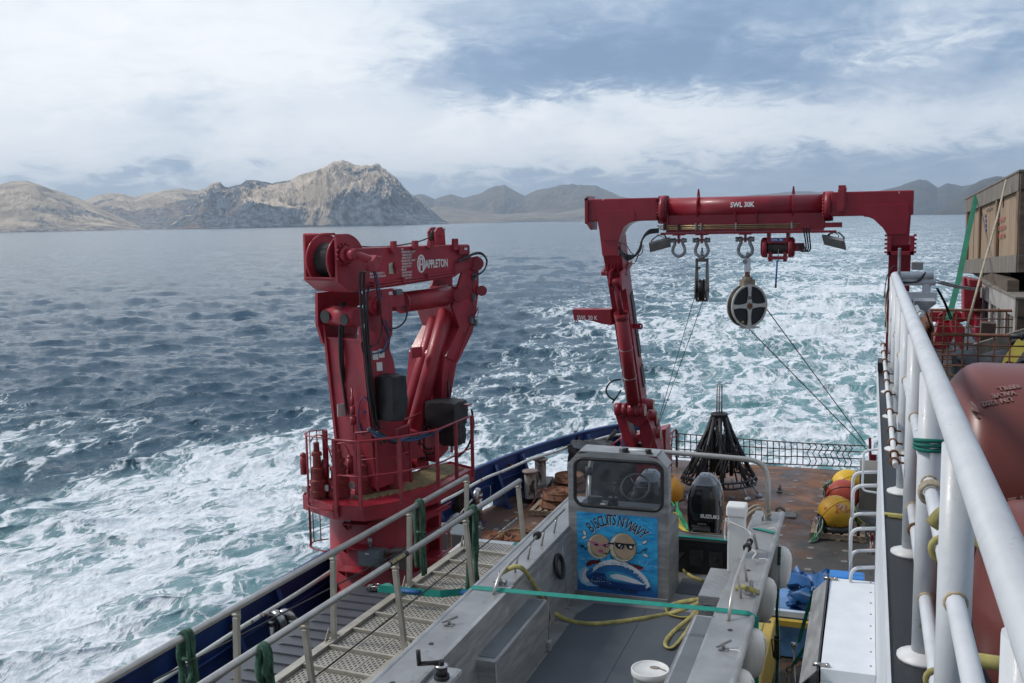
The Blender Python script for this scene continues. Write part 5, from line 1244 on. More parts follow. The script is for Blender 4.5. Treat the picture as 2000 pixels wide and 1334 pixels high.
# small dark block
x = at(1371, 545, y=AY).x
sb = thing('snatch_block', 'weathered grey snatch block hanging edge-on from the middle shackle', 'block', (x, AY, 7.15))
b = MB(); b.torus((x, AY, 7.93), .035, .014, axis=(1, 0, 0), n=14, m=6, ); b.cyl((x, AY, 7.80), (x, AY, 7.9), .03, n=10); b.sphere((x, AY, 7.78), .045, 12, 8); part('swivel_eye', b, galv, sb)
cheek_m = mat('weathered_block_steel', (.13, .115, .095), .6, metal=.3, var=.35, vscale=8)
for sx in (-.115, .085):
    b = MB(); pr_ = [V(x+sx, AY+.06, 7.74), V(x+sx, AY-.06, 7.74), V(x+sx, AY-.16, 7.3)]+[V(x+sx, AY-.20*math.cos(a), 7.16-.20*math.sin(a)) for a in [PI*i/10 for i in range(11)]]+[V(x+sx, AY+.16, 7.3)]
    b.prism(pr_, (.03, 0, 0)); b.cyl((x+sx-.02, AY, 7.16), (x+sx+.05, AY, 7.16), .05, n=12); part('cheek', b, cheek_m, sb, bevel=.005)
b = MB(); b.box2((x-.12, AY-.05, 7.70), (x+.12, AY+.05, 7.76)); b.box2((x-.11, AY-.05, 7.56), (x-.03, AY+.05, 7.60)); b.box2((x-.11, AY-.04, 6.93), (x+.11, AY+.04, 6.97)); part('spacer', b, cheek_m, sb)
b = MB(); b.lathe((x-.05, AY, 7.16), [(.17, 0), (.215, .01), (.185, .05), (.215, .09), (.17, .10)], 32, axis=(1, 0, 0)); part('sheave', b, black_rub, sb)
# white block
x = at(1459, 605, y=AY).x; zc2 = 7.02
wb_ = thing('sheave_block', 'round white-painted sheave block with cross-shaped cheeks hanging from the beam', 'block', (x, AY, zc2))
b = MB(); b.cyl((x, AY-.03, 8.02), (x, AY-.03, 7.93), .022, n=8); b.torus((x, AY, 7.98), .045, .02, axis=(1, .4, 0), n=14, m=6); b.cyl((x-.04, AY-.06, 7.86), (x-.04, AY+.05, 7.86), .045, n=14); part('eye_pin', b, galv, wb_)
b = MB(); b.box2((x-.055, AY-.05, 7.66), (x+.055, AY+.05, 7.92)); part('load_link', b, white_dirty, wb_, bevel=.012)
b = MB(); b.cyl((x, AY, 7.54), (x, AY, 7.68), .045, n=12); b.sphere((x, AY, 7.58), .055, 12, 8); part('swivel', b, rust, wb_)
yw = Matrix.Rotation(math.radians(43), 3, 'Z'); nx = yw@V(0, -1, 0); sx_ = yw@V(1, 0, 0); C0 = V(x, AY, zc2); RO = .41
old_white = mat('rust_bled_white_paint', (.56, .54, .48), .5, var=.12, vscale=5, spots=(.26, .15, .07), spot_amt=.13, spot_scale=6)
for sg in (1, -1):
    fc = C0+nx*(.075*sg); b = MB()
    b.lathe(fc, [(RO-.035, -.012*1), (RO, -.012), (RO, .012), (RO-.035, .012), (RO-.035, -.012)], 40, axis=nx, smooth=False, caps=False)
    for a in (0, 90, 180, 270):
        d_ = (sx_*math.cos(math.radians(a))+V(0, 0, 1)*math.sin(math.radians(a)))
        pdv = nx.cross(d_); ps_ = []
        for t0, hw in ((0, .075), (.3, .040), (.6, .030), (.88, .045), (.97, .06)): ps_.append((t0, hw))
        L_ = [fc+d_*(RO*t0)+pdv*hw for t0, hw in ps_]; R2 = [fc+d_*(RO*t0)-pdv*hw for t0, hw in ps_]
        b.prism([p-nx*.010 for p in L_+R2[::-1]], nx*.02)
    o = part('cheek', b, old_white, wb_); h_ = MB(); h_.cyl(fc, fc+nx*.03*sg, .045, n=14); h_.cyl(fc+nx*.03*sg, fc+nx*.045*sg, .022, n=6); part('hub', h_, rust, o)
b = MB(); b.lathe(C0-nx*.055, [(.36, 0), (.395, .005), (.36, .055), (.395, .105), (.36, .11)], 40, axis=nx); b.cyl(C0-nx*.03, C0+nx*.045, .36, n=36); part('sheave', b, black_rub, wb_)
b = MB(); b.box(C0+V(0, 0, RO+.02)-sx_*.0, (.26, .16, .14), yw); b.box(C0+V(0, 0, RO+.10), (.16, .12, .08), yw); part('crown', b, mat('rusted_white_crown', (.30, .24, .17), .6, var=.4, vscale=9), wb_, bevel=.012)
b = MB(); b.box(C0+V(0, 0, -RO-.01)+sx_*.06, (.34, .18, .03), yw); part('wire_guard', b, old_white, wb_)
b = MB(); q_ = C0+nx*.06+V(0, 0, -.30)-sx_*.14; b.box(q_, (.05, .004, .04), yw); part('tag', b, mat('yellow_tag', (.5, .42, .1), .5), wb_)
text_obj('S2', .075, text_black, wb_, C0+nx*.088+V(0, 0, .13)-sx_*.035, sx_, (0, 0, 1), bold=.003)
b = MB(); b.prism([C0+nx*.048+sx_*.08+V(0, 0, -.06), C0+nx*.048+sx_*.14+V(0, 0, -.06), C0+nx*.048+sx_*.12+V(0, 0, -.16), C0+nx*.048+sx_*.07+V(0, 0, -.15)], nx*.003); part('sticker', b, mat('blue_sticker', (.02, .12, .25), .5), wb_)
# small winch SWL 8K
wx0, wx1 = at(1490, 490, y=AY).x, at(1549, 490, y=AY).x; xm = (wx0+wx1)/2
uw_ = thing('utility_winch', 'small red hydraulic winch bolted under the beam with a blue-ended wire hanging down', 'winch', (xm, AY, 8.2))
for sg, xx in ((-1, wx0), (1, wx1)):
    b = MB(); b.cyl((xx, AY, 8.12), (xx-sg*.08, AY, 8.12), .19, n=28); b.cyl((xx+sg*.03, AY, 8.12), (xx, AY, 8.12), .15, n=24); o = part('end_drum', b, frame_red, uw_)
    bb = MB()
    for k in range(14):
        a = 2*PI*k/14; bb.cyl((xx+sg*.0, AY+.165*math.cos(a), 8.12+.165*math.sin(a)), (xx+sg*.02, AY+.165*math.cos(a), 8.12+.165*math.sin(a)), .014, n=6)
    part('bolt_ring', bb, frame_red, o, kind='stuff')
    b = MB(); b.box2((xx-sg*.10-.02, AY-.12, 8.25), (xx-sg*.10+.04, AY+.12, 8.385)); part('hanger', b, frame_red, uw_); b = MB(); b.box2((xx-sg*.14-.03, AY-.1, 7.86), (xx-sg*.14+.03, AY+.1, 8.04)); part('foot', b, frame_red, uw_)
b = MB(); b.box2((wx0+.08, AY-.14, 8.20), (wx1-.08, AY+.14, 8.30)); part('top_plate', b, frame_red, uw_, bevel=.006)
b = MB(); b.box2((wx0+.10, AY-.14, 7.90), (wx1-.10, AY+.14, 7.955)); part('bottom_plate', b, frame_red, uw_, bevel=.006)
b = MB(); b.cyl((wx0+.08, AY, 8.12), (wx1-.08, AY, 8.12), .115, n=24)
for k in range(16): b.torus((wx0+.11+k*(wx1-wx0-.22)/15, AY, 8.12), .118, .010, axis=(1, 0, 0), n=22, m=5)
part('wire_drum', b, wire_rope, uw_)
b = MB(); b.box2((wx1+.03, AY-.09, 8.05), (wx1+.2, AY+.08, 8.20)); part('motor', b, frame_red, uw_, bevel=.01)
b = MB()
for k in range(3): b.tube(spline([V(wx1+.10+.04*k, AY-.12, 8.18), V(wx1+.16+.05*k, AY-.16, 8.05), V(wx1+.24+.04*k, AY-.18, 8.10), V(wx1+.22+.04*k, AY-.18, 8.3), V(wx1+.18+.05*k, AY-.2, 8.5)], 6), .014, 6)
part('hose', b, black_hose, uw_)
b = MB(); b.prism([V(xm-.12, AY-.143, 8.235), V(xm+.12, AY-.143, 8.235), V(xm+.12, AY-.143, 8.295), V(xm-.12, AY-.143, 8.295)], (0, -.006, 0)); pl_ = part('load_plate', b, mat('blue_plate', (.01, .09, .28), .4), uw_)
text_obj('SWL  8K', .055, text_white, pl_, V(xm-.105, AY-.151, 8.247), (1, 0, 0), (0, 0, 1), bold=.001)
b = MB(); b.cyl((xm+.02, AY-.12, 8.10), (xm+.02, AY-.12, 7.86), .006, n=6); part('wire', b, galv, uw_)
b = MB(); b.cyl((xm-.0, AY-.12, 7.88), (xm-.02, AY-.12, 7.44), .016, n=8); part('blue_tail', b, mat('blue_rope', (.01, .14, .38), .6), uw_); part('end_ferrule', MB().cyl((xm-.02, AY-.12, 7.44), (xm-.022, AY-.12, 7.37), .02, n=8), steel_dark, uw_)
# floodlights
def flood(px, py, tilt, yaw, label, gl):
    c = at(px, py, y=AY-.05); o = thing('floodlight', label, 'floodlight', c, 'floodlights under the crossbeam')
    M_ = Matrix.Rotation(yaw, 3, 'Z')@Matrix.Rotation(tilt, 3, 'Y')@Matrix.Rotation(math.radians(-35), 3, 'X')
    b = MB(); b.box(c, (.42, .30, .045), M_); b.box(c+M_@V(0, 0, .035), (.32, .22, .035), M_); 
    part('housing', b, alu_dull, o, bevel=.01)
    b = MB(); b.box(c-M_@V(0, 0, .025), (.34, .22, .006), M_); part('lens', b, gl, o)
    b = MB(); tp = V(c.x+.02, AY-.02, 8.39)
    for sx in (-.15, .15): b.tube(rround([c+M_@V(sx, 0, 0.02), c+M_@V(sx*.95, 0, .12)+V(0, 0, .02), tp+V(sx*.5, 0, -.02), tp+V(sx*.3, 0, 0)], .03), .013, 6, flat=2.2)
    b.box(tp+V(0, 0, -.01), (.14, .08, .015)); part('yoke', b, alu_dull, o)
    b = MB(); b.tube(spline([c+M_@V(0, .05, .06), c+V(.08, 0, .12), c+V(.0, 0, .17), tp+V(-.05, 0, -.03)], 5), .007, 5); part('cable', b, black_hose, o)
flood(1289, 478, math.radians(-14), .3, 'white floodlight hanging at the left end of the beam by the black hoses', lens_glass)
flood(1629, 473, math.radians(14), -.3, 'white floodlight hanging at the right end of the beam', lens_glass)

# ---- wires
def wire(a, b, r, label, sag=0.0, name='wire_rope'):
    m_ = (a+b)/2-V(0, 0, sag); pts = [a*(1-t)**2+m_*2*t*(1-t)+b*t*t for t in [i/14 for i in range(15)]]
    solo(name, MB().tube(pts, r, 6), wire_rope, label, 'wire rope')
xb = at(1371, 545, y=AY).x
sb.location.z += .16
wire(V(xb-.10, AY-.02, 7.31), at(1262, 905, y=20.2), .0065, 'thin wire rope from the left side of the snatch block down to the A-frame foot')
wire(V(xb+.02, AY-.02, 7.09), at(1252, 925, y=20.3), .0065, 'thin wire rope from the bottom of the snatch block down to the A-frame foot')
wire(C0+V(.0, 0, -.40), at(1700, 885, y=23.5), .010, 'wire rope from the bottom of the white sheave block to the starboard quarter')
wire(C0+sx_*.38, at(1690, 866, y=23.5), .010, 'wire rope from the right side of the white sheave block to the starboard quarter')
# ================================================================== ALUMINIUM WORK BOAT
BT = thing('aluminium_skiff', 'open grey aluminium landing skiff on deck with a windshield console and painted poster', 'boat', (-2.2, 9.0, 4.0))
FZ, GZ = 4.45, 5.25
XL, XRr = -3.46, -0.90      # outer gunwale edges
def b2(a, b, name, m, parent=None, label=None, bevel=.006): 
    return part(name, MB().box2(a, b), m, parent or BT, label, bevel=bevel)
Y0, Y1 = 2.6, 11.75
def tread_plate(name, c1, c2, rough=.45, metal=.5, sc_=26.0, amt=.6):
    """bright patterned tread plate: raised diagonal lugs"""
    m = mat(name, c1, rough, metal=metal, var=.15, vscale=3, spots=c2, spot_amt=.1, spot_scale=5)
    t = m.node_tree; p = t.nodes['Principled BSDF']
    tcn = t.nodes.new('ShaderNodeTexCoord'); mp = t.nodes.new('ShaderNodeMapping'); mp.inputs['Rotation'].default_value = (0, 0, PI/4); mp.inputs['Scale'].default_value = (sc_, sc_, sc_)
    t.links.new(tcn.outputs['Object'], mp.inputs[0]); v = t.nodes.new('ShaderNodeTexVoronoi'); v.inputs['Randomness'].default_value = .15; v.inputs['Scale'].default_value = 1.4
    mp2 = t.nodes.new('ShaderNodeMapping'); mp2.inputs['Scale'].default_value = (1, .38, 1); t.links.new(mp.outputs[0], mp2.inputs[0]); t.links.new(mp2.outputs[0], v.inputs['Vector'])
    h = (NX(t, v.outputs['Distance'])*-1.0+.5).step(0.05, .35)
    bp = t.nodes.new('ShaderNodeBump'); bp.inputs['Strength'].default_value = amt; bp.inputs['Distance'].default_value = .004
    t.links.new(h.s, bp.inputs['Height']); t.links.new(bp.outputs[0], p.inputs['Normal']); return m
tread = tread_plate('aluminium_tread_plate', (.32, .32, .318), (.22, .22, .22))
floor_m = mat('skiff_floor_grey', (.075, .086, .098), .6, metal=.1, var=.12, vscale=1.2, spots=(.17, .165, .155), spot_amt=.05, spot_scale=3, bump=.15, bscale=120)
grey_box = mat('grey_nonskid_top', (.14, .155, .165), .6, metal=.15, var=.12, vscale=3, spots=(.28, .28, .28), spot_amt=.08, spot_scale=5, bump=.15, bscale=120)
# hull shell below
mb = MB()
mb.prism([V(XL+.06, Y0, 5.2), V(XL+.30, Y0, 4.05), V(-2.18, Y0, 3.72), V(XRr-.30, Y0, 4.05), V(XRr-.06, Y0, 5.2), V(XRr-.10, Y0, 5.2), V(XRr-.33, Y0, 4.08), V(-2.18, Y0, 3.76), V(XL+.33, Y0, 4.08), V(XL+.10, Y0, 5.2)], (0, Y1-Y0, 0)); part('hull', mb, alu_dull, BT)
b2((XL+.32, Y0, FZ-.04), (XRr-.32, Y1-.05, FZ), 'floor_frame', alu_dull, bevel=0)
# gray nonskid floor panel inset, with angled corners as laid down
mb = MB(); mb.prism([V(-2.90, 3.0, FZ+.004), V(-1.50, 3.0, FZ+.004), V(-1.50, 9.6, FZ+.004), V(-1.75, 10.38, FZ+.004), V(-2.80, 10.32, FZ+.004), V(-2.90, 10.0, FZ+.004)], (0, 0, .003)); part('nonskid_floor', mb, floor_m, BT)
b2((-2.0, 10.9, FZ+.003), (-1.35, 11.4, FZ+.008), 'nonskid_floor', floor_m, bevel=0)
# inner side plates sloping from the gunwale to the floor
mb = MB(); mb.prism([V(XL+.30, Y0, 5.20), V(XL+.33, Y0, 5.20), V(XL+.385, Y0, FZ), V(XL+.35, Y0, FZ)], (0, Y1-Y0, 0)); part('side_plate', mb, alu, BT)
mb = MB(); mb.prism([V(XRr-.30, Y0, 5.20), V(XRr-.33, Y0, 5.20), V(XRr-.36, Y0, FZ), V(XRr-.33, Y0, FZ)], (0, Y1-Y0, 0)); part('side_plate', mb, alu, BT)
# gunwales: flat tread plate with a rounded edge pipe outside
b2((XL, Y0, GZ-.05), (XL+.32, Y1, GZ), 'gunwale', tread, bevel=.01)
b2((XRr-.30, Y0, GZ-.05), (XRr, Y1, GZ), 'gunwale', tread, bevel=.01)
part('rub_rail', MB().tube([V(XL-.01, Y0, GZ-.02), V(XL-.01, Y1, GZ-.02)], .032, 10), alu, BT)
part('rub_rail', MB().tube([V(XRr+.01, Y0, GZ-.02), V(XRr+.01, Y1, GZ-.02)], .032, 10), alu, BT)
mb = MB(); mb.box2((XL+.30, Y0, GZ-.17), (XL+.34, 8.6, GZ+.005)); part('coaming', mb, alu, BT, bevel=.004)
for (xx, yy) in ((XL+.13, 7.15), (XL+.14, 6.42), (XRr-.13, 8.15), (XRr-.15, 9.65)): 
    mb = MB(); mb.cyl((xx, yy, GZ+.001), (xx, yy, GZ+.004), .022, n=14); part('drain_hole', mb, steel_dark, BT)
# limber opening in left side plate
ov = [V(XL+.395+.125*0, 8.95+.16*math.cos(a), 4.86+.13*math.sin(a)) for a in [2*PI*i/18 for i in range(18)]]
for y_ in (9.05,):
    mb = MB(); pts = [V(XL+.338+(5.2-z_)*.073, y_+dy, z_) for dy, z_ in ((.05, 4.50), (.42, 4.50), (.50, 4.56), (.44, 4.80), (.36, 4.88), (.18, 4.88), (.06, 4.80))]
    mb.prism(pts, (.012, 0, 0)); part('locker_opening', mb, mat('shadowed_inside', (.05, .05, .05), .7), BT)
    part('opening_trim', MB().tube(rround(pts, .06, 4, closed=True), .010, 6, closed=True), alu_dull, BT)
mb = MB(); mb.torus((XL+.38, 9.95, 4.98), .12, .024, axis=(1, 0, .2), n=22, m=8); part('black_hose_coil', mb, black_hose, BT)
# weld beads and plate seams
for y in (6.6, 8.4, 9.35, 10.2): part('weld_bead', MB().tube([V(XL+.336, y, 5.14), V(XL+.388, y, FZ+.02)], .006, 5), alu, BT)
for a, b in ((V(-2.93, 7.58, 4.955), V(-2.93, 9.06, 4.955)), (V(-2.93, 7.58, 4.95), V(-2.93, 7.58, FZ)), (V(-2.93, 9.06, 4.95), V(-2.93, 9.06, FZ)), (V(-1.47, 6.3, 4.995), V(-1.47, 9.02, 4.995))): part('weld_bead', MB().tube([a, b], .007, 5), tread, BT)
part('floor_seam', MB().box2((-2.21, 3.0, FZ+.0072), (-2.205, 10.3, FZ+.0085)), steel_dark, BT)
# ---- transom
b2((XL+.30, 11.62, FZ), (-2.15, 11.70, 4.90), 'transom', alu_dull)
b2((-2.15, 11.55, FZ+.42), (XRr-.28, 11.80, 4.90), 'transom_top', mat('teal_cast_grey_paint', (.11, .13, .13), .5, var=.1))
b2((-2.15, 11.60, FZ), (XRr-.28, 11.68, FZ+.42), 'transom_face', mat('black_painted_plate', (.018, .018, .02), .5))
for k, xx in enumerate((-1.95, -1.72, -1.50)): b2((xx, 11.57, FZ+.10), (xx+.17, 11.60, FZ+.30), 'transom_pocket', steel_dark); 
for xx in (-1.86, -1.63):
    mb = MB(); mb.cyl((xx, 11.565, FZ+.2), (xx, 11.54, FZ+.2), .028, n=12); part('drain_plug', mb, black_rub, BT)
# ---- console
CY = 10.55; CXL, CXR = -3.13, -2.03; CZT = 6.115
con = part('console', MB(), alu, BT) if False else None
def cx(px, py): return at(px, py, y=CY)
ch = .10
outl = [V(CXL, CY, FZ), V(CXR, CY, FZ), V(CXR, CY, CZT-.13), V(CXR-ch*1.1, CY, CZT-.005), V(CXL+ch*1.15, CY, CZT), V(CXL, CY, CZT-.13)]
wl, wr, wbt, wtp, wr_ = -3.075, -2.075, 5.50, 6.045, .10
def rrect(x0, x1, z0, z1, r, y, n=5):
    o = []
    for cx_, cz_, a0 in ((x1-r, z1-r, 0), (x0+r, z1-r, 90), (x0+r, z0+r, 180), (x1-r, z0+r, 270)):
        for i in range(n+1):
            a = math.radians(a0+90*i/n); o.append(V(cx_+r*math.cos(a), y, cz_+r*math.sin(a)))
    return o
# front plate with the window cut out: bands around it
mb = MB()
hole = rrect(wl, wr, wbt, wtp, wr_, CY)
outer8 = []
N_ = len(hole)
def ray_out(p):
    c = V((wl+wr)/2, CY, (wbt+wtp)/2); d = (p-c); best = None
    for a, b in zip(outl, outl[1:]+outl[:1]):
        e = b-a; den = d.x*e.z-d.z*e.x
        if abs(den) < 1e-9: continue
        t_ = ((a.x-c.x)*e.z-(a.z-c.z)*e.x)/den; s_ = ((a.x-c.x)*d.z-(a.z-c.z)*d.x)/den
        if t_ > 0 and -1e-6 <= s_ <= 1+1e-6: best = t_ if best is None else min(best, t_)
    return c+d*best
dense = []
for i in range(N_):
    a, b = hole[i], hole[(i+1) % N_]
    for k in range(6): dense.append(a.lerp(b, k/6))
outd = [ray_out(p) for p in dense]
for dy in (0, .02): mb.grid([[p+V(0, dy, 0) for p in dense], [p+V(0, dy, 0) for p in outd]], smooth=False, closed=True)
mb.grid([[p for p in dense], [p+V(0, .02, 0) for p in dense]], smooth=False, closed=True)
con = part('console_front', mb, alu, BT)
# corners of the plate that the ray bands miss
mb = MB(); mb.prism([V(CXL, CY+.004, FZ), V(CXR, CY+.004, FZ), V(CXR, CY+.004, wbt-.06), V(CXL, CY+.004, wbt-.06)], (0, .015, 0)); 
part('console_backing', mb, alu, con)
mb = MB(); mb.prism([V(CXL+.115, CY+.0, CZT), V(CXR-.11, CY+.0, CZT-.005), V(CXR-.11, CY+.30, CZT+.0), V(CXL+.115, CY+.30, CZT+.005)], (0, 0, .015)); mb.prism([V(CXR-.11, CY, CZT-.005), V(CXR, CY, CZT-.13), V(CXR, CY+.28, CZT-.13), V(CXR-.11, CY+.30, CZT-.005)], (.008, 0, .008)); mb.prism([V(CXL+.115, CY, CZT), V(CXL, CY, CZT-.13), V(CXL, CY+.28, CZT-.13), V(CXL+.115, CY+.30, CZT)], (-.008, 0, .008)); part('console_hood', mb, alu, BT)
mb = MB()
mb.prism([V(CXR+.002, CY, FZ), V(CXR+.002, CY+.62, FZ), V(CXR+.002, CY+.62, 5.28), V(CXR+.002, CY+.16, 5.46), V(CXR+.002, CY+.16, 5.98), V(CXR+.002, CY, 5.98)], (.02, 0, 0)); part('console_side', mb, alu, BT)
mb = MB(); mb.prism([V(CXL-.002, CY, FZ), V(CXL-.002, CY+.62, FZ), V(CXL-.002, CY+.62, 5.28), V(CXL-.002, CY+.16, 5.46), V(CXL-.002, CY+.16, 5.98), V(CXL-.002, CY, 5.98)], (-.02, 0, 0)); part('console_side', mb, alu, BT)
b2((CXL, CY+.02, 5.38), (CXR, CY+.62, 5.40), 'dashboard', black_rub)
b2((CXL, CY-.012, FZ), (CXR+.02, CY+.004, FZ+.055), 'console_foot_plate', alu_dull)
part('window_gasket', MB().tube(rrect(wl+.004, wr-.004, wbt+.004, wtp-.004, wr_, CY-.006, 7), .020, 8, closed=True), black_rub, BT)
gm = bpy.data.materials.new('tinted_acrylic'); gm.use_nodes = True; t = gm.node_tree; t.nodes.clear()
tr = t.nodes.new('ShaderNodeBsdfTransparent'); tr.inputs[0].default_value = (.90, .93, .95, 1); gl_ = t.nodes.new('ShaderNodeBsdfGlossy'); gl_.inputs['Roughness'].default_value = .06; gl_.inputs[0].default_value = (.9, .95, 1, 1)
fr_ = t.nodes.new('ShaderNodeFresnel'); fr_.inputs[0].default_value = 1.5; ms = t.nodes.new('ShaderNodeMixShader')
df_ = t.nodes.new('ShaderNodeBsdfDiffuse'); df_.inputs[0].default_value = (.4, .42, .44, 1); ms2 = t.nodes.new('ShaderNodeMixShader')
tcn = t.nodes.new('ShaderNodeTexCoord'); hz_n = noise(t, tcn.outputs['Object'], 5, 6, .7).step(.35, .8)*.10+.04
t.links.new(hz_n.s, ms2.inputs[0]); t.links.new(tr.outputs[0], ms2.inputs[1]); t.links.new(df_.outputs[0], ms2.inputs[2])
t.links.new(fr_.outputs[0], ms.inputs[0]); t.links.new(ms2.outputs[0], ms.inputs[1]); t.links.new(gl_.outputs[0], ms.inputs[2])
oo = t.nodes.new('ShaderNodeOutputMaterial'); t.links.new(ms.outputs[0], oo.inputs[0])
mb = MB(); mb.prism(rrect(wl, wr, wbt, wtp, wr_, CY+.004), (0, .006, 0)); part('windshield', mb, gm, BT)
# steering wheel, throttle, depth display behind the glass
mb = MB(); wc = V(-2.50, CY+.55, 5.60); mb.torus(wc, .165, .014, axis=(0, 1, -.9), n=30, m=8)
for a in (0, 2.1, 4.2):
    xx = V(1, 0, 0); yy = V(0, .67, .74); mb.cyl(wc, wc+(xx*math.cos(a)+yy*math.sin(a))*.16, .010, n=6)
mb.cyl(wc, wc+V(0, -.1, -.14), .02, n=8); part('steering_wheel', mb, black_rub, BT)
mb = MB(); mb.box((-2.72, CY+.35, 5.46), (.10, .08, .12)); mb.cyl((-2.72, CY+.35, 5.5), (-2.70, CY+.38, 5.66), .012, n=6); mb.sphere((-2.70, CY+.38, 5.67), .025, 10, 6); part('throttle', mb, black_rub, BT)
mb = MB(); mb.box((-2.92, CY+.30, 5.47), (.16, .06, .12)); part('display', mb, steel_dark, BT, bevel=.006)
b2((-2.84, CY+.20, 5.402), (-2.78, CY+.24, 5.47), 'switch_box', plastic_white)
b2((-3.05, CY+.10, 5.402), (-2.80, CY+.20, 5.41), 'white_tray', plastic_white)
# spotlight/handle on top of console
mb = MB(); mb.cyl((-2.46, CY+.05, CZT+.045), (-2.26, CY+.05, CZT+.042), .016, n=10); part('light_bar', mb, plastic_white, BT)
for xx in (-2.50, -2.24): mb = MB(); mb.cyl((xx-.03, CY+.05, CZT+.045), (xx+.03, CY+.05, CZT+.045), .022, n=10); mb.prism([V(xx-.03, CY+.03, CZT+.012), V(xx+.05, CY+.03, CZT+.012), V(xx+.01, CY+.03, CZT+.06)], (0, .04, 0)); part('light_mount', mb, black_rub, BT)
b2((-2.57, CY+.03, CZT+.012), (-2.53, CY+.06, CZT+.06), 'mount_foot', galv)
# ---- poster on the console
PX0, PX1, PZ0, PZ1 = -3.052, -2.130, 4.500, 5.425
pmat = bpy.data.materials.new('printed_blue_sky'); pmat.use_nodes = True; t = pmat.node_tree; p = t.nodes['Principled BSDF']; p.inputs['Roughness'].default_value = .35
tcn = t.nodes.new('ShaderNodeTexCoord'); sp_ = t.nodes.new('ShaderNodeSeparateXYZ'); t.links.new(tcn.outputs['Generated'], sp_.inputs[0]); gz = NX(t, sp_.outputs[2])
mp = t.nodes.new('ShaderNodeMapping'); mp.inputs['Scale'].default_value = (2.4, 1, 9); t.links.new(tcn.outputs['Generated'], mp.inputs[0])
n_a = noise(t, mp.outputs[0], 1.5, 5, .6, .3); n_b = noise(t, mp.outputs[0], 2.4, 4, .6, .5)
c = mixcol(t, n_a.step(.25, .7), (.02, .21, .52), (.05, .48, .80)); c = mixcol(t, n_b.step(.60, .72)*gz.step(.35, .45)*.8, c, (.50, .62, .80)); c = mixcol(t, n_a.step(.62, .5)*0.0+n_b.step(.42, .30)*.5, c, (.05, .12, .36))
c = mixcol(t, gz.step(.30, .02), c, (.010, .10, .32)); t.links.new(c, p.inputs['Base Color'])
mb = MB(); mb.box2((PX0, CY-.006, PZ0), (PX1, CY-.001, PZ1)); post = part('poster', mb, pmat, BT, label='blue painted poster of two biscuits in sunglasses riding a wave')
PW, PH = PX1-PX0, PZ1-PZ0
def ink(name, c, r=.5): return mat('print_'+name, c, r, var=.08, vscale=8)
ik = dict(black=ink('black', (.010, .010, .012)), white=ink('white', (.62, .66, .70)), tan=ink('biscuit_tan', (.40, .30, .20)), cream=ink('biscuit_cream', (.52, .48, .33)), pink=ink('pink', (.50, .14, .26)), lip=ink('lip', (.45, .12, .20)), navy=ink('navy', (.006, .04, .17)), wave=ink('wave_blue', (.02, .14, .36)), teal=ink('wave_teal', (.03, .30, .48)), maroon=ink('maroon', (.12, .008, .014)), pale=ink('pale_blue', (.28, .50, .68)), grey=ink('grey', (.12, .14, .2)), green=ink('olive', (.30, .31, .18)))
# print coordinates: u,v in the 1334 px picture of the poster, u0=113..1170, v0=78..1205
def U(u, v, lay=0): return V(PX0+(u-113)/1057.0*PW, CY-.0066-.0009*lay, PZ1-(v-78-(u-113)*.04)/1090.0*PH)
def pp_(m, pts, lay=0, name='print_shape'): return (m, [U(x, y, lay) for x, y in pts])
layers = {}; cnt = {}
def shp(col_, pts, lay):
    mb = layers.setdefault((col_, lay), MB()); cnt[lay] = cnt.get(lay, 0)+1; mb.prism([U(x, y, lay)-V(0, cnt[lay]*4e-6, 0) for x, y in pts], (0, .0004, 0))
def ell(col_, cx_, cy_, rx, ry, lay, rot=0, n=26):
    c_, s_ = math.cos(rot), math.sin(rot); shp(col_, [(cx_+rx*math.cos(a)*c_-ry*math.sin(a)*s_, cy_+rx*math.cos(a)*s_+ry*math.sin(a)*c_) for a in [2*PI*i/n for i in range(n)]], lay)
def line(col_, pts, wdt, lay):
    P = spline([V(x, y, 0) for x, y in pts], 5)
    for a, b in zip(P, P[1:]):
        d_ = (b-a); 
        if d_.length < 1e-6: continue
        n_ = V(-d_.y, d_.x, 0).normalized()*wdt/2; e = d_.normalized()*wdt*.3; shp(col_, [(a-n_-e).xy, (b-n_+e).xy, (b+n_+e).xy, (a+n_-e).xy], lay)
# wave
shp('pale', [(128, 900), (170, 860), (240, 830), (240, 1000), (330, 1080), (420, 1090), (250, 1100), (160, 1060), (128, 980)], 0)
ell('white', 235, 960, 62, 100, 1, .2); ell('wave', 330, 940, 105, 90, 2)
shp('wave', [(240, 940), (300, 840), (420, 770), (560, 730), (760, 780), (900, 860), (1000, 960), (1055, 1040), (900, 1050), (700, 1055), (500, 1055), (300, 1040), (245, 990)], 1)
shp('navy', [(250, 960), (360, 900), (480, 915), (520, 1000), (700, 1030), (1050, 1050), (1100, 1100), (900, 1130), (420, 1090), (280, 1040)], 2)
shp('teal', [(490, 900), (560, 870), (700, 880), (860, 930), (990, 1020), (800, 1010), (620, 1010), (520, 980), (490, 930)], 3)
shp('white', [(555, 925), (640, 905), (760, 925), (900, 970), (1010, 1030), (860, 1020), (700, 990), (590, 975), (555, 950)], 4)
random.seed(5)
crest = [(330, 850), (420, 770), (520, 735), (620, 722), (700, 735), (790, 775), (870, 820), (950, 880), (1010, 950), (1050, 1040)]
for (x, y), (x2, y2) in zip(crest, crest[1:]):
    for k in range(5):
        t_ = k/5+random.random()*.1; px_, py_ = x+(x2-x)*t_, y+(y2-y)*t_; L_ = random.uniform(60, 120)
        shp('white', [(px_-16, py_-8), (px_+26, py_-12), (px_+30, py_+20), (px_+26-L_*.45, py_+L_*.55), (px_-4, py_+22)], 5)
shp('white', [(440, 760), (560, 715), (680, 715), (800, 770), (860, 830), (780, 800), (650, 780), (520, 790), (400, 830)], 5)
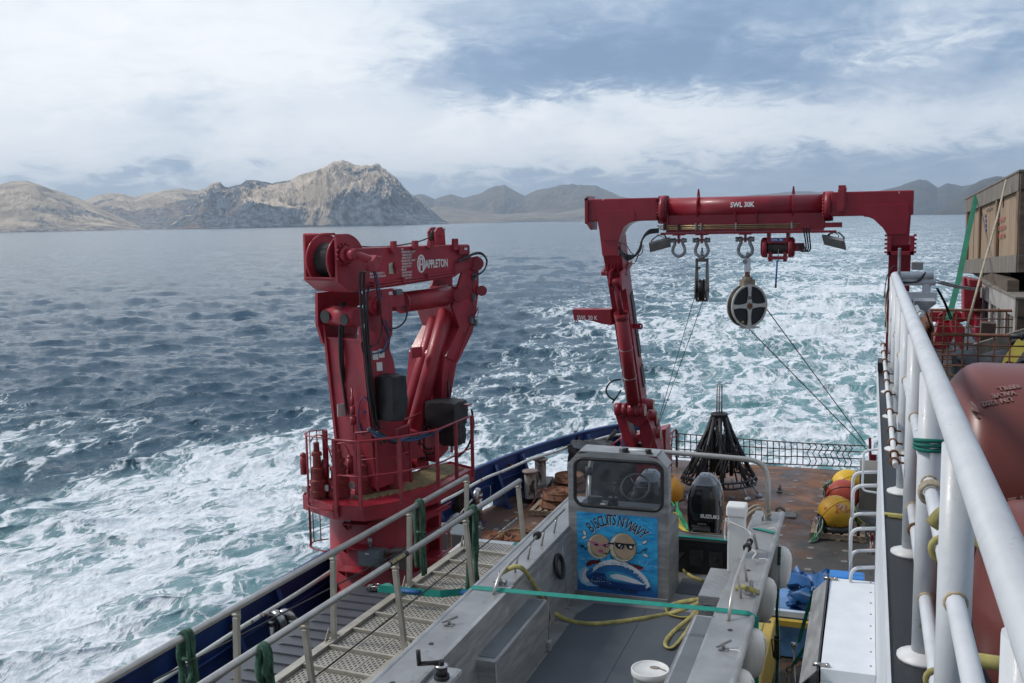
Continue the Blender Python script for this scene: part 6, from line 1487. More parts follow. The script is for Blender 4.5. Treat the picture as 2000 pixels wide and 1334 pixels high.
for k in range(14): ell('maroon', random.uniform(450, 780), random.uniform(745, 800), random.uniform(5, 12), 6, 6, n=8)
for k in range(40): ell('pale' if k % 2 else 'green', random.uniform(270, 560), random.uniform(960, 1050), random.uniform(4, 13), 4, 4, n=6)
for k in range(60):
    a = random.choice([0, 1]); ell('white', random.uniform(120, 330) if a else random.uniform(930, 1090), random.uniform(700, 860), 4, 4, 1, n=6)
# surfboard
shp('maroon', [(240, 820), (250, 775), (300, 745), (420, 740), (500, 760), (330, 790), (255, 830)], 3); shp('maroon', [(790, 760), (900, 770), (985, 795), (975, 820), (940, 830), (850, 810)], 3); line('black', [(240, 822), (248, 778), (300, 742), (420, 735)], 9, 4); line('black', [(790, 752), (900, 762), (990, 795)], 9, 4); line('pink', [(935, 830), (975, 822), (997, 798)], 9, 4)
# biscuits
def biscuit(cx_, cy_, rx, ry, fx, fy, frx, fry, lay):
    ell('black', cx_, cy_, rx+5, ry+5, lay); ell('cream', cx_, cy_, rx, ry, lay+1); ell('white', cx_-rx*.55, cy_-ry*.35, rx*.25, ry*.4, lay+2, .5); ell('green', cx_-rx*.1, cy_+ry*.72, rx*.6, ry*.12, lay+2, .15); ell('tan', cx_+fx, cy_+fy, frx, fry, lay+3); 
    line('black', [(cx_-rx*.75, cy_-ry*.45), (cx_-rx*.68, cy_+ry*.1), (cx_-rx*.45, cy_+ry*.55), (cx_-rx*.0, cy_+ry*.82)], 4, lay+4); line('white', [(cx_-rx*.85, cy_+ry*.1), (cx_-rx*.6, cy_+ry*.6), (cx_-rx*.1, cy_+ry*.92), (cx_+rx*.4, cy_+ry*.88)], 7, lay+4)
biscuit(402, 545, 155, 168, 15, -22, 128, 140, 2)
biscuit(722, 538, 176, 195, 22, -12, 148, 168, 7)
# pink glasses
shp('pink', [(305, 462), (340, 478), (390, 490), (418, 512), (448, 508), (480, 492), (535, 498), (540, 540), (500, 556), (465, 540), (440, 524), (415, 534), (370, 552), (330, 530)], 7); shp('black', [(330, 490), (375, 498), (404, 516), (380, 536), (345, 524)], 8); shp('black', [(458, 518), (490, 502), (528, 508), (528, 532), (498, 545)], 8); line('pink', [(265, 470), (310, 488)], 20, 7); shp('white', [(345, 500), (370, 505), (352, 512)], 9); ell('white', 512, 520, 9, 7, 9, n=8)
ell('lip', 428, 600, 38, 20, 7); ell('lip', 415, 590, 18, 13, 8); ell('lip', 442, 590, 18, 13, 8); ell('pink', 428, 620, 22, 12, 8); line('black', [(400, 604), (428, 608), (458, 602)], 4, 9)
# black glasses
shp('black', [(606, 468), (752, 480), (892, 480), (890, 500), (868, 505), (858, 545), (835, 562), (795, 556), (775, 530), (765, 500), (748, 500), (740, 540), (715, 560), (660, 555), (630, 530), (622, 495), (606, 490)], 12); line('black', [(530, 492), (610, 490)], 22, 12); shp('white', [(665, 500), (700, 498), (672, 530)], 13); shp('white', [(712, 520), (725, 505), (705, 545), (690, 550)], 13); ell('white', 828, 525, 20, 17, 13, n=12); ell('white', 618, 482, 5, 5, 13, n=8); ell('white', 880, 490, 5, 5, 13, n=8)
# arms and legs
line('black', [(258, 560), (228, 600), (205, 560), (150, 545)], 13, 5); line('black', [(195, 560), (160, 575)], 8, 5); line('black', [(210, 552), (175, 530)], 8, 5)
line('black', [(570, 575), (540, 605), (522, 628), (470, 630)], 10, 12); line('black', [(522, 630), (500, 655)], 8, 12)
line('black', [(900, 600), (945, 600), (985, 560), (1045, 530)], 11, 12); line('black', [(990, 558), (1040, 552)], 7, 12); line('black', [(988, 558), (1030, 580)], 7, 12)
line('black', [(560, 660), (575, 690), (610, 690)], 12, 6); line('black', [(800, 730), (805, 765)], 12, 6); line('black', [(412, 712), (412, 740)], 10, 6); line('black', [(498, 708), (500, 728)], 8, 6)
# drops
for (x, y, a) in ((215, 365, 1.2), (210, 428, 2.6), (1005, 450, -.5), (1015, 628, .5)):
    ell('black', x, y, 42, 24, 1, a, 14); ell('white', x, y, 36, 18, 2, a, 14)
# gulls
for pts in ([(200, 118), (235, 104), (255, 112), (300, 102)], [(178, 188), (205, 165), (240, 172), (290, 152)], [(970, 152), (1000, 158), (1020, 168), (1060, 185)], [(985, 222), (1030, 240), (1050, 262), (1092, 295)]): line('black', pts, 3.5, 1)
for (c_, lay), mb in layers.items(): part('printed_shape', mb, ik[c_], post, kind='stuff')
s_title = "'BISCUITS N' WAVY'"
# title letters along an arc
title = [('B', 300, 300, -38), ('I', 345, 262, -33), ('S', 382, 240, -27), ('C', 432, 215, -18), ('U', 487, 198, -10), ('I', 528, 190, -5), ('T', 562, 186, -2), ('S', 612, 185, 3), ('N', 702, 202, 10), ("'", 752, 180, 16), ('W', 808, 250, 27), ('A', 873, 290, 32), ('V', 930, 318, 38), ('Y', 985, 352, 44)]
for ch_, x, y, a in title:
    a_ = math.radians(a); up_ = V(math.sin(a_), 0, math.cos(a_)); xd_ = V(math.cos(a_), 0, -math.sin(a_))
    q_ = U(x, y, 1); sz = .175 if ch_ != "'" else .12
    text_obj(ch_, sz, ik['white'], post, q_-up_*.050+V(.006, 0, -.004), xd_, up_, xs=.56, bold=.0015, align='CENTER', depth=.0003, name='letter')
    text_obj(ch_, sz, ik['black'], post, q_-up_*.048-V(0, .0012, 0), xd_, up_, xs=.56, bold=.0012, align='CENTER', depth=.0003, name='letter')
text_obj('SEWARD, ALASKA', .062, ik['black'], post, U(392, 1122, 6), (1, 0, -.035), (0, 0, 1), xs=.90, depth=.0003, name='lettering', bold=.0008)
# ---- benches and lockers inside
o = b2((-3.17, 7.58, FZ), (-2.93, 9.06, 4.96), 'side_bench', alu, bevel=.012); b2((-3.12, 7.64, 4.961), (-2.96, 9.02, 4.966), 'bench_pad', grey_box, o, bevel=.002)
b2((-3.14, 6.4, FZ), (-2.93, 6.88, 5.22), 'winch_pedestal', tread, bevel=.03)
b2((-2.93, 8.98, FZ), (-2.89, 9.05, FZ+.10), 'bench_bracket', alu)
o = b2((-1.47, 6.2, FZ), (-1.16, 9.02, 5.0), 'side_bench', alu, bevel=.012); b2((-1.44, 6.25, 5.001), (-1.22, 8.97, 5.006), 'bench_pad', grey_box, o, bevel=.002)
o = b2((-1.475, 9.25, 4.66), (-1.155, 10.05, 5.10), 'locker', tread, bevel=.008); b2((-1.48, 9.26, FZ), (-1.47, 10.05, 4.66), 'locker_side', alu_dull)
for yy in (9.236,):
    for xx in (-1.42, -1.28): b2((xx, yy-.006, 4.99), (xx+.07, yy+.012, 5.02), 'locker_hinge', stainless, o, bevel=.003)
b2((-1.20, 9.3, FZ), (-1.16, 11.6, 5.2), 'inner_side', alu)
# vent pipes with caps
def vent(x, y, z0, h, r, capm, name):
    mb = MB(); mb.cyl((x, y, z0), (x, y, z0+h), r*.8, n=14); o = part('vent_pipe', mb, galv, BT); mb = MB(); mb.lathe((x, y, z0+h), [(r, 0), (r*1.08, .01), (r*1.08, r*1.3), (r*.9, r*1.5)], 16); part(name, mb, capm, o)
vent(-3.20, 7.62, 4.96, .10, .030, plastic_white, 'white_cap'); vent(-3.18, 7.90, 4.96, .05, .014, cap_red, 'red_cap')
vent(-1.20, 7.35, 5.0, .06, .024, plastic_white, 'white_cap'); vent(-1.165, 7.68, 5.0, .05, .014, cap_red, 'red_cap')
# winch crank
mb = MB(); c_ = V(-3.02, 6.66, 5.22); mb.cyl(c_, c_+V(0, 0, .10), .045, n=18); mb.cyl(c_, c_+V(0, 0, .03), .06, n=18); w1 = part('winch_body', mb, black_rub, BT); mb = MB(); mb.lathe(c_+V(0, 0, .10), [(.055, 0), (.055, .008), (.03, .014)], 20); part('winch_top', mb, stainless, w1)
mb = MB(); mb.tube([c_+V(0, 0, .13), c_+V(-.18, -.02, .10)], .012, 8, flat=1.6); mb.cyl(c_+V(-.18, -.02, .09), c_+V(-.185, -.02, .21), .018, n=12); mb.cyl(c_+V(0, 0, .115), c_+V(0, 0, .145), .022, n=10); part('winch_handle', mb, black_rub, w1)
# cleats on the gunwales
for x, y in ((XL+.12, 7.55), (XRr-.13, 7.75)):
    mb = MB(); mb.tube(spline([V(x-.07, y-.05, GZ+.01), V(x-.01, y, GZ+.045), V(x+.02, y+.03, GZ+.06), V(x+.06, y+.09, GZ+.10)], 4), [.012]*12+[.006], 7) if False else mb.tube([V(x-.05, y-.04, GZ+.035), V(x+.05, y+.07, GZ+.055)], .011, 7); mb.cyl((x, y, GZ), (x, y, GZ+.045), .014, n=8); mb.box((x, y, GZ+.004), (.08, .06, .008)); part('cleat', mb, alu_dull, BT)
# grab rails
gl1 = [V(-3.225, 8.33, GZ), V(-3.215, 8.45, GZ+.13), V(-3.20, 8.6, GZ+.17), V(-3.19, 10.50, GZ+.20)]
part('grab_rail', MB().tube(rround(gl1, .1, 4), .0165, 10), tube_alu, BT)
for y in (8.95, 9.35, 9.8, 10.25): part('rail_stanchion', MB().cyl((-3.20, y, GZ+.17), (-3.235, y, GZ), .013, n=8), tube_alu, BT)
gl2 = [V(-1.07, 8.35, GZ), V(-1.06, 8.47, GZ+.18), V(-1.06, 8.7, GZ+.24), V(-1.05, 10.1, GZ+.26), V(-1.04, 10.35, GZ)]
part('grab_rail', MB().tube(rround(gl2, .12, 4), .0165, 10), tube_alu, BT)
for y in (8.9, 9.35): part('rail_stanchion', MB().cyl((-1.06, y, GZ+.24), (-1.03, y, GZ), .013, n=8), tube_alu, BT)
for c_ in (V(-3.195, 9.55, GZ+.19), V(-1.055, 9.6, GZ+.25)):
    mb = MB(); mb.cyl(c_+V(0, -.035, 0), c_+V(0, .035, 0), .038, n=12); mb.torus(c_, .036, .008, axis=(0, 1, 0), n=12, m=5); part('rod_holder_clamp', mb, black_rub, BT)
# white upright cover
mb = MB(); p0 = V(-1.19, 10.05, FZ); mb.prism([V(-1.30, 10.0, FZ), V(-1.13, 10.0, FZ), V(-1.13, 10.17, FZ), V(-1.30, 10.17, FZ)], (0, 0, 1.22)); wpst = part('white_post', mb, plastic_white, BT, bevel=.012)
mb = MB(); mb.prism([V(-1.315, 9.985, 5.67), V(-1.115, 9.985, 5.67), V(-1.115, 10.185, 5.67), V(-1.315, 10.185, 5.67)], (0, 0, .12)); part('post_cap', mb, plastic_white, wpst, bevel=.02)
mb = MB(); mb.tube(spline([V(-1.32, 9.98, 5.64), V(-1.2, 9.97, 5.60), V(-1.10, 9.98, 5.55), V(-1.05, 9.95, 5.50), V(-1.06, 9.9, 5.40), V(-1.0, 9.88, 5.36), V(-1.03, 9.86, 5.30), V(-.98, 9.9, 5.27)], 6), .009, 6); mb.tube(spline([V(-1.31, 9.975, 5.66), V(-1.33, 10.02, 5.5), V(-1.32, 10.0, 5.42)], 5), .008, 6); part('white_cord', mb, plastic_white, BT)
mb = MB()
for k in range(3): mb.torus((-1.05, 9.80-.03*k, 5.50), .026, .006, axis=(.2*k, 1, .1), n=12, m=5)
part('black_cord', mb, black_rub, BT)
# arch
ar = [V(-1.03, 11.42, GZ), V(-1.03, 11.45, 5.78), V(-1.14, 11.45, 5.93), V(-2.2, 11.45, 5.955), V(-3.0, 11.45, 5.955), V(-3.13, 11.45, 5.84), V(-3.17, 11.42, GZ)]
part('arch', MB().tube(rround(ar, .20, 7), .030, 14), tube_alu, BT)
part('arch_brace', MB().tube([V(-3.15, 11.43, 5.70), V(-3.08, 11.2, GZ-.02)], .018, 10), tube_alu, BT)
mb = MB(); mb.cyl((-3.15, 11.42, 5.62), (-3.15, 11.42, 5.72), .045, n=14); part('arch_clamp', mb, black_rub, BT)
mb = MB(); mb.tube(spline([V(-1.03, 11.36, GZ+.04), V(-1.10, 11.3, GZ+.16), V(-1.22, 11.15, GZ+.12), V(-1.26, 11.0, GZ+.02)], 5), .010, 6); mb.tube(spline([V(-1.03, 11.36, GZ+.06), V(-1.12, 11.32, GZ+.19), V(-1.24, 11.17, GZ+.15), V(-1.28, 11.02, GZ+.02)], 5), .009, 6); mb.torus((-1.03, 11.40, GZ+.08), .04, .01, axis=(0, 0, 1), n=14, m=5); part('strap_turns', mb, MATS['tan_rope'], BT)
mb = MB(); mb.cyl((-1.0, 11.38, GZ), (-1.0, 11.38, GZ+.07), .016, n=8); mb.cyl((-1.08, 11.36, GZ), (-1.08, 11.36, GZ+.06), .012, n=8); part('bollard_pin', mb, galv, BT)
# ---- outboards
def outboard(x, y, yaw):
    o = part('outboard_motor', MB().box2((x-.10, y-.28, 4.62), (x+.10, y-.05, 4.94)), black_rub, BT, bevel=.02)
    # cowling: stacked rounded sections
    rows = []
    prof = [(4.72, .15, .17, .0), (4.78, .185, .22, .0), (4.90, .205, .26, .0), (5.04, .215, .285, .01), (5.18, .212, .29, .01), (5.30, .20, .28, .0), (5.38, .175, .25, -.01), (5.43, .15, .21, -.02)]
    def ring(z, hw, hd, sh, top=0):
        r_ = []
        for i in range(28):
            a = 2*PI*i/28; c_, s_ = math.cos(a), math.sin(a); e = .55
            r_.append(V(x+hw*math.copysign(abs(c_)**e, c_), y+.12+sh+hd*math.copysign(abs(s_)**e, s_), z+(top*(-(s_)*.02))))
        return r_
    mb = MB(); mb.grid([ring(*q_) for q_ in prof], closed=True); part('cowling', mb, engine_black, o, label='black engine cowling with pale maker name on front and side')
    mb = MB(); mb.grid([ring(5.43, .150, .212, -.02), ring(5.445, .135, .19, -.02), ring(5.49, .10, .15, -.02), ring(5.52, .075, .12, -.02), ring(5.527, .05, .09, -.02), ring(5.528, .001, .001, -.02)], closed=True); part('cowling_top', mb, engine_grey, o)
    mb = MB(); mb.grid([ring(4.70, .16, .19, 0), ring(4.745, .20, .235, 0), ring(4.76, .203, .24, 0), ring(4.79, .193, .225, 0)], closed=True); part('cowling_skirt', mb, black_rub, o)
    mb = MB(); mb.box2((x-.08, y-.02, 4.0), (x+.08, y+.25, 4.72)); mb.box2((x-.16, y-.10, 4.58), (x+.16, y+.10, 4.70)); part('midsection', mb, black_rub, o, bevel=.02)
    yy = y+.12+.01-.288
    text_obj('SUZUKI', .060, text_white, o, V(x-.02, yy-.004, 5.045), (1, 0, 0), (0, 0, 1), xs=1.12, bold=.0022)
    text_obj('SUZUKI', .085, text_white, o, V(x-.2170, y+.20, 5.18), (0, -1, -.0), (0.0, 0, 1), xs=.80, bold=.004)
    text_obj('S', .085, text_white, o, V(x+.2125, y-.06, 5.18), (0, 1, 0), (0, 0, 1), xs=.9, bold=.004)
    mb = MB(); mb.prism([V(x-.06, yy+.012, 4.955), V(x+.06, yy+.012, 4.955), V(x+.05, yy+.006, 4.965), V(x-.05, yy+.006, 4.965)], (0, -.01, 0)); part('latch', mb, galv, o)
    mb = MB(); mb.tube(spline([V(x-.02, y-.16, 4.85), V(x-.06, y-.26, 4.82), V(x-.13, y-.42, 4.72), V(x-.26, y-.62, 4.62)], 5), .035, 8); mb.torus(V(x-.10, y-.22, 4.84), .04, .018, axis=(1, .3, 0), n=12, m=6); part('cable_boot', mb, black_hose, o)
    mb = MB(); mb.cyl((x-.12, y-.22, 4.86), (x+.04, y-.22, 4.86), .045, n=12); mb.box2((x-.12, y-.24, 4.90), (x+.0, y-.16, 4.945)); part('rigging_tube', mb, steel_dark, o)
    mb = MB(); mb.cyl((x-.08, y-.24, 4.675), (x+.10, y-.24, 4.675), .018, n=10); part('tilt_rod', mb, stainless, o)
    return o
ob1 = outboard(-1.86, 12.1, 0)
ob2 = copy_tree(ob1, BT); ob2.location.x -= .70
part('fuel_hose', MB().tube(spline([V(-2.12, 11.72, 4.93), V(-1.9, 11.7, 4.915), V(-1.7, 11.7, 4.93), V(-1.3, 11.72, 4.92)], 4), .008, 6), mat('brown_hose', (.12, .08, .04), .5), BT)
# ---- cradle below the hull
cr_ = thing('boat_cradle', 'dark steel cradle carrying the aluminium skiff above the working deck', 'cradle', (-2.2, 8, DZ))
for y in (5.0, 8.2, 11.0):
    mb = MB(); mb.box2((-3.1, y-.08, DZ), (-1.25, y+.08, DZ+.16)); mb.prism([V(-3.1, y-.05, DZ+.16), V(-2.9, y-.05, DZ+.16), V(-3.0, y-.05, 4.05), V(-3.2, y-.05, 4.2)], (0, .1, 0)); mb.prism([V(-1.45, y-.05, DZ+.16), V(-1.25, y-.05, DZ+.16), V(-1.2, y-.05, 4.2), V(-1.4, y-.05, 4.0)], (0, .1, 0)); mb.box2((-3.1, y-.05, 3.60), (-1.25, y+.05, 3.72)); part('cradle_frame', mb, steel_dark, cr_)

# ---- fenders hanging outboard
def fender(px, py, y, r, L_, tilt, label):
    c = at(px, py, y=y); ax = V(.12+.05*tilt, -.10*tilt, 1).normalized(); o = thing('boat_fender', label, 'fender', c, 'white fenders along the skiff side')
    mb = MB(); q_ = [(0, -.03), (.25, -.025), (.55, -.005), (.82, .04), (.96, .10), (1, .16)]
    pr_ = [(r*a+.01, -L_/2+b) for a, b in q_]+[(r*a+.01, L_/2-b) for a, b in q_[::-1]]
    mb.lathe(c, pr_, 28, axis=ax); part('fender_body', mb, fender_white, o)
    mb = MB(); e = c-ax*(L_/2-.06)+V(-r*.75, -r*.55, 0); mb.box(e, (.05, .03, .07)); mb.torus(e+V(0, -.02, -.0), .018, .006, axis=(1, 0, 0), n=10, m=5); part('fender_eye', mb, fender_white, o)
    mb = MB(); top = c+ax*(L_/2); mb.tube(spline([top+V(-.02, 0, .0), top+V(-.04, .01, .05), V(XRr-.0, y+.02, GZ+.012), V(XRr-.08, y+.04, GZ+.012)], 5), .005, 6); part('fender_line', mb, plastic_white, o)
fender(1523, 1108, 11.0, .115, .42, -.5, 'white fender farthest aft, beside the white post, one of the row along the skiff')
fender(1492, 1171, 9.95, .108, .42, .4, 'white fender hanging just aft of the teal strap, beside the skiff gunwale')
fender(1466, 1277, 8.5, .115, .42, .6, 'white fender with a knotted line, hanging above the yellow crate forward of the teal strap')
fender(1440, 1362, 7.7, .12, .42, .5, 'nearest white fender, cut by the bottom of the picture beside the skiff gunwale')
# ---- straps, slings and shackles on the skiff
def flatstrap(pts, wd, m, label, th=.003, cat='strap', name='ratchet_strap', nrm=V(0, 0, 1), group=None):
    mb = MB(); P = [Vector(p) for p in pts]
    L_, R_ = [], []
    for i, p in enumerate(P):
        d = (P[min(i+1, len(P)-1)]-P[max(i-1, 0)]).normalized(); s_ = d.cross(nrm)
        if s_.length < .2: s_ = V(0, 1, 0)
        s_.normalize(); L_.append(p-s_*wd/2); R_.append(p+s_*wd/2)
    up_ = V(0, 0, th)
    mb.grid([[a for a in L_], [b for b in R_]], smooth=False); mb.grid([[a+up_ for a in L_], [b+up_ for b in R_]], smooth=False)
    mb.grid([[a for a in L_], [a+up_ for a in L_]], smooth=False); mb.grid([[a for a in R_], [a+up_ for a in R_]], smooth=False)
    return solo(name, mb, m, label, cat, group)
s0, s1 = at(967, 1146, z=5.30), at(1468, 1192, z=5.30)
pts = [V(XL-.045, s0.y+.02, 4.6), V(XL-.045, s0.y+.01, GZ-.02), V(XL-.01, s0.y, GZ+.018), V(XL+.30, s0.y+.01, GZ+.02)] + [V(XL+.30, s0.y+.01, GZ+.02).lerp(V(XRr-.30, s1.y, GZ+.02), i/8) for i in range(1, 8)] + [V(XRr-.30, s1.y, GZ+.02), V(XRr-.02, s1.y, GZ+.02), V(XRr+.045, s1.y, GZ-.01), V(XRr+.055, s1.y, 4.3), V(XRr+.04, s1.y-.1, 3.0)]
flatstrap(pts, .045, teal_strap, 'narrow teal strap stretched across the skiff in front of the console', nrm=V(0, 1, .6).normalized().cross(V(1, 0, 0)))
pts = [V(-2.15, 11.60, 4.905), V(-1.6, 11.60, 4.908), V(-1.18, 11.5, 4.93), V(-1.15, 11.1, GZ+.012), V(XRr-.02, 10.85, GZ+.012), V(XRr+.05, 10.85, GZ-.02), V(XRr+.07, 10.6, 4.3), V(XRr+.1, 10.3, 3.0)]
flatstrap([V(-3.2, 11.58, 4.906), V(-2.3, 11.58, 4.908), V(-1.24, 11.56, 4.908), V(-1.2, 11.45, 5.0), V(-1.12, 11.0, GZ+.012), V(XRr-.01, 10.9, GZ+.012), V(XRr+.05, 10.9, GZ-.03), V(XRr+.06, 10.88, 4.3), V(XRr+.08, 10.8, 3.0)], .06, teal_strap, 'teal strap lying along the top of the skiff transom behind the console')
def sling(pts, label, r=.0115, m=None): solo('yellow_sling', MB().tube(spline(pts, 8), r, 7, flat=2.1), m or yellow_sling, label, 'sling')
lz = FZ+.025
def sp3(L_): return [at(a, b, z=c) for a, b, c in L_]
sling(sp3([(978, 1120, 5.33), (992, 1112, 5.40), (1008, 1107, 5.44), (1022, 1112, 5.40), (1036, 1130, 5.2), (1050, 1152, 4.99), (1062, 1172, 4.8), (1078, 1194, 4.55), (1110, 1211, lz), (1150, 1218, lz), (1200, 1215, lz), (1260, 1207, lz), (1310, 1198, lz), (1345, 1186, 4.62), (1385, 1168, 4.9), (1425, 1152, 5.18), (1450, 1147, 5.33), (1480, 1156, 5.33)]), 'long dirty yellow sling drooping across the skiff floor from shackle to shackle')
sling(sp3([(1375, 1180, 4.8), (1350, 1205, 4.6), (1322, 1228, lz), (1303, 1248, lz), (1300, 1261, lz), (1312, 1265, lz), (1332, 1245, lz), (1352, 1215, 4.62), (1368, 1190, 4.8)]), 'yellow sling loop lying on the floor beside the right bench')
sling(sp3([(1382, 1168, 4.85), (1355, 1172, 4.6), (1322, 1178, lz), (1303, 1188, lz), (1308, 1200, lz), (1332, 1206, lz), (1358, 1204, 4.55)]), 'yellow sling bight bunched against the tread plate locker')
sling(sp3([(1322, 1102, lz), (1336, 1115, lz), (1352, 1127, lz), (1372, 1135, lz)]), 'yellow sling trailing on the floor behind the console towards the locker')
def small_shackle(c, label):
    o = thing('lifting_shackle', label, 'shackle', c); mb = MB(); mb.torus(c+V(0, 0, .05), .045, .013, axis=(1, .3, 0), n=18, m=7); part('bow', mb, galv, o)
    mb = MB(); mb.cyl(c+V(-.06, 0, -.0), c+V(.06, 0, -.0), .014, n=8); mb.cyl(c+V(.045, 0, 0), c+V(.075, 0, 0), .024, n=6); part('pin', mb, galv, o); mb = MB(); mb.box(c+V(0, 0, -.02), (.02, .09, .06)); part('padeye', mb, alu_dull, o)
small_shackle(V(-3.26, 8.58, GZ+.03), 'galvanised shackle on the left gunwale of the skiff'); small_shackle(V(-.95, 9.02, GZ+.03), 'galvanised shackle on the right gunwale of the skiff')
# bucket
bk = thing('bucket', 'white plastic bucket with stained lid standing on the skiff floor', 'bucket', (-1.86, 8.12, FZ))
c_ = at(1270, 1300, z=4.86); c_ = V(c_.x, c_.y, FZ+.005)
mb = MB(); mb.lathe(c_, [(.125, 0), (.135, .02), (.150, .33), (.158, .335), (.158, .35), (.150, .355)], 32); part('pail', mb, plastic_white, bk); mb = MB(); mb.lathe(c_+V(0, 0, .355), [(.162, -.03), (.166, -.02), (.166, .02), (.158, .026), (.150, .018), (.145, .012), (.0, .012)], 36); ld_ = part('lid', mb, plastic_white, bk)
mb = MB(); mb.torus(c_+V(0, 0, .375), .160, .006, n=36, m=5); part('lid_rim', mb, plastic_white, ld_)
mb = MB(); mb.prism([c_+V(.03+.045*math.cos(a), .05+.032*math.sin(a), .3685) for a in [2*PI*i/16 for i in range(16)]], (0, 0, .001)); mb.prism([c_+V(.06, .04, .3685), c_+V(.14, .0, .3685), c_+V(.135, .025, .3685), c_+V(.07, .06, .3685)], (0, 0, .001)); part('stain', mb, mat('brown_stain', (.22, .19, .15), .6), ld_)
# ================================================================== GANGWAY
gw = thing('gangway', 'aluminium boarding gangway lying fore and aft with two round handrails', 'gangway', (-5.1, 9.8, 3.6))
GX = V(.055, 1, 0).normalized()               # it lies slightly askew
GN = V(GX.y, -GX.x, 0)
def G(s, n_, z): return V(-5.16, 9.44, 0)+GX*s+GN*n_+V(0, 0, z)
TZ = 4.0
for sg in (-1, 1):
    mb = MB(); mb.beam(G(-7, sg*.47, TZ-.10), G(3.75, sg*.47, TZ-.10), .075, .26); part('side_beam', mb, alu_gang, gw, bevel=.006)
    mb = MB(); mb.beam(G(-7, sg*.47, TZ+.035), G(3.75, sg*.47, TZ+.035), .10, .014); part('beam_cap', mb, alu_gang, gw)
def grip_mat():
    m = mat('serrated_grip_plank', (.42, .395, .34), .5, metal=.45, var=.12, vscale=5)
    t = m.node_tree; p = t.nodes['Principled BSDF']; tcn = t.nodes.new('ShaderNodeTexCoord'); s_ = t.nodes.new('ShaderNodeSeparateXYZ'); t.links.new(tcn.outputs['Object'], s_.inputs[0])
    X_, Y_ = NX(t, s_.outputs[0]), NX(t, s_.outputs[1])
    fx = ((X_*26.0)._m('FRACT', X_*26.0)-.5).abs(); row = (X_*26.0)._m('FLOOR', X_*26.0); yy = Y_*13.0+row*.5; fy = ((yy)._m('FRACT', yy)-.5).abs()
    hole = (1.0-fx.step(.18, .30))*(1.0-fy.step(.24, .34))
    old = p.inputs['Base Color'].links[0].from_socket; c = mixcol(t, hole*.9, old, (.02, .02, .02)); t.links.new(c, p.inputs['Base Color'])
    bp = t.nodes.new('ShaderNodeBump'); bp.inputs['Strength'].default_value = .9; bp.inputs['Distance'].default_value = .008; t.links.new((1.0-hole).s, bp.inputs['Height']); t.links.new(bp.outputs[0], p.inputs['Normal']); return m
gm_ = grip_mat()
pk = MB()
SP = .50; W3 = .84/3
pitch_rot = math.atan2(GX.x, GX.y)
b_ = MB(); b_.box((0, 0, 0), (W3-.025, SP-.05, .03)); plank_me = mesh_of('tread_plank', b_, gm_)
b_ = MB(); b_.box((0, 0, 0), (.84, .035, .045)); bar_me = mesh_of('tread_bar', b_, alu_gang)
b_ = MB(); b_.box((0, 0, 0), (.012, SP-.05, .012)); rib_me = mesh_of('plank_edge', b_, alu_gang)
for k in range(-14, 8):
    s = k*SP+.1
    o = new_obj('tread_bar', bar_me, gw); o.location = G(s-SP/2, 0, TZ+.012)-origin(gw); o.rotation_euler.z = -pitch_rot
    for j in (-1, 0, 1):
        o = new_obj('tread_plank', plank_me, gw); o.location = G(s, j*W3, TZ-.020)-origin(gw); o.rotation_euler.z = -pitch_rot
        if j < 1: o = new_obj('plank_edge', rib_me, gw); o.location = G(s, (j+.5)*W3, TZ-.006)-origin(gw); o.rotation_euler.z = -pitch_rot
hr = {-1: (at(200, 1334, z=5.05), at(912, 931, z=5.05)), 1: (at(400, 1334, z=5.05), at(1015, 939, z=5.05))}
for sg in (-1, 1):
    a, b = hr[sg]; d = (b-a).normalized(); part('handrail', MB().cyl(a-d*3, b, .035, n=18), tube_alu, gw)
    part('rail_joint', MB().cyl(a.lerp(b, .62), a.lerp(b, .622), .0365, n=18), alu_gang, gw)
    ys = (-3.5, -1.7, 0.0, 1.78, 3.50)
    for s in ys:
        f0 = G(s, sg*.46, TZ+.03); 
        tt = (f0.y-a.y)/(b.y-a.y); tp = a.lerp(b, tt)+V(0, 0, -.03); 
        tp = V(tp.x, f0.y, a.z-.03)
        mb = MB(); mb.beam(f0, tp-V(0, 0, .07), .062, .045, upv=GX); st_ = part('stanchion', mb, alu_gang, gw, bevel=.006)
        mb = MB(); mb.beam(tp-V(0, 0, .10), tp, .066, .012, upv=GX); mb.cyl(tp-V(0, .0, .045)-GN*.045, tp-V(0, 0, .045)+GN*.045, .016, n=8); mb.box(tp-V(0, 0, .05)+GX*.03, (.05, .012, .10)); part('hinge_head', mb, alu_gang, st_)
        for sd in (-1, 1):
            mb = MB(); mb.prism([f0+GX*(.035*sd)-GN*.045, f0+GX*(.035*sd)+GN*.045, f0+GX*(.15*sd)+GN*.045+V(0, 0, -.0), f0+GX*(.15*sd)-GN*.045], (0, 0, .012)); mb.prism([f0+GX*.035*sd+GN*.046*sg, f0+GX*(.13*sd)+GN*.046*sg, f0+GX*(.035*sd)+GN*.046*sg+V(0, 0, .14)], GN*.008); mb.cyl(f0+GX*(.09*sd)+V(0, 0, .012), f0+GX*(.09*sd)+V(0, 0, .024), .016, n=6); part('foot_gusset', mb, alu_gang, st_)
# small sticker on right handrail
a, b = hr[1]; d = (b-a).normalized(); q_ = at(780, 1091, z=5.06); tt = (q_-a).dot(d); c_ = a+d*tt
mb = MB(); mb.cyl(c_-d*.20, c_+d*.20, .0362, n=18, caps=False); stk = part('sticker', mb, text_black, gw)
vw = (CAM-c_).normalized(); nn = (vw-d*vw.dot(d)).normalized(); 
text_obj('SAFE HARBOR', .052, mat('gold_print', (.55, .45, .22), .5), stk, c_-d*.175+nn*.038+nn.cross(d).normalized()*0.0-d.cross(nn)*0+ (nn.cross(d))*-.018, d, nn.cross(d), xs=.88, depth=.0005, bold=.001)
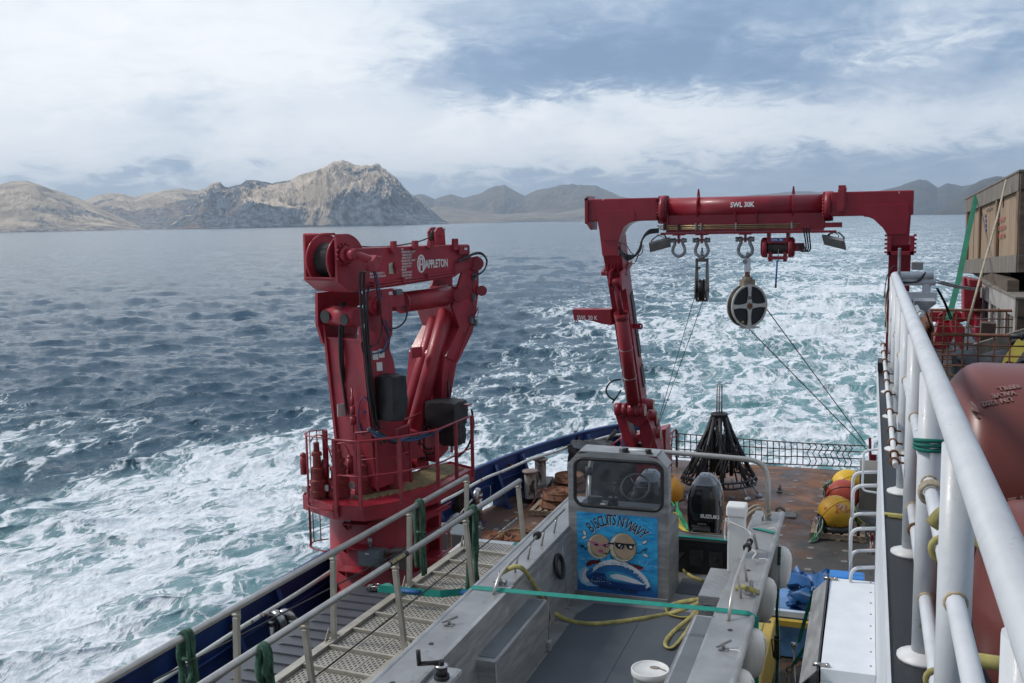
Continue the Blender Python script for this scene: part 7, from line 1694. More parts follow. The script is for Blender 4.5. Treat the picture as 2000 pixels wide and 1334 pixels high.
# side cables with turnbuckles
def lcable(a, b, r, label, chain_from=None, grp=None):
    o = thing('lashing_cable', label, 'cable', a, grp); mb = MB(); m_ = b if chain_from is None else a.lerp(b, chain_from); mb.tube([a, m_], r, 6); part('cable', mb, black_rub, o)
    if chain_from is not None:
        mb = MB(); q1 = a.lerp(b, chain_from+.06); chain_mb(mb, [m_, q1], .05, .007); q2 = a.lerp(b, chain_from+.14); d = (b-a).normalized(); n_ = d.orthogonal().normalized()
        for sg in (-1, 1): mb.tube([q1+n_*.02*sg, q2+n_*.02*sg], .006, 5)
        mb.cyl(q1-d*.03, q1+d*.02, .016, n=8); mb.cyl(q2-d*.02, q2+d*.03, .016, n=8); chain_mb(mb, [q2, b], .045, .007); part('turnbuckle', mb, galv, o)
lcable(at(600, 1334, z=4.45), at(921, 1084, z=4.35), .009, 'black cable running diagonally over the gangway treads')
lcable(at(921, 1084, z=4.35), at(1011, 1012, z=4.55), .009, 'black cable with chain and turnbuckle ending at the farthest gangway stanchion', .55)
lcable(at(300, 1330, z=4.3), at(792, 1072, z=4.45), .009, 'black cable slung along the outer side of the gangway beside the crane')
lcable(at(792, 1072, z=4.45), at(903, 1002, z=4.5), .009, 'black cable with turnbuckle running past the pedestal steps to the outer stanchion', .6)
# green slings
def hang(px, py, z, L_, n_, wd, label, seed, lean=0.0):
    random.seed(seed); p = at(px, py, z=z); sgx = hr[1] if z > 5.05 else hr[-1]
    mb = MB(); ax = V(.06, 1, 0).normalized()
    for k in range(n_):
        o = (k-(n_-1)/2)*wd*.55; xs = random.uniform(-.01, .01); q_ = p+ax*o
        kn = random.uniform(.45, .6)
        top = [q_+V(-.045, 0, -.07), q_+V(-.03, 0, .012), q_+V(0.005, 0, .043), q_+V(.038, 0, .01), q_+V(.047, 0, -.08)]
        body = [q_+V(.05+random.uniform(-.012, .012), ax.y*random.uniform(-.02, .02)-o*.6*(.5 if kk == 2 else .0)+lean*kk*.05, -.08-(L_-.08)*kk/5) for kk in range(1, 6)]
        back = [q_+V(-.05+random.uniform(-.01, .01), random.uniform(-.02, .02)+lean*kk*.04, -.07-(L_*.82)*kk/4) for kk in range(4, 0, -1)]
        mb.tube(spline(back+top+body, 5), wd*.52, 7, flat=.42)
    mb.torus(p+V(.02, 0, -L_*.40), .052, .018, axis=(0, .2, 1), n=14, m=6) if n_ > 2 else None
    solo('green_sling', mb, green_sling, label, 'sling', base=p)
hang(362, 1243, 5.055, .50, 3, .055, 'faded green sling knotted over the outer gangway handrail, nearest the camera', 1)
hang(515, 1270, 5.055, .55, 2, .07, 'faded green sling draped over the inner gangway handrail, nearest the camera', 2)
hang(818, 984, 5.055, .95, 3, .05, 'long green sling hanging from the outer handrail against the red pedestal', 3, -.1)
hang(922, 996, 5.055, 1.18, 4, .05, 'long tattered green sling hanging from the inner handrail to the treads', 4, -.22)
# blue and teal strap across the gangway
def ribbon(pts, wd, m, th=.006, nrm=(0, 0, 1)):
    mb = MB(); nrm = Vector(nrm)
    P = [Vector(p) for p in pts]; L_, R_ = [], []
    for i, p in enumerate(P):
        d = (P[min(i+1, len(P)-1)]-P[max(i-1, 0)]).normalized(); s_ = nrm-d*nrm.dot(d); s_.normalize(); L_.append(p-s_*wd/2); R_.append(p+s_*wd/2)
    t_ = nrm.cross(P[-1]-P[0]).normalized()*th
    mb.grid([L_, R_], smooth=False); mb.grid([[q+t_ for q in L_], [q+t_ for q in R_]], smooth=False); mb.grid([L_, [q+t_ for q in L_]], smooth=False); mb.grid([R_, [q+t_ for q in R_]], smooth=False); return mb
stp = thing('web_strap', 'teal strap with two blue protective sleeves passing across the gangway', 'strap', at(850, 1156, z=4.2))
zz_ = 4.2; A_ = [at(738, 1150, z=zz_), at(785, 1153, z=zz_), at(822, 1157, z=zz_), at(860, 1160, z=zz_), at(902, 1156, z=zz_), at(945, 1163, z=zz_), at(975, 1176, z=zz_)]
part('strap', ribbon(A_, .085, teal_strap, nrm=(0, .4, 1)), teal_strap, stp)
part('sleeve', MB().tube([A_[1]-V(.0, 0, 0), A_[1].lerp(A_[2], .5), A_[2]], .05, 10, flat=.5), blue_sleeve, stp); part('sleeve', MB().tube([A_[4], A_[5], A_[6]], .05, 10, flat=.5), blue_sleeve, stp)
# ratchet and crumpled teal end at the corner of the ribbed lid
rt_ = thing('ratchet_buckle', 'steel ratchet with a crumpled teal strap end on the corner of the ribbed lid', 'ratchet', at(735, 1148, z=3.75))
q_ = at(733, 1149, z=3.74); mb = MB(); mb.box(q_, (.22, .10, .03), Matrix.Rotation(.3, 3, 'Z')); mb.cyl(q_+V(-.08, -.05, .03), q_+V(-.06, .06, .03), .022, n=8); mb.tube([q_+V(-.10, -.05, .03), q_+V(.12, -.04, .05), q_+V(.14, .05, .05), q_+V(-.07, .06, .03)], .008, 5); part('ratchet', mb, stainless, rt_)
mb = ribbon(spline([q_+V(.08, 0, .02), q_+V(.20, .0, .06), q_+V(.30, -.04, .02), q_+V(.40, -.05, .04), q_+V(.46, -.12, -.04), q_+V(.44, -.2, -.08)], 4), .075, teal_strap, nrm=(.1, .5, .8)); part('strap_end', mb, teal_strap, rt_)
# ribbed grey lid below
tl = thing('ribbed_lid_crate', 'dark grey plastic crate lid with raised ribs lying under the gangway', 'crate', (-6.1, 9, 3.1))
TLz = 3.70; c0, c1, c2 = at(655, 1158, z=TLz), at(748, 1148, z=TLz), at(452, 1334, z=TLz)
x0, x1, yN, yF = c0.x+.05, c1.x+.55, 5.6, c1.y
mb = MB(); mb.box2((x0, yN, TLz-.10), (x1, yF, TLz)); lidp = part('lid', mb, tote_grey, tl, bevel=.03); mb = MB(); mb.box2((x0+.05, yN+.05, DZ+.05), (x1-.05, yF-.05, TLz-.10)); part('body', mb, tote_grey, tl, bevel=.03)
k = 0; y = yF-.35
rib = MB(); rib.box((0, 0, 0), (x1-x0-.22, .055, .03), taper=.8); rme = mesh_of('lid_rib', rib, tote_grey)
while y > yN+.2: o = new_obj('lid_rib', rme, lidp); o.location = V((x0+x1)/2, y, TLz+.010)-origin(lidp); y -= .24
mb = MB(); mb.box((x1-.3, yF-.14, TLz+.02), (.3, .16, .06)); 
# white box past the gangway end
wbx = at(1000, 1070, z=3.95); mb = MB(); a_ = at(903, 1064, z=3.95); b__ = at(1022, 1068, z=3.95)
wb2 = thing('white_crate', 'white lidded box with a teal strap just past the end of the gangway', 'box', (a_.x+.4, a_.y+.2, DZ))
mb.box2((a_.x-.05, a_.y-.35, DZ+.2), (b__.x, a_.y+.30, 3.93)); part('body', mb, white_plate, wb2, bevel=.02); mb = MB(); mb.box2((a_.x-.07, a_.y-.37, 3.88), (b__.x+.02, a_.y+.32, 3.96)); part('lid', mb, plastic_white, wb2, bevel=.015)
mb = MB(); mb.prism([V(a_.x+.05, a_.y-.37, 3.963), V(a_.x+.12, a_.y-.37, 3.963), V(a_.x+.05, a_.y+.3, 3.963), V(a_.x-.0, a_.y+.3, 3.963)], (0, 0, .004)); mb.prism([V(b__.x-.14, a_.y-.37, 3.963), V(b__.x-.07, a_.y-.37, 3.963), V(b__.x-.12, a_.y+.3, 3.963), V(b__.x-.18, a_.y+.3, 3.963)], (0, 0, .004)); part('strap_band', mb, teal_strap, wb2)
# crane pedestal mouth: ropes
mb = MB()
for k in range(3): q_ = at(866, 1040, z=3.6); mb.tube(spline([q_+V(.0, 0, .15), q_+V(.08+.02*k, 0, .0), q_+V(.06+.03*k, .02, -.35), q_+V(.1, .02, -.6)], 5), .012, 6)
solo('rope_bight', mb, rope_tan, 'tan rope hanging in loops beside the red pedestal steps', 'rope')

# ================================================================== WORKING DECK ITEMS
# gooseneck vents of polished steel
def gooseneck(px, py, z, r, h, label, yaw=0.0, x=None):
    p = at(px, py, x=x) if x else at(px, py, z=z); b0 = V(p.x, p.y, DZ); o = thing('gooseneck_vent', label, 'vent', b0, 'steel gooseneck vents along the bulwark')
    mb = MB(); mb.cyl(b0, b0+V(0, 0, h), r*.72, n=18); part('pipe', mb, stainless, o)
    mb = MB(); dd = V(math.cos(yaw), math.sin(yaw), 0); arc = [b0+V(0, 0, h)+dd*(r*1.25*(1-math.cos(t_)))+V(0, 0, r*1.25*math.sin(t_)) for t_ in [PI*1.0*i/10 for i in range(11)]]+[b0+V(0, 0, h-.18)+dd*r*2.5]
    mb.tube(arc, [r*.80]*11+[r*.95], 16); part('hood', mb, stainless, o); mb = MB(); mb.cyl(b0+V(0, 0, h-.06), b0+V(0, 0, h+.02), r*.86, n=18); mb.cyl(b0+V(0, 0, 0), b0+V(0, 0, .03), r*1.3, n=16); part('collar', mb, stainless, o)
    return o
gooseneck(532, 1240, 3.2, .088, .72, 'polished gooseneck vent by the bulwark below the outer handrail, left of a pair', -.3, x=-7.75)
gooseneck(572, 1235, 3.2, .080, .74, 'polished gooseneck vent by the bulwark, right of a pair and nearer the crane', -2.9, x=-7.45)
gooseneck(936, 985, 2.6, .085, .70, 'single polished gooseneck vent by the bulwark aft of the crane', -1.5, x=-7.35)
gooseneck(1213, 852, 2.6, .15, .55, 'large grey gooseneck vent behind the small red rails at the A-frame foot', -1.5, x=-5.35)
# bollards
def bollard_pair():
    o = thing('mooring_bollards', 'pair of peeling white mooring bollards with flared heads on a dark base', 'bollards', (-6.9, 20.5, DZ))
    m = mat('peeling_white_paint', (.40, .38, .34), .6, var=.2, vscale=4, spots=(.03, .025, .02), spot_amt=.24, spot_scale=3.2, stretch=(1, 1, .7), streak=(9, .5, (.22, .09, .03)))
    for (px, py) in ((1036, 972), (1056, 946)):
        b0 = at(px, py, z=DZ+.12); b0.z = DZ+.12; mb = MB(); mb.lathe(b0, [(.135, 0), (.13, .02), (.13, .56), (.135, .58)], 28); c = part('bollard', mb, m, o); mb = MB(); mb.lathe(b0+V(0, 0, .58), [(.13, -.03), (.175, .0), (.18, .025), (.165, .04), (0, .045)], 30); part('head', mb, mat('scuffed_head', (.20, .15, .13), .6, var=.3, vscale=9, spots=(.45, .42, .4), spot_amt=.1, spot_scale=8), c)
    a, b = at(1036, 974, z=DZ), at(1056, 946, z=DZ); mb = MB(); d = (b-a).normalized(); mb.beam(a-d*.32+V(0, 0, .06), b+d*.32+V(0, 0, .06), .52, .12); part('base', mb, steel_dark, o, bevel=.01)
bollard_pair()
# pallets and rusty railway wheels
def pallet(c, L_, W_, yaw, label, grp='wooden pallets on the working deck'):
    o = thing('pallet', label, 'pallet', c, grp); R3 = Matrix.Rotation(yaw, 3, 'Z'); c = Vector(c)
    n = 7
    for k in range(n):
        mb = MB(); mb.box(c+R3@V(-L_/2+L_*(k+.5)/n, 0, .125), (L_/n*.62, W_, .018), R3); part('deck_board', mb, wood_pal, o)
    for j in (-1, 0, 1): mb = MB(); mb.box(c+R3@V(0, j*(W_/2-.03), .07), (L_, .045, .09), R3); part('stringer', mb, wood_pal, o)
    for k in (0, 3, 6): mb = MB(); mb.box(c+R3@V(-L_/2+L_*(k+.5)/n, 0, .014), (L_/n*.62, W_, .018), R3); part('bottom_board', mb, wood_pal, o)
    return o
def wheel(c, R0, label, tilt=(0, 0), m=None, grp='rusty railway wheels used as anchor weights'):
    o = thing('railway_wheel', label, 'anchor weight', c, grp); ax = V(tilt[0], tilt[1], 1).normalized(); mb = MB()
    mb.lathe(c, [(R0*.96, 0), (R0, .01), (R0, .035), (R0*.90, .045), (R0*.88, .13), (R0*.84, .14), (R0*.80, .125), (R0*.70, .09), (R0*.38, .085), (R0*.34, .15), (R0*.28, .16), (R0*.19, .16), (R0*.18, .02)], 40, axis=ax); part('wheel', mb, m or rust, o)
    mb = MB(); mb.torus(Vector(c)+ax*.14, R0*.86, .012, axis=ax, n=36, m=5); part('rim', mb, rust_or, o)
    return o
p = at(1088, 1000, z=DZ); pallet(V(p.x, p.y, DZ), 1.05, .85, .05, 'worn pallet under the two stacked railway wheels near the bollards'); 
wheel(V(p.x+.03, p.y+.05, DZ+.14), .42, 'lower of two stacked rusty railway wheels on the pallet near the bollards'); w_ = wheel(V(p.x+.03, p.y+.05, DZ+.31), .39, 'upper of two stacked rusty railway wheels, with bright paint marks, near the bollards')
mb = MB(); zt = DZ+.31+.105
for k, (dx, dy) in enumerate(((-.16, -.24), (-.06, -.22), (.04, -.23), (.12, -.20), (-.10, -.28), (.0, -.29))): mb.box((p.x+.03+dx, p.y+.05+dy, zt), (.07, .03, .003), Matrix.Rotation(k*.7, 3, 'Z'))
part('paint_mark', mb, text_white, w_)
mb = chain_mb(MB(), spline([V(p.x-.12, p.y-.1, DZ+.49), V(p.x-.28, p.y-.05, DZ+.50), V(p.x-.36, p.y-.18, DZ+.46), V(p.x-.42, p.y-.24, DZ+.3), V(p.x-.55, p.y-.5, DZ+.1), V(p.x-.72, p.y-.9, DZ+.02)], 5), .055, .008); solo('chain', mb, mat('red_brown_chain', (.16, .05, .03), .7, var=.4), 'red-brown chain trailing off the stacked wheels onto the deck', 'chain')
p = at(1112, 955, z=DZ); wheel(V(p.x, p.y, DZ+.02), .42, 'lower rusty wheel of the pair behind, beside the console edge'); wheel(V(p.x, p.y, DZ+.20), .38, 'upper rusty wheel of the pair behind, beside the console edge', m=rust_or)
p = at(1133, 1048, z=DZ); pallet(V(p.x-.1, p.y, DZ), .95, .8, .5, 'tilted pallet under the orange wheel beside the skiff gunwale'); wheel(V(p.x+.05, p.y+.1, DZ+.16), .38, 'single orange-rusty wheel on a tilted pallet beside the skiff gunwale', m=rust_or)
p = at(1026, 1062, z=DZ); w_ = wheel(V(p.x, p.y, DZ+.05), .46, 'large rusty wheel wrapped in yellow chain just past the gangway end', m=rust_or)
mb = MB(); 
for k in range(3): chain_mb(mb, spline([V(p.x-.42, p.y-.25, DZ+.1), V(p.x-.36, p.y-.1+.05*k, DZ+.24), V(p.x-.2, p.y+.04*k, DZ+.26), V(p.x+.02, p.y+.08, DZ+.26), V(p.x+.2, p.y+.05*k, DZ+.25), V(p.x+.34, p.y-.1, DZ+.22), V(p.x+.42, p.y-.28, DZ+.12)], 4), .06, .009)
solo('chain', mb, chain_mat, 'brown chain piled over the large wheel past the gangway end', 'chain')
mb = MB()
for sx in (-1, 1): chain_mb(mb, spline([V(p.x+.40*sx, p.y-.05, DZ+.24), V(p.x+.46*sx, p.y-.25, DZ+.16), V(p.x+.50*sx, p.y-.4, DZ+.05), V(p.x+.3*sx, p.y-.52, DZ+.03)], 4), .07, .011)
solo('chain', mb, chain_yel, 'yellow chain draped down both sides of the large wheel', 'chain')
p = at(965, 1065, z=DZ); wheel(V(p.x, p.y, DZ+.03), .40, 'flat rusty wheel half hidden behind the green sling past the gangway', m=rust_or)
# heap of chain and lines seen through the windshield, on a pallet
p = at(1215, 985, z=DZ); pl_ = pallet(V(p.x, p.y, DZ), 1.3, 1.1, .2, 'pallet loaded with tangled chain seen through the windshield')
random.seed(21); mb = MB()
for k in range(26):
    a = random.uniform(0, 6.28); r_ = random.uniform(.05, .55); c = V(p.x+r_*math.cos(a), p.y+.8*r_*math.sin(a), DZ+.17+(.6-r_)*.35*random.random()); pts = [c+V(random.uniform(-.2, .2), random.uniform(-.2, .2), random.uniform(-.03, .06)) for _ in range(5)]
    chain_mb(mb, spline(pts, 4), .06, .009)
o = solo('chain_heap', mb, mat('rusty_chain_heap', (.15, .075, .04), .75, var=.5, vscale=6), 'heap of rusty chain on the pallet behind the windshield', 'chain')
for (m, cx_, nm, lb) in ((chain_yel, .35, 'rope_coil', 'yellow line tangled on the chain heap behind the windshield'), (mat('magenta_line', (.45, .05, .10), .5), -.3, 'rope_coil', 'magenta line lying on the chain heap behind the windshield'), (mat('orange_line', (.5, .16, .03), .6), .0, 'rope_coil', 'orange line tangled on the chain heap behind the windshield')):
    mb = MB()
    for k in range(5):
        c = V(p.x+cx_, p.y, DZ+.30); pts = [c+V(random.uniform(-.4, .4), random.uniform(-.35, .35), random.uniform(-.05, .12)) for _ in range(6)]; mb.tube(spline(pts, 5), .012, 6)
    solo(nm, mb, m, lb, 'line')
# dark tarpaulin covered winch at port
p = at(1160, 890, z=DZ+.5); dw = thing('covered_winch', 'deck winch under a dark grey tarpaulin behind the console', 'winch', (p.x, p.y-.3, DZ)); part('cover', lumpy(V(p.x, p.y-.3, DZ+.52), .95, .75, .72, 31, sub=9, amt=.07), mat('dark_grey_tarpaulin', (.025, .026, .028), .45, var=.35, vscale=4, bump=.35, bscale=8), dw)
mb = MB(); mb.cyl(V(p.x-.35, p.y, DZ+.7), V(p.x-.55, p.y+.3, DZ+1.0), .05, n=10); part('protruding_bar', mb, black_rub, dw); mb = MB(); mb.cyl(V(p.x+.2, p.y+.2, DZ+.75), V(p.x+.45, p.y+.5, DZ+1.05), .055, n=10); part('protruding_bar', mb, black_rub, dw)
mb = MB(); mb.box(V(p.x, p.y-.3, DZ+.12), (.8, .6, .24)); part('base', mb, steel_dark, dw)
p2 = at(1185, 950, z=DZ+.6); part('cover', lumpy(V(p2.x, p2.y+.4, DZ+.6), .9, .6, 1.1, 37, sub=8, amt=.05), black_cloth, dw, label='tall black cover beside the A-frame foot')
# dark anchor and shovel-like pieces near the crane foot
mb = MB(); p = at(893, 985, z=DZ+.5); mb.prism([p+V(-.25, 0, -.5), p+V(.05, 0, -.5), p+V(.22, .1, .35), p+V(.18, .1, .6), p+V(.02, 0, .3)], (0, .04, 0)); mb.tube(spline([p+V(-.25, 0, -.5), p+V(-.05, .05, -.1), p+V(.1, .1, .2), p+V(.2, .1, .6)], 5), .035, 7)
solo('curved_deck_plate', mb, mat('scorched_steel_plate', (.07, .05, .04), .5, metal=.5, var=.5, vscale=4), 'dark scorched curved plate leaning behind the outer gangway stanchion', 'plate')
mb = MB(); p = at(885, 1020, z=DZ+.4); mb.lathe(p, [(.02, .12), (.12, .08), (.20, .02), (.21, 0)], 18, axis=(-.6, -.5, .6)); mb.tube([p, p+V(.3, .3, .4)], .02, 6); solo('steel_dish', mb, galv, 'small steel dish leaning near the crane pedestal steps', 'fitting')
mb = MB(); p = at(880, 1068, z=DZ+.35); mb.box(p, (1.0, .6, .7)); solo('grey_deck_box', mb, enclosure, 'grey lidded box between pedestal steps and gangway end', 'box', bevel=.02)
# multi-legged coring frame
cf = thing('coring_frame', 'tall black cone-shaped coring frame with netting and three steel rods on top', 'sampling frame', (-3.35, 22.6, DZ))
cc = at(1393, 955, z=DZ+.25); cc = V(cc.x, 22.5, DZ); topz = at(1393, 806, y=22.5).z
RB, RT = .84, .12
rods = MB()
for k, (dx, dy) in enumerate(((-.055, 0), (0, -.02), (.055, .01))):
    t2 = at(1388+5.5*k, 752, y=22.5).z; mb = MB(); mb.cyl(cc+V(dx, dy, topz-DZ-.25), V(cc.x+dx, cc.y+dy, t2), .017, n=10); part('rod', mb, galv, cf)
mb = MB(); zt2 = at(1393, 750, y=22.5).z; mb.box(V(cc.x, cc.y, zt2), (.17, .05, .012)); mb.torus(V(cc.x+.0, cc.y, zt2+.04), .025, .008, axis=(0, 1, 0), n=12, m=5); part('lifting_bar', mb, galv, cf)
mb = MB(); mb.cyl(cc+V(0, 0, topz-DZ-.14), cc+V(0, 0, topz-DZ-.02), .17, n=18); mb.torus(cc+V(0, 0, topz-DZ-.03), .17, .03, n=18, m=6); mb.torus(cc+V(0, 0, topz-DZ-.14), .17, .025, n=18, m=6); part('head_ring', mb, net_black, cf)
hT = topz-DZ-.08; legs = 8
bz = .24
for k in range(legs):
    a = 2*PI*(k+.3)/legs; d_ = V(math.cos(a), math.sin(a), 0); mb = MB(); mb.tube([cc+d_*.15+V(0, 0, hT), cc+d_*RB*.52+V(0, 0, hT*.55), cc+d_*RB+V(0, 0, bz)], .046, 8); part('leg', mb, steel_dark, cf)
    mb = MB(); mb.tube([cc+d_*.11+V(0, 0, hT), cc+d_*RB*.62+V(0, 0, bz+.05)], .018, 6); part('inner_strut', mb, steel_dark, cf)
mb = MB()
for r_, z_ in ((RB, bz), (RB*.97, bz+.12), (RB*.52, hT*.55)): mb.torus(cc+V(0, 0, z_), r_, .024, n=8*4, m=6)
part('ring', mb, steel_dark, cf)
mb = MB()
for k in range(6): a = 2*PI*k/6; d_ = V(math.cos(a), math.sin(a), 0)*.28; mb.cyl(cc+d_+V(0, 0, .35), cc+d_+V(0, 0, 1.35), .045, n=10)
mb.cyl(cc+V(0, 0, .35), cc+V(0, 0, hT), .07, n=12)
part('core_tubes', mb, steel_dark, cf, kind='stuff')
mb = MB(); random.seed(9)      # drooping netting wrapped round the legs
for k in range(150):
    a = random.uniform(0, 2*PI); b = a+random.uniform(-.5, .5); z0, z1 = random.uniform(.30, hT), 0
    z1 = max(.24, z0-random.uniform(.2, .8))
    def onc(a_, z_): 
        r_ = .15+(RB-.15)*(hT-z_)/(hT-bz); return cc+V(r_*math.cos(a_), r_*math.sin(a_), z_)
    mb.tube(spline([onc(a, z0), onc((a+b)/2, (z0+z1)/2-.04), onc(b, z1)], 3), random.uniform(.008, .018), 4)
part('netting', mb, net_black, cf, kind='stuff')
for a in (-.35, -.75, 3.5, 2.4, -2.2, .8):
    d_ = V(math.cos(a), math.sin(a), 0); mb = MB(); mb.cyl(cc+d_*RB+V(0, 0, bz), cc+d_*(RB+.14)+V(0, 0, .06), .022, n=8); mb.lathe(cc+d_*(RB+.15), [(.075, .0), (.08, .02), (.06, .06), (.02, .08)], 14); part('foot', mb, galv, cf)
# safety net across the stern
nt_ = thing('safety_net', 'brown rope safety net stretched across the open stern', 'net', (-2.2, 24.6, DZ))
def npt(u, v):      # u along, v down 0..1
    top = at(1318+(1690-1318)*u, 846+(871-846)*u, y=24.55); bot = at(1318+(1690-1318)*u, 892+(912-892)*u, y=24.75)
    p = top.lerp(bot, v); p.y += .12*math.sin(v*PI)*(1 if u > .6 else .3); return p
NU, NV = 29, 3
sg_ = lambda u: .035*math.sin(u*PI)
for j in range(NV+1): part('net_line', MB().tube([npt(i/40, j/NV)-V(0, 0, sg_(i/40)) for i in range(41)], .014, 5), net_brown, nt_)
for i in range(NU+1):
    u = .02+.90*i/NU; part('net_strand', MB().tube([npt(u+(.012*math.sin(j*1.7) if u > .7 else 0)*(j % 2), j/6)-V(0, 0, sg_(u)) for j in range(7)], .013, 5), net_brown, nt_)
mb = MB(); q_ = at(1322, 842, y=24.4); mb.beam(q_+V(0, 0, .02), V(q_.x, q_.y, DZ-.05), .05, .05); part('net_post', mb, steel_dark, nt_)
mb = MB(); q_ = at(1699, 855, y=24.4); mb.beam(q_, V(q_.x+.05, q_.y, DZ-.1), .06, .06); mb.prism([q_+V(.02, 0, -.4), q_+V(.16, 0, -.4), q_+V(.16, 0, -.62), q_+V(.02, 0, -.7)], (0, .05, 0)); part('net_post', mb, rail_red, nt_, label='red net post')
# pad eye plates
def padeye(px, py, big, label):
    p = at(px, py, z=DZ+.02); o = thing('deck_pad_eye', label, 'deck fitting', p)
    if big:
        mb = MB(); mb.box(p+V(.0, 0, 0), (.46, .34, .025)); part('base_plate', mb, pad_grey, o, bevel=.004); mb = MB(); mb.torus(p+V(-.10, 0, .07), .075, .035, axis=(0, 1, 0), n=20, m=8); part('eye', mb, pad_grey, o)
        for sx, sy in ((-1, -1), (1, -1), (1, 1), (-1, 1)): mb = MB(); mb.cyl(p+V(.2*sx, .14*sy, .012), p+V(.2*sx, .14*sy, .03), .02, n=6); part('bolt', mb, galv, o)
    else:
        mb = MB(); mb.box(p, (.12, .26, .02)); part('base_plate', mb, pad_grey, o, bevel=.004); mb = MB(); mb.cyl(p+V(0, 0, .0), p+V(.01, .04, .12), .03, n=10); mb.box(p+V(0, 0, .05), (.07, .10, .06)); part('socket', mb, pad_grey, o)
padeye(1533, 1005, True, 'flat grey plate with a lifting ring bolted to the rusty deck'); padeye(1523, 958, False, 'small upright grey socket on a narrow plate on the rusty deck')
# float, lines and an old grapnel beside the console
c_ = at(1311, 958, z=2.95); mb = MB(); mb.sphere(c_, .26, 24, 14, (1, 1, 1.15)); mb.cyl(c_+V(0, 0, .28), c_+V(0, 0, .36), .04, n=10); solo('orange_float', mb, mat('amber_float', (.62, .27, .02), .45, var=.12, vscale=4), 'amber yellow float half hidden by the right edge of the console', 'float')
mb = MB(); random.seed(31)
for k in range(6): mb.tube(spline([at(1318+random.uniform(-6, 6), 985+random.uniform(-6, 6), z=2.9), at(1328+random.uniform(-6, 6), 1004, z=2.8), at(1336+random.uniform(-5, 5), 1022, z=2.65), at(1345+random.uniform(-5, 5), 1036, z=2.55)], 5), .012, 5)
solo('rope_bundle', mb, mat('bright_green_line', (.02, .30, .12), .6), 'bright green line running down between console and outboard motor', 'rope')
mb = MB()
for k in range(4): mb.tube(spline([at(1312+4*k, 1000, z=2.8), at(1322+3*k, 1025, z=2.6), at(1340+2*k, 1040, z=2.53)], 5), .012, 5)
solo('rope_bundle', mb, mat('yellow_rope', (.5, .42, .05), .7), 'yellow line on the deck between console and outboard motor', 'rope')
g0 = at(1338, 985, z=DZ+.12); mb = MB(); mb.tube([g0+V(-.35, -.3, .02), g0+V(.3, .35, .18)], .03, 8)
for a in (0, 2.1, 4.2): mb.tube(spline([g0+V(-.30, -.26, .03), g0+V(-.42, -.30+.2*math.sin(a), .10+.14*math.cos(a)), g0+V(-.30, -.12+.30*math.sin(a), .14+.20*math.cos(a))], 4), [.024]*8+[.012], 7)
solo('grapnel', mb, rust, 'rusty dark grapnel lying on deck between console and coring frame', 'grapnel')
# buoys
def buoy(px, py, R_, m, label, ax, bandm=None, y=None, extra=None):
    c = at(px, py, y=y); o = thing('round_buoy', label, 'buoy', c, 'ball buoys lashed by the starboard wall'); ax = Vector(ax).normalized()
    mb = MB(); prof = [(.14*R_/.35, -R_*.96)]+[(R_*math.cos(t_), R_*math.sin(t_)) for t_ in [math.radians(-72+144*i/22) for i in range(23)]]+[(.14*R_/.35, R_*.96)]
    mb.lathe(c, prof, 36, axis=ax); part('ball', mb, m, o); mb = MB(); mb.torus(c, R_*1.0, .010, axis=ax.orthogonal(), n=40, m=5); part('seam', mb, bandm or m, o)
    mb = MB(); mb.cyl(c-ax*R_*.93, c-ax*R_*.985, .34*R_, n=18); mb.torus(c-ax*R_*.955, .36*R_, .018, axis=ax, n=20, m=6); part('socket', mb, black_rub, o)
    mb = MB()
    for k in range(5): a = 2*PI*k/5; d_ = (ax.orthogonal().normalized()*math.cos(a)+ax.cross(ax.orthogonal().normalized())*math.sin(a))*.3*R_; mb.tube([c-ax*R_*.97+d_, c-ax*R_*1.25+d_*.8, c-ax*R_*1.33], .011, 5)
    mb.torus(c-ax*R_*1.25, .26*R_, .011, axis=ax, n=16, m=5); part('cage', mb, galv, o)
    return o, c
bp_ = at(1634, 1050, z=DZ); pallet(V(bp_.x+.02, bp_.y+.25, DZ), 1.05, .95, 0.0, 'pallet carrying the worn yellow buoy by the starboard wall')
yb = bp_.y+.15
mb = MB(); cb = at(1632, 1002, y=yb); mb.torus(V(cb.x, cb.y, DZ+.17), .27, .07, n=28, m=10); solo('rubber_tyre', mb, black_rub, 'black tyre ring under the worn yellow buoy', 'tyre')
b1_, c1_ = buoy(1632, 1001, .335, buoy_yellow, 'worn yellow buoy with orange scuffs, nearest, sitting on the pallet', (.75, .45, .35), y=yb)
text_obj('93', .16, mat('grey_print', (.35, .35, .33), .6), b1_, c1_+V(.02, -.325, .19), (1, 0, -.35), (.2, .55, .8), depth=.003)
b2_, c2_ = buoy(1647, 967, .32, buoy_red, 'orange-red buoy with a dark band, between the two yellow buoys', (-.8, -.3, .1), bandm=text_black, y=yb+1.0)
b3_, c3_ = buoy(1656, 948, .34, buoy_yel2, 'clean bright yellow buoy, farthest of the three', (.8, .45, .1), y=yb+1.9)
def rope_tail(pts, label, m1, m2, seed):
    o = thing('rope_bundle', label, 'rope', pts[0]); random.seed(seed)
    for m, nm in ((m1, 'green_line'), (m2, 'mixed_line')):
        mb = MB()
        for k in range(5): mb.tube(spline([Vector(p)+V(random.uniform(-.05, .05), random.uniform(-.05, .05), random.uniform(-.03, .04)) for p in pts], 5), .012, 5)
        part(nm, mb, m, o)
gr_ = mat('green_rope', (.015, .22, .09), .7, var=.3, vscale=14); yr_ = mat('yellow_rope', (.5, .42, .05), .7, var=.3, vscale=14); gy_ = mat('grey_line', (.30, .30, .28), .7, var=.4, vscale=14)
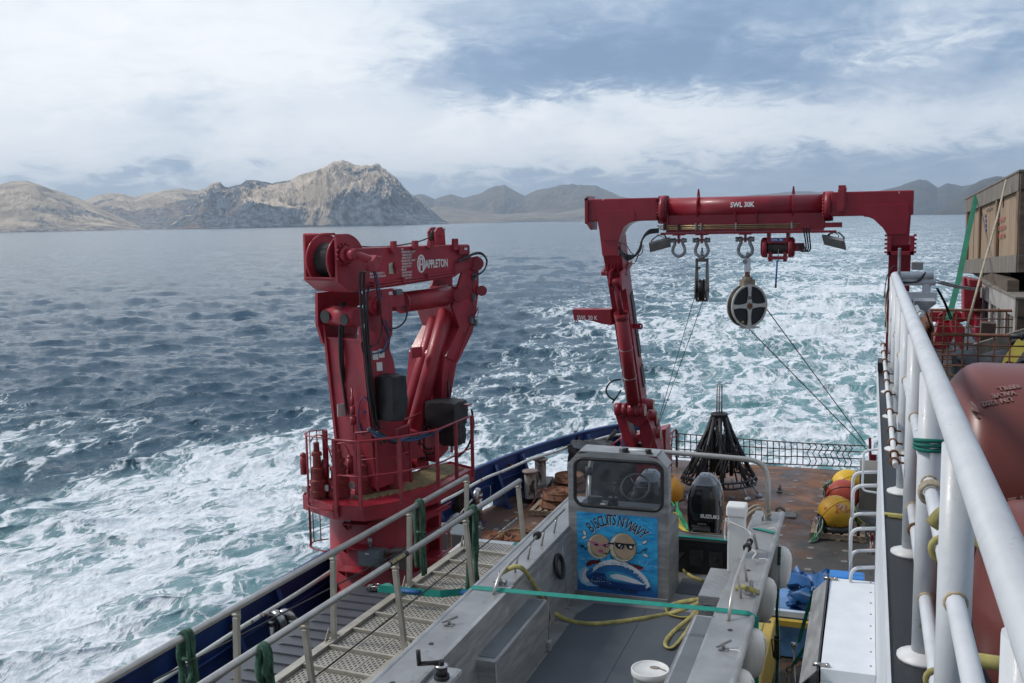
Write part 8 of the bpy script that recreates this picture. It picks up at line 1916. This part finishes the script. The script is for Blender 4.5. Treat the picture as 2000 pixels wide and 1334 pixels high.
a_ = at(1604, 1015, y=yb-.2); rope_tail([a_+V(.05, 0, .1), a_, at(1600, 1034, y=yb-.35), at(1592, 1052, z=DZ+.05), at(1584, 1058, z=DZ+.03)], 'green and grey ropes spilling from the worn yellow buoy', gr_, gy_, 3)
a_ = at(1612, 950, y=yb+1.2); rope_tail([at(1622, 940, y=yb+1.5), a_, at(1612, 965, z=DZ+.2), at(1610, 978, z=DZ+.05)], 'green rope hanging by the red buoy socket', gr_, gy_, 4)
a_ = at(1668, 1005, y=yb); rope_tail([at(1664, 985, y=yb+.3), a_, at(1680, 1020, z=DZ+.15), at(1692, 1028, z=DZ+.03)], 'yellow and green ropes right of the worn yellow buoy', yr_, gr_, 5)
a_ = at(1700, 1040, z=DZ+.3); rope_tail([at(1700, 1045, z=DZ+.3), at(1704, 1060, z=DZ+.1), at(1698, 1080, z=DZ+.02)], 'dark lines hanging at the foot of the wall', mat('red_line', (.3, .03, .02), .6), gy_, 6)
# outboard of the net: grey plate beside the buoys
mb = MB(); a, b = at(1679, 918, y=20.6), at(1712, 998, y=20.6); mb.box2((a.x, 20.6, b.z), (b.x+.1, 21.5, a.z)); solo('deck_locker', mb, mat('khaki_locker_paint', (.17, .155, .125), .55, var=.12), 'khaki grey locker between the buoys and the wall', 'locker', bevel=.01)

# ================================================================== BETWEEN SKIFF AND WALL
# white locker bolted to the wall
LZ = 5.2; c0, c1 = at(1622, 1128, z=LZ), at(1602, 1305, z=LZ)
wl_ = thing('white_wall_locker', 'long white painted locker fixed along the superstructure wall', 'locker', (-.1, 8.5, DZ))
xl0 = c0.x; yF_, yN_ = c0.y, c1.y
mb = MB(); mb.box2((xl0, yN_, 3.6), (.122, yF_, LZ)); part('upper_box', mb, white_plate, wl_, bevel=.004)
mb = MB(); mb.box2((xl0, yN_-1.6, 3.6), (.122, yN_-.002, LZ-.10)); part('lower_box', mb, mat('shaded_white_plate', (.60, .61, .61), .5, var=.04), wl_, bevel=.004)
mb = MB(); mb.prism([V(xl0-.012, yN_-.05, LZ+.0), V(xl0-.012, yF_+.05, LZ+.03), V(xl0-.028, yF_+.05, LZ+.03), V(xl0-.028, yN_-.05, LZ+.0)], (0, 0, -.5)); part('steel_flange', mb, steel_dark, wl_)
mb = MB(); mb.prism([V(xl0-.03, yN_, LZ-.02), V(xl0-.03, yF_+.02, LZ-.02), V(xl0-.16, yF_+.02, LZ-.16), V(xl0-.16, yN_, LZ-.16)], (0, 0, -.012)); mb.prism([V(xl0-.16, yN_, LZ-.16), V(xl0-.16, yF_+.02, LZ-.16), V(xl0-.16, yF_+.02, LZ-.8), V(xl0-.16, yN_, LZ-.8)], (.01, 0, 0)); part('aluminium_flap', mb, alu, wl_)
for yy in (yN_+.04, yF_-.06): mb = MB(); mb.cyl((xl0-.06, yy, LZ+.01), (xl0+.05, yy, LZ+.01), .018, n=8); mb.sphere((xl0+.05, yy, LZ+.01), .022, 10, 6); part('hinge_bolt', mb, stainless, wl_)
for k in range(9): mb = MB(); mb.cyl((.085, yN_+.15+k*.27, LZ), (.085, yN_+.15+k*.27, LZ+.004), .008, n=6); part('rivet', mb, rust, wl_)
# small blue tray beyond the locker
mb = MB(); a, b = at(1625, 1122, z=LZ-.1), at(1704, 1128, z=LZ-.1); mb.box2((a.x-.03, a.y, LZ-.5), (.03, a.y+.22, LZ-.12)); bt_ = solo('blue_bin', mb, blue_plastic, 'bright blue bin peeking out beyond the white locker', 'bin', bevel=.02)
# blue crate with transparent lid and crumpled tarpaulin
p = at(1560, 1205, z=3.25); bc = thing('blue_lidded_crate', 'low blue crate standing between skiff and white locker', 'crate', (p.x, p.y, DZ))
a, b = at(1508, 1190, z=3.2), at(1590, 1160, z=3.2)
mb = MB(); mb.box2((a.x-.15, a.y, DZ+.02), (b.x+.35, b.y+.35, 3.12)); part('box', mb, mat('pale_blue_panel', (.10, .24, .48), .3, var=.3, vscale=3), bc, bevel=.02)
mb = MB(); mb.box2((a.x-.17, a.y-.02, 3.12), (b.x+.37, a.y+.06, 3.20)); part('front_lip', mb, mat('pale_lip', (.45, .52, .62), .4), bc)
mb = MB(); mb.box2((a.x-.15, a.y-.12, 3.02), (b.x+.35, a.y-.03, 3.10)); part('timber', mb, yellow_box, bc)
solo('blue_tarpaulin', lumpy(V((a.x+b.x)/2+.35, (a.y+b.y)/2+.15, 3.32), .72, .55, .40, 44, sub=9, amt=.11), blue_cloth, 'crumpled dark blue tarpaulin heaped on the blue crate', 'tarpaulin')
# yellow crate
a, b = at(1478, 1205, z=3.3), at(1508, 1205, z=3.3); yl = thing('yellow_deck_crate', 'dirty yellow perforated plastic crate under the fenders', 'crate', (a.x, a.y-1, DZ))
mb = MB(); mb.box2((a.x-.8, a.y-2.6, DZ+.1), (b.x+.05, a.y, 3.3)); part('box', mb, yellow_box, yl, bevel=.02)
mb = MB(); mb.box2((b.x-.12, a.y-.16, 3.301), (b.x, a.y-.08, 3.305)); part('slot', mb, steel_dark, yl)
dt = MB(); dt.box((0, 0, 0), (.035, .012, .004)); dme = mesh_of('perforation', dt, steel_dark)
for i in range(9):
    for j in range(24): o = new_obj('perforation', dme, yl); o.location = V(b.x-.30-.07*i, a.y-.25-.09*j, 3.302)-origin(yl)
mb = MB(); mb.beam(V(b.x-.12, a.y-.05, 3.31), V(b.x-.12, a.y-2.5, 3.31), .06, .012); part('strap_band', mb, yellow_sling, yl)
# lashings with ratchets
def vstrap(pts, wd, m, label, name='ratchet_strap'):
    solo(name, ribbon(pts, wd, m, nrm=(1, 0, 0)), m, label, 'strap')
vstrap([V(XRr+.07, 10.6, 5.2), at(1517, 1200, z=4.0), at(1520, 1260, z=3.5), at(1518, 1300, z=3.2), at(1516, 1340, z=2.9)], .035, MATS['faded_green_webbing'], 'dark green strap running down from the skiff rail past the fenders')
rb_ = thing('ratchet_buckle', 'black ratchet buckle on the dark green strap above the yellow crate', 'ratchet', at(1520, 1262, z=3.5)); q_ = at(1518, 1262, z=3.5)
mb = MB(); mb.box(q_+V(0, 0, 0), (.07, .10, .30)); mb.cyl(q_+V(-.05, 0, -.12), q_+V(.05, 0, -.12), .035, n=10); part('frame', mb, black_rub, rb_, bevel=.01); mb = MB(); mb.tube([q_+V(-.04, -.04, -.1), q_+V(-.06, -.1, .12), q_+V(.05, -.1, .12)], .01, 6); part('lever', mb, black_rub, rb_)
vstrap([at(1592, 1150, z=4.4), at(1578, 1190, z=4.0), at(1568, 1225, z=3.6), at(1560, 1255, z=3.2)], .045, teal_strap, 'upper dark teal lashing strap beside the white locker')
vstrap([at(1574, 1262, z=3.3), at(1562, 1280, z=3.1), at(1546, 1305, z=2.7)], .05, teal_strap, 'lower teal lashing strap ending at the deck ring beside the white locker')
mb = chain_mb(MB(), [at(1552, 1258, z=3.1), at(1550, 1275, z=2.7)], .06, .01); mb.cyl(at(1550, 1270, z=2.9), at(1553, 1334, z=2.75), .012, n=6); mb.torus(at(1550, 1260, z=3.05), .035, .01, axis=(0, 1, 0), n=12, m=5); solo('turnbuckle', mb, galv, 'steel turnbuckle and hook hanging below the upper teal lashing', 'turnbuckle')
mb = chain_mb(MB(), [at(1540, 1312, z=2.7), at(1538, 1334, z=2.6)], .06, .01); mb.torus(at(1542, 1308, z=2.72), .04, .012, axis=(0, 1, 0), n=12, m=5); solo('deck_chain', mb, chain_mat, 'short chain at the lower end of the teal lashing', 'chain')

# ================================================================== UPPER DECK ITEMS
# red-oxide tanks
def tank(y, z, x0, R_, label):
    o = thing('red_tank', label, 'tank', (x0+1, y, z), 'red oxide tanks beside the guard rail'); mb = MB()
    pr_ = [(R_*math.sin(t_), R_*.42*(1-math.cos(t_))) for t_ in [PI/2*i/12 for i in range(13)]]+[(R_, 2.6)]
    mb.lathe((x0, y, z), pr_, 64, axis=(1, 0, 0)); part('shell', mb, tank_red, o); return o
t1_ = tank(4.42, 7.62, .245, .47, 'upper large red oxide tank with faded stencilled writing, beside the guard rail')
t2_ = tank(3.33, 7.50, .33, .31, 'lower red oxide tank nearest the camera behind the guard rail')
def tank_text(s, px, py, size, flip=True, yc=4.42, zc_=7.62, R_=.47, o=t1_):
    r = at(px, py, d=1.0)-CAM; A_ = r.y**2+r.z**2; B_ = -2*(r.y*yc+r.z*(zc_-CZ)); C_ = yc**2+(zc_-CZ)**2-R_**2; dsc = B_*B_-4*A_*C_
    if dsc < 0: return
    q_ = CAM+r*((-B_-math.sqrt(dsc))/(2*A_)); n_ = V(0, q_.y-yc, q_.z-zc_).normalized(); X_ = V(1, 0, 0); T_2 = n_.cross(X_); X_, T_2 = X_*.95+T_2*(.3 if flip else -.1), T_2*.95-X_*.3
    if flip: text_obj(s, size, text_faded, o, q_+n_*.002, -X_, -T_2, xs=1.0, bold=.001, depth=.003, align='CENTER', label='upside-down stencilled words')
    else: text_obj(s, size, text_faded, o, q_+n_*.002, X_, T_2, xs=1.0, bold=.001, depth=.003, align='CENTER')
for k, (s, px, py) in enumerate((('UN 1202', 1945, 782), ('VALVE', 1958, 768), ('REFILL', 1968, 755))): tank_text(s, px, py, .030)
tank_text('UN 1202', 2000, 968, .065)
q_ = V(.372, 4.15, 7.86); text_obj('WATER', .07, text_faded, t1_, V(.40, 4.06, 7.98), (0.1, .25, -1), (-.5, .8, .2), depth=.004)
# rusty mesh basket
bk_ = thing('mesh_basket', 'rusty welded mesh basket on the upper deck holding bags and timber', 'basket', (1.0, 9, UZ))
bx0, bx1, by0, by1, bz0, bz1 = .46, 2.25, 8.05, 10.1, UZ+.06, 7.80
def gridpanel(o, p0, du, dv, nu, nv, r_, name):
    for i in range(nu+1): a = p0+du*(i/nu); part(name, MB().cyl(a, a+dv, r_, n=6), rust_bar, o)
    for j in range(nv+1): a = p0+dv*(j/nv); part(name, MB().cyl(a, a+du, r_, n=6), rust_bar, o)
gridpanel(bk_, V(bx0, by0, bz0), V(bx1-bx0, 0, 0), V(0, 0, bz1-bz0), 17, 7, .0065, 'mesh_bar')
gridpanel(bk_, V(bx0, by1, bz0), V(bx1-bx0, 0, 0), V(0, 0, bz1-bz0), 17, 7, .0065, 'mesh_bar')
gridpanel(bk_, V(bx0, by0, bz0), V(0, by1-by0, 0), V(0, 0, bz1-bz0), 16, 7, .0065, 'mesh_bar')
for a, b in (((bx0, by0, bz1), (bx1, by0, bz1)), ((bx0, by0, bz1), (bx0, by1, bz1)), ((bx0, by1, bz1), (bx1, by1, bz1))): part('top_bar', MB().cyl(a, b, .013, n=8), rust_bar, bk_)
mb = MB(); mb.prism([V(bx0-.05, by0, 7.85), V(bx0-.05, by0, 7.45), V(bx0-.05, by0+1.0, 7.45), V(bx0-.05, by0+1.0, 7.9)], (.012, 0, 0)); mb.prism([V(bx0-.05, by0, 7.85), V(bx0-.05, by0+1.0, 7.90), V(bx0-.02, by0+1.0, 7.90), V(bx0-.02, by0, 7.85)], (0, 0, .012)); mb.prism([V(bx0, by0, 7.85), V(bx0, by0+1.0, 7.90), V(bx0+.012, by0+1.0, 7.90), V(bx0+.012, by0, 7.85)], (0, 0, -.06)); part('end_channel', mb, rust_or, bk_)
mb = MB(); mb.box2((bx0, by0, UZ+.03), (bx1, by1, UZ+.055)); part('floor', mb, mat('basket_floor', (.04, .035, .03), .8), bk_)
mb = MB(); mb.cyl((.98, by0-.02, bz1+.0), (1.14, by0-.02, bz1-.005), .02, n=8); mb.torus((1.06, by0-.02, bz1-.0), .022, .012, axis=(1, 0, 0), n=12, m=5); solo('latch_tape', mb, black_rub, 'black tape wound round the top bar of the mesh basket', 'tape')
mb = MB(); mb.cyl((1.20, by0+.12, 7.9), (1.22, by0+.12, 7.3), .014, n=8); mb.cyl((1.195, by0+.12, 7.88), (1.20, by0+.12, 7.96), .03, n=12); mb.sphere((1.198, by0+.12, 7.965), .028, 12, 6); solo('white_rod', mb, plastic_white, 'white rod with a black collar standing in the mesh basket', 'rod')
solo('canvas_bag', lumpy(V(1.05, 9.0, 7.36), .7, .6, .32, 51, amt=.05), mat('dark_bag', (.035, .038, .042), .6, var=.3, vscale=4, bump=.3, bscale=10), 'dark canvas bag in the bottom of the mesh basket', 'bag')
solo('canvas_bag', lumpy(V(1.45, 9.3, 7.45), .5, .6, .42, 53, amt=.05), brown_bag, 'grey canvas bag at the right of the mesh basket', 'bag')
solo('grey_hood_cover', lumpy(V(1.25, 8.75, 7.34), .62, .45, .36, 57, amt=.04), mat('black_plastic_sheet', (.02, .02, .022), .4, var=.2, bump=.3, bscale=9), 'rounded black sheet bundle at the front of the mesh basket', 'bundle')
mb = ribbon(spline([V(1.02, 8.6, 7.40), V(1.12, 8.6, 7.46), V(1.25, 8.7, 7.50), V(1.42, 8.8, 7.50)], 5), .08, yellow_box, nrm=(0, .7, .7)); mb2 = ribbon([V(1.0, 8.5, 7.42), V(1.06, 8.6, 7.55), V(1.16, 8.7, 7.68)], .09, yellow_box, nrm=(.9, .4, .3)); b0 = len(mb.v); mb.v += mb2.v; mb.f += [[b0+i for i in f] for f in mb2.f]; mb.sm += mb2.sm; mb.mi += mb2.mi
solo('yellow_webbing', mb, mat('yellow_web', (.50, .40, .06), .6, var=.2), 'folded yellow webbing lying on the bags in the mesh basket', 'webbing')
mb = MB(); mb.lathe((.88, 8.9, 7.25), [(.0, .0), (.16, 0), (.19, .12), (.2, .13)], 20); solo('green_tub', mb, mat('dark_green_plastic', (.0, .12, .08), .45), 'dark green tub in the left of the mesh basket', 'tub')
mb = MB(); mb.box((1.28, 9.5, 7.62), (.8, .05, .16), Matrix.Rotation(-.35, 3, 'Y')); mb.box((1.32, 9.45, 7.50), (.7, .3, .04), Matrix.Rotation(-.5, 3, 'Y')); solo('timber_offcuts', mb, wood_grey, 'grey timber boards leaning in the back of the mesh basket', 'timber')
mb = MB(); mb.beam((1.0, 9.85, UZ+.06), (1.02, 9.8, 7.72), .12, .10, upv=(0, 1, 0)); solo('brown_beam', mb, mat('brown_rough_plate', (.11, .07, .055), .8, var=.3, vscale=12), 'rough brown upright plate behind the mesh basket', 'plate')
# crates
def crate(name, label, x0, x1, y0, y1, z0, z1, tiltx, planks, m_pl, m_fr, top=True, rotz=0.0, kind='crate'):
    o = thing(name, label, 'crate', (x0, y0, z0)); R3 = Matrix.Rotation(rotz, 3, 'Z')@Matrix.Rotation(tiltx, 3, 'X'); base = V(x0, y0, z0)
    def P(x, y, z): return base+R3@V(x-x0, y-y0, z-z0)
    def bx(a, b, nm, m, bev=.004):
        mb = MB(); c = (Vector(a)+Vector(b))/2; mb.box(P(*c), [abs(q) for q in (Vector(b)-Vector(a))], R3); return part(nm, mb, m, o, bevel=bev)
    n = planks; L_ = y1-y0; H_ = z1-z0; random.seed(int(L_*100))
    bx((x0+.04, y0+.04, z0), (x1-.04, y1-.04, z1-.03), 'lining', wood_dark, 0)
    for k in range(n): bx((x0+random.uniform(.018, .026), y0+L_*k/n+.003, z0+.02), (x0+.040, y0+L_*(k+1)/n-.003, z1-.04), 'side_plank', m_pl, .002)
    bx((x0-.012, y0, z1-.17), (x0+.017, y1, z1), 'top_rail', m_fr); bx((x0-.012, y0, z0), (x0+.017, y1, z0+.17), 'bottom_rail', m_fr)
    for f_ in ((0, .33, .66, .95) if n > 8 else (0, .2, .4, .6, .8, .96)): bx((x0-.008, y0+L_*f_, z0+.17), (x0+.017, y0+L_*f_+.10, z1-.17), 'batten', wood_batten if n > 8 else m_fr)
    nx_ = max(3, int((x1-x0)/.16))
    for k in range(nx_): bx((x0+(x1-x0)*k/nx_+.004, y0-.02, z0+.02), (x0+(x1-x0)*(k+1)/nx_-.004, y0, z1), 'end_plank', wood_dark, .003)
    bx((x0, y0-.045, z1-.16), (x1, y0-.02, z1), 'end_rail', wood_dark); bx((x0, y0-.045, z0), (x1, y0-.02, z0+.16), 'end_rail', wood_dark)
    if top:
        for k in range(max(3, int((x1-x0)/.2))):
            n2 = max(3, int((x1-x0)/.2)); bx((x0-.02+(x1-x0)*k/n2, y0-.05, z1), (x0-.02+(x1-x0)*(k+1)/n2-.008, y1, z1+.022), 'lid_board', wood_grey, .003)
    return o, P
cr1, P1 = crate('shipping_crate', 'large plywood shipping crate with faint red and blue stencils, topmost at right', 1.32, 2.9, 10.5, 14.1, 8.13, 9.07, -math.radians(3.3), 12, wood_ply, wood_grey, rotz=math.radians(2.6))
for k in range(3):
    mb = MB(); mb.box(P1(2.2, 10.6+1.6*k, 8.09), (1.3, .12, .13)); part('skid', mb, wood_dark, cr1)
mb = MB(); mb.box(P1(1.38, 12.3, 8.09), (.1, 3.5, .13)); part('skid', mb, wood_dark, cr1)
cr2, P2 = crate('shipping_crate', 'grey weathered slatted crate under the plywood crate', 1.26, 2.9, 9.95, 12.6, UZ+.02, 7.92, 0, 7, wood_grey, mat('pale_grey_wood', (.36, .34, .32), .8, var=.2, stretch=(5, 5, .8)), rotz=math.radians(1.5))
def crate_text(s, y, z, size, m, bold=.002): 
    a = P1(1.335, y, z); b = P1(1.335, y-1, z); text_obj(s, size, m, cr1, a-V(.006, 0, 0), (b-a), V(0, 0, 1), xs=1.2, bold=bold, depth=.0006)
rs = mat('faded_red_stencil', (.42, .14, .11), .8, var=.3, vscale=20)
crate_text('DO NOT', 11.62, 8.66, .065, rs); crate_text('STACK ON', 11.66, 8.575, .065, rs); crate_text('BOTTOM', 11.62, 8.49, .065, rs); 
mb = MB(); a = P1(1.336, 11.55, 8.95); mb.prism([a-V(.004, 0, 0), a-V(.004, .06, .0), a-V(.004, .09, .12), a-V(.004, .02, .14)], (-.002, 0, 0)); part('red_mark', mb, rs, cr1)
mb = MB(); 
for k in range(4): a = P1(1.338, 12.62-.02*k, 8.80-.055*k); mb.prism([a, a-V(0, .09, 0), a-V(0, .09, .04), a-V(0, 0, .035)], (-.004, 0, 0))
part('blue_label', mb, mat('blue_print', (.03, .08, .30), .6), cr1)
crate_text('HANDLE WITH', 12.50, 8.82, .05, mat('faint_print', (.2, .17, .13), .8), .001)
mb = MB(); mb.box(P1(1.40, 14.12, 9.0), (.16, .06, .10)); part('corner_cleat', mb, mat('pale_wood', (.48, .40, .33), .8), cr1)
# strap and rope over the crates
vpt = [at(1907, 382, y=13.2), at(1892, 450, y=12.2), at(1873, 545, y=11.0), at(1852, 625, y=10.2)]
solo('cargo_strap', ribbon(vpt, .055, green_strap, nrm=(1, .5, 0)), green_strap, 'bright green cargo strap slanting down from the plywood crate to the basket', 'strap')
mb = MB(); mb.tube([at(1965, 352, y=10.9), at(1948, 425, y=10.3), at(1918, 530, y=9.6), at(1888, 640, y=9.0)], .010, 7); solo('tan_rope', mb, rope_tan, 'thin tan rope slanting down across the plywood crate', 'rope')
# red machine behind the basket
rm = thing('red_deck_machine', 'dark red davit-like deck machine standing behind the mesh basket', 'davit', (1.2, 12.2, UZ))
def rmp(pts, y0, y1, name='frame_plate', m=None):
    mb = MB(); mb.prism([at(x, y, y=y0) for x, y in pts], (0, y1-y0, 0)); part(name, mb, m or crane_red, rm, bevel=.01)
rmp([(1882, 542), (1905, 545), (1903, 640), (1882, 625)], 11.9, 12.2); rmp([(1892, 546), (1918, 548), (1918, 562), (1894, 560)], 11.6, 11.9); rmp([(1903, 560), (1918, 560), (1918, 640), (1898, 640)], 12.3, 12.5, m=mat('deep_red', (.08, .006, .012), .5))
rmp([(1808, 609), (1876, 609), (1886, 628), (1870, 631), (1808, 628)], 12.2, 12.45, 'cross_beam'); rmp([(1832, 628), (1858, 634), (1862, 660), (1848, 690), (1822, 676)], 12.0, 12.3, 'bracket', frame_red); rmp([(1856, 622), (1885, 640), (1882, 690), (1868, 670), (1858, 645)], 11.8, 12.1, 'link_plate'); rmp([(1906, 618), (1944, 636), (1938, 672), (1912, 676), (1904, 650)], 11.7, 12.4, 'red_hopper', frame_red)
mb = MB(); mb.cyl(at(1846, 618, y=12.1), at(1846, 618, y=12.15), .06, n=14); mb.torus(at(1843, 620, y=12.1), .05, .012, axis=(0, 1, 0), n=14, m=5); part('ring', mb, crane_red, rm)
mb = MB(); mb.beam(at(1888, 690, y=12.1), V(at(1888, 690, y=12.1).x, 12.1, UZ), .3, .3, upv=(0, 1, 0)); part('pedestal', mb, crane_red, rm)
mb = chain_mb(MB(), [at(1806, 543, y=8.95), at(1835, 551, y=9.0), at(1870, 560, y=10.3), at(1912, 566, y=11.7)], .055, .006); mb.torus(at(1806, 543, y=8.95), .03, .008, axis=(0, 1, 0), n=12, m=5); solo('chain', mb, galv, 'grey steel chain from the end of the guard rail to the red machine', 'chain')
# flat grey tray and black vent lever at the rail end
mb = MB(); a, b = at(1785, 586, y=8.05), at(1827, 588, y=8.05); mb.box2((a.x, 7.95, a.z-.02), (b.x, 8.25, a.z)); mb.prism([V(a.x, 7.95, a.z-.02), V(b.x, 7.95, a.z-.02), V(a.x+.02, 7.95, a.z-.12)], (0, .3, 0)); solo('grey_tray', mb, galv, 'flat grey metal tray just behind the end of the guard rail', 'tray')
mb = MB(); mb.cyl(at(1790, 598, y=7.6), at(1797, 612, y=7.5), .012, n=8); mb.torus(at(1797, 613, y=7.5), .022, .008, axis=(0, 1, 0), n=12, m=5); mb.cyl(at(1797, 613, y=7.45), at(1800, 616, y=7.4), .014, n=8); solo('white_lever', mb, plastic_white, 'small white lever with a black ring by the rusty channel', 'lever')
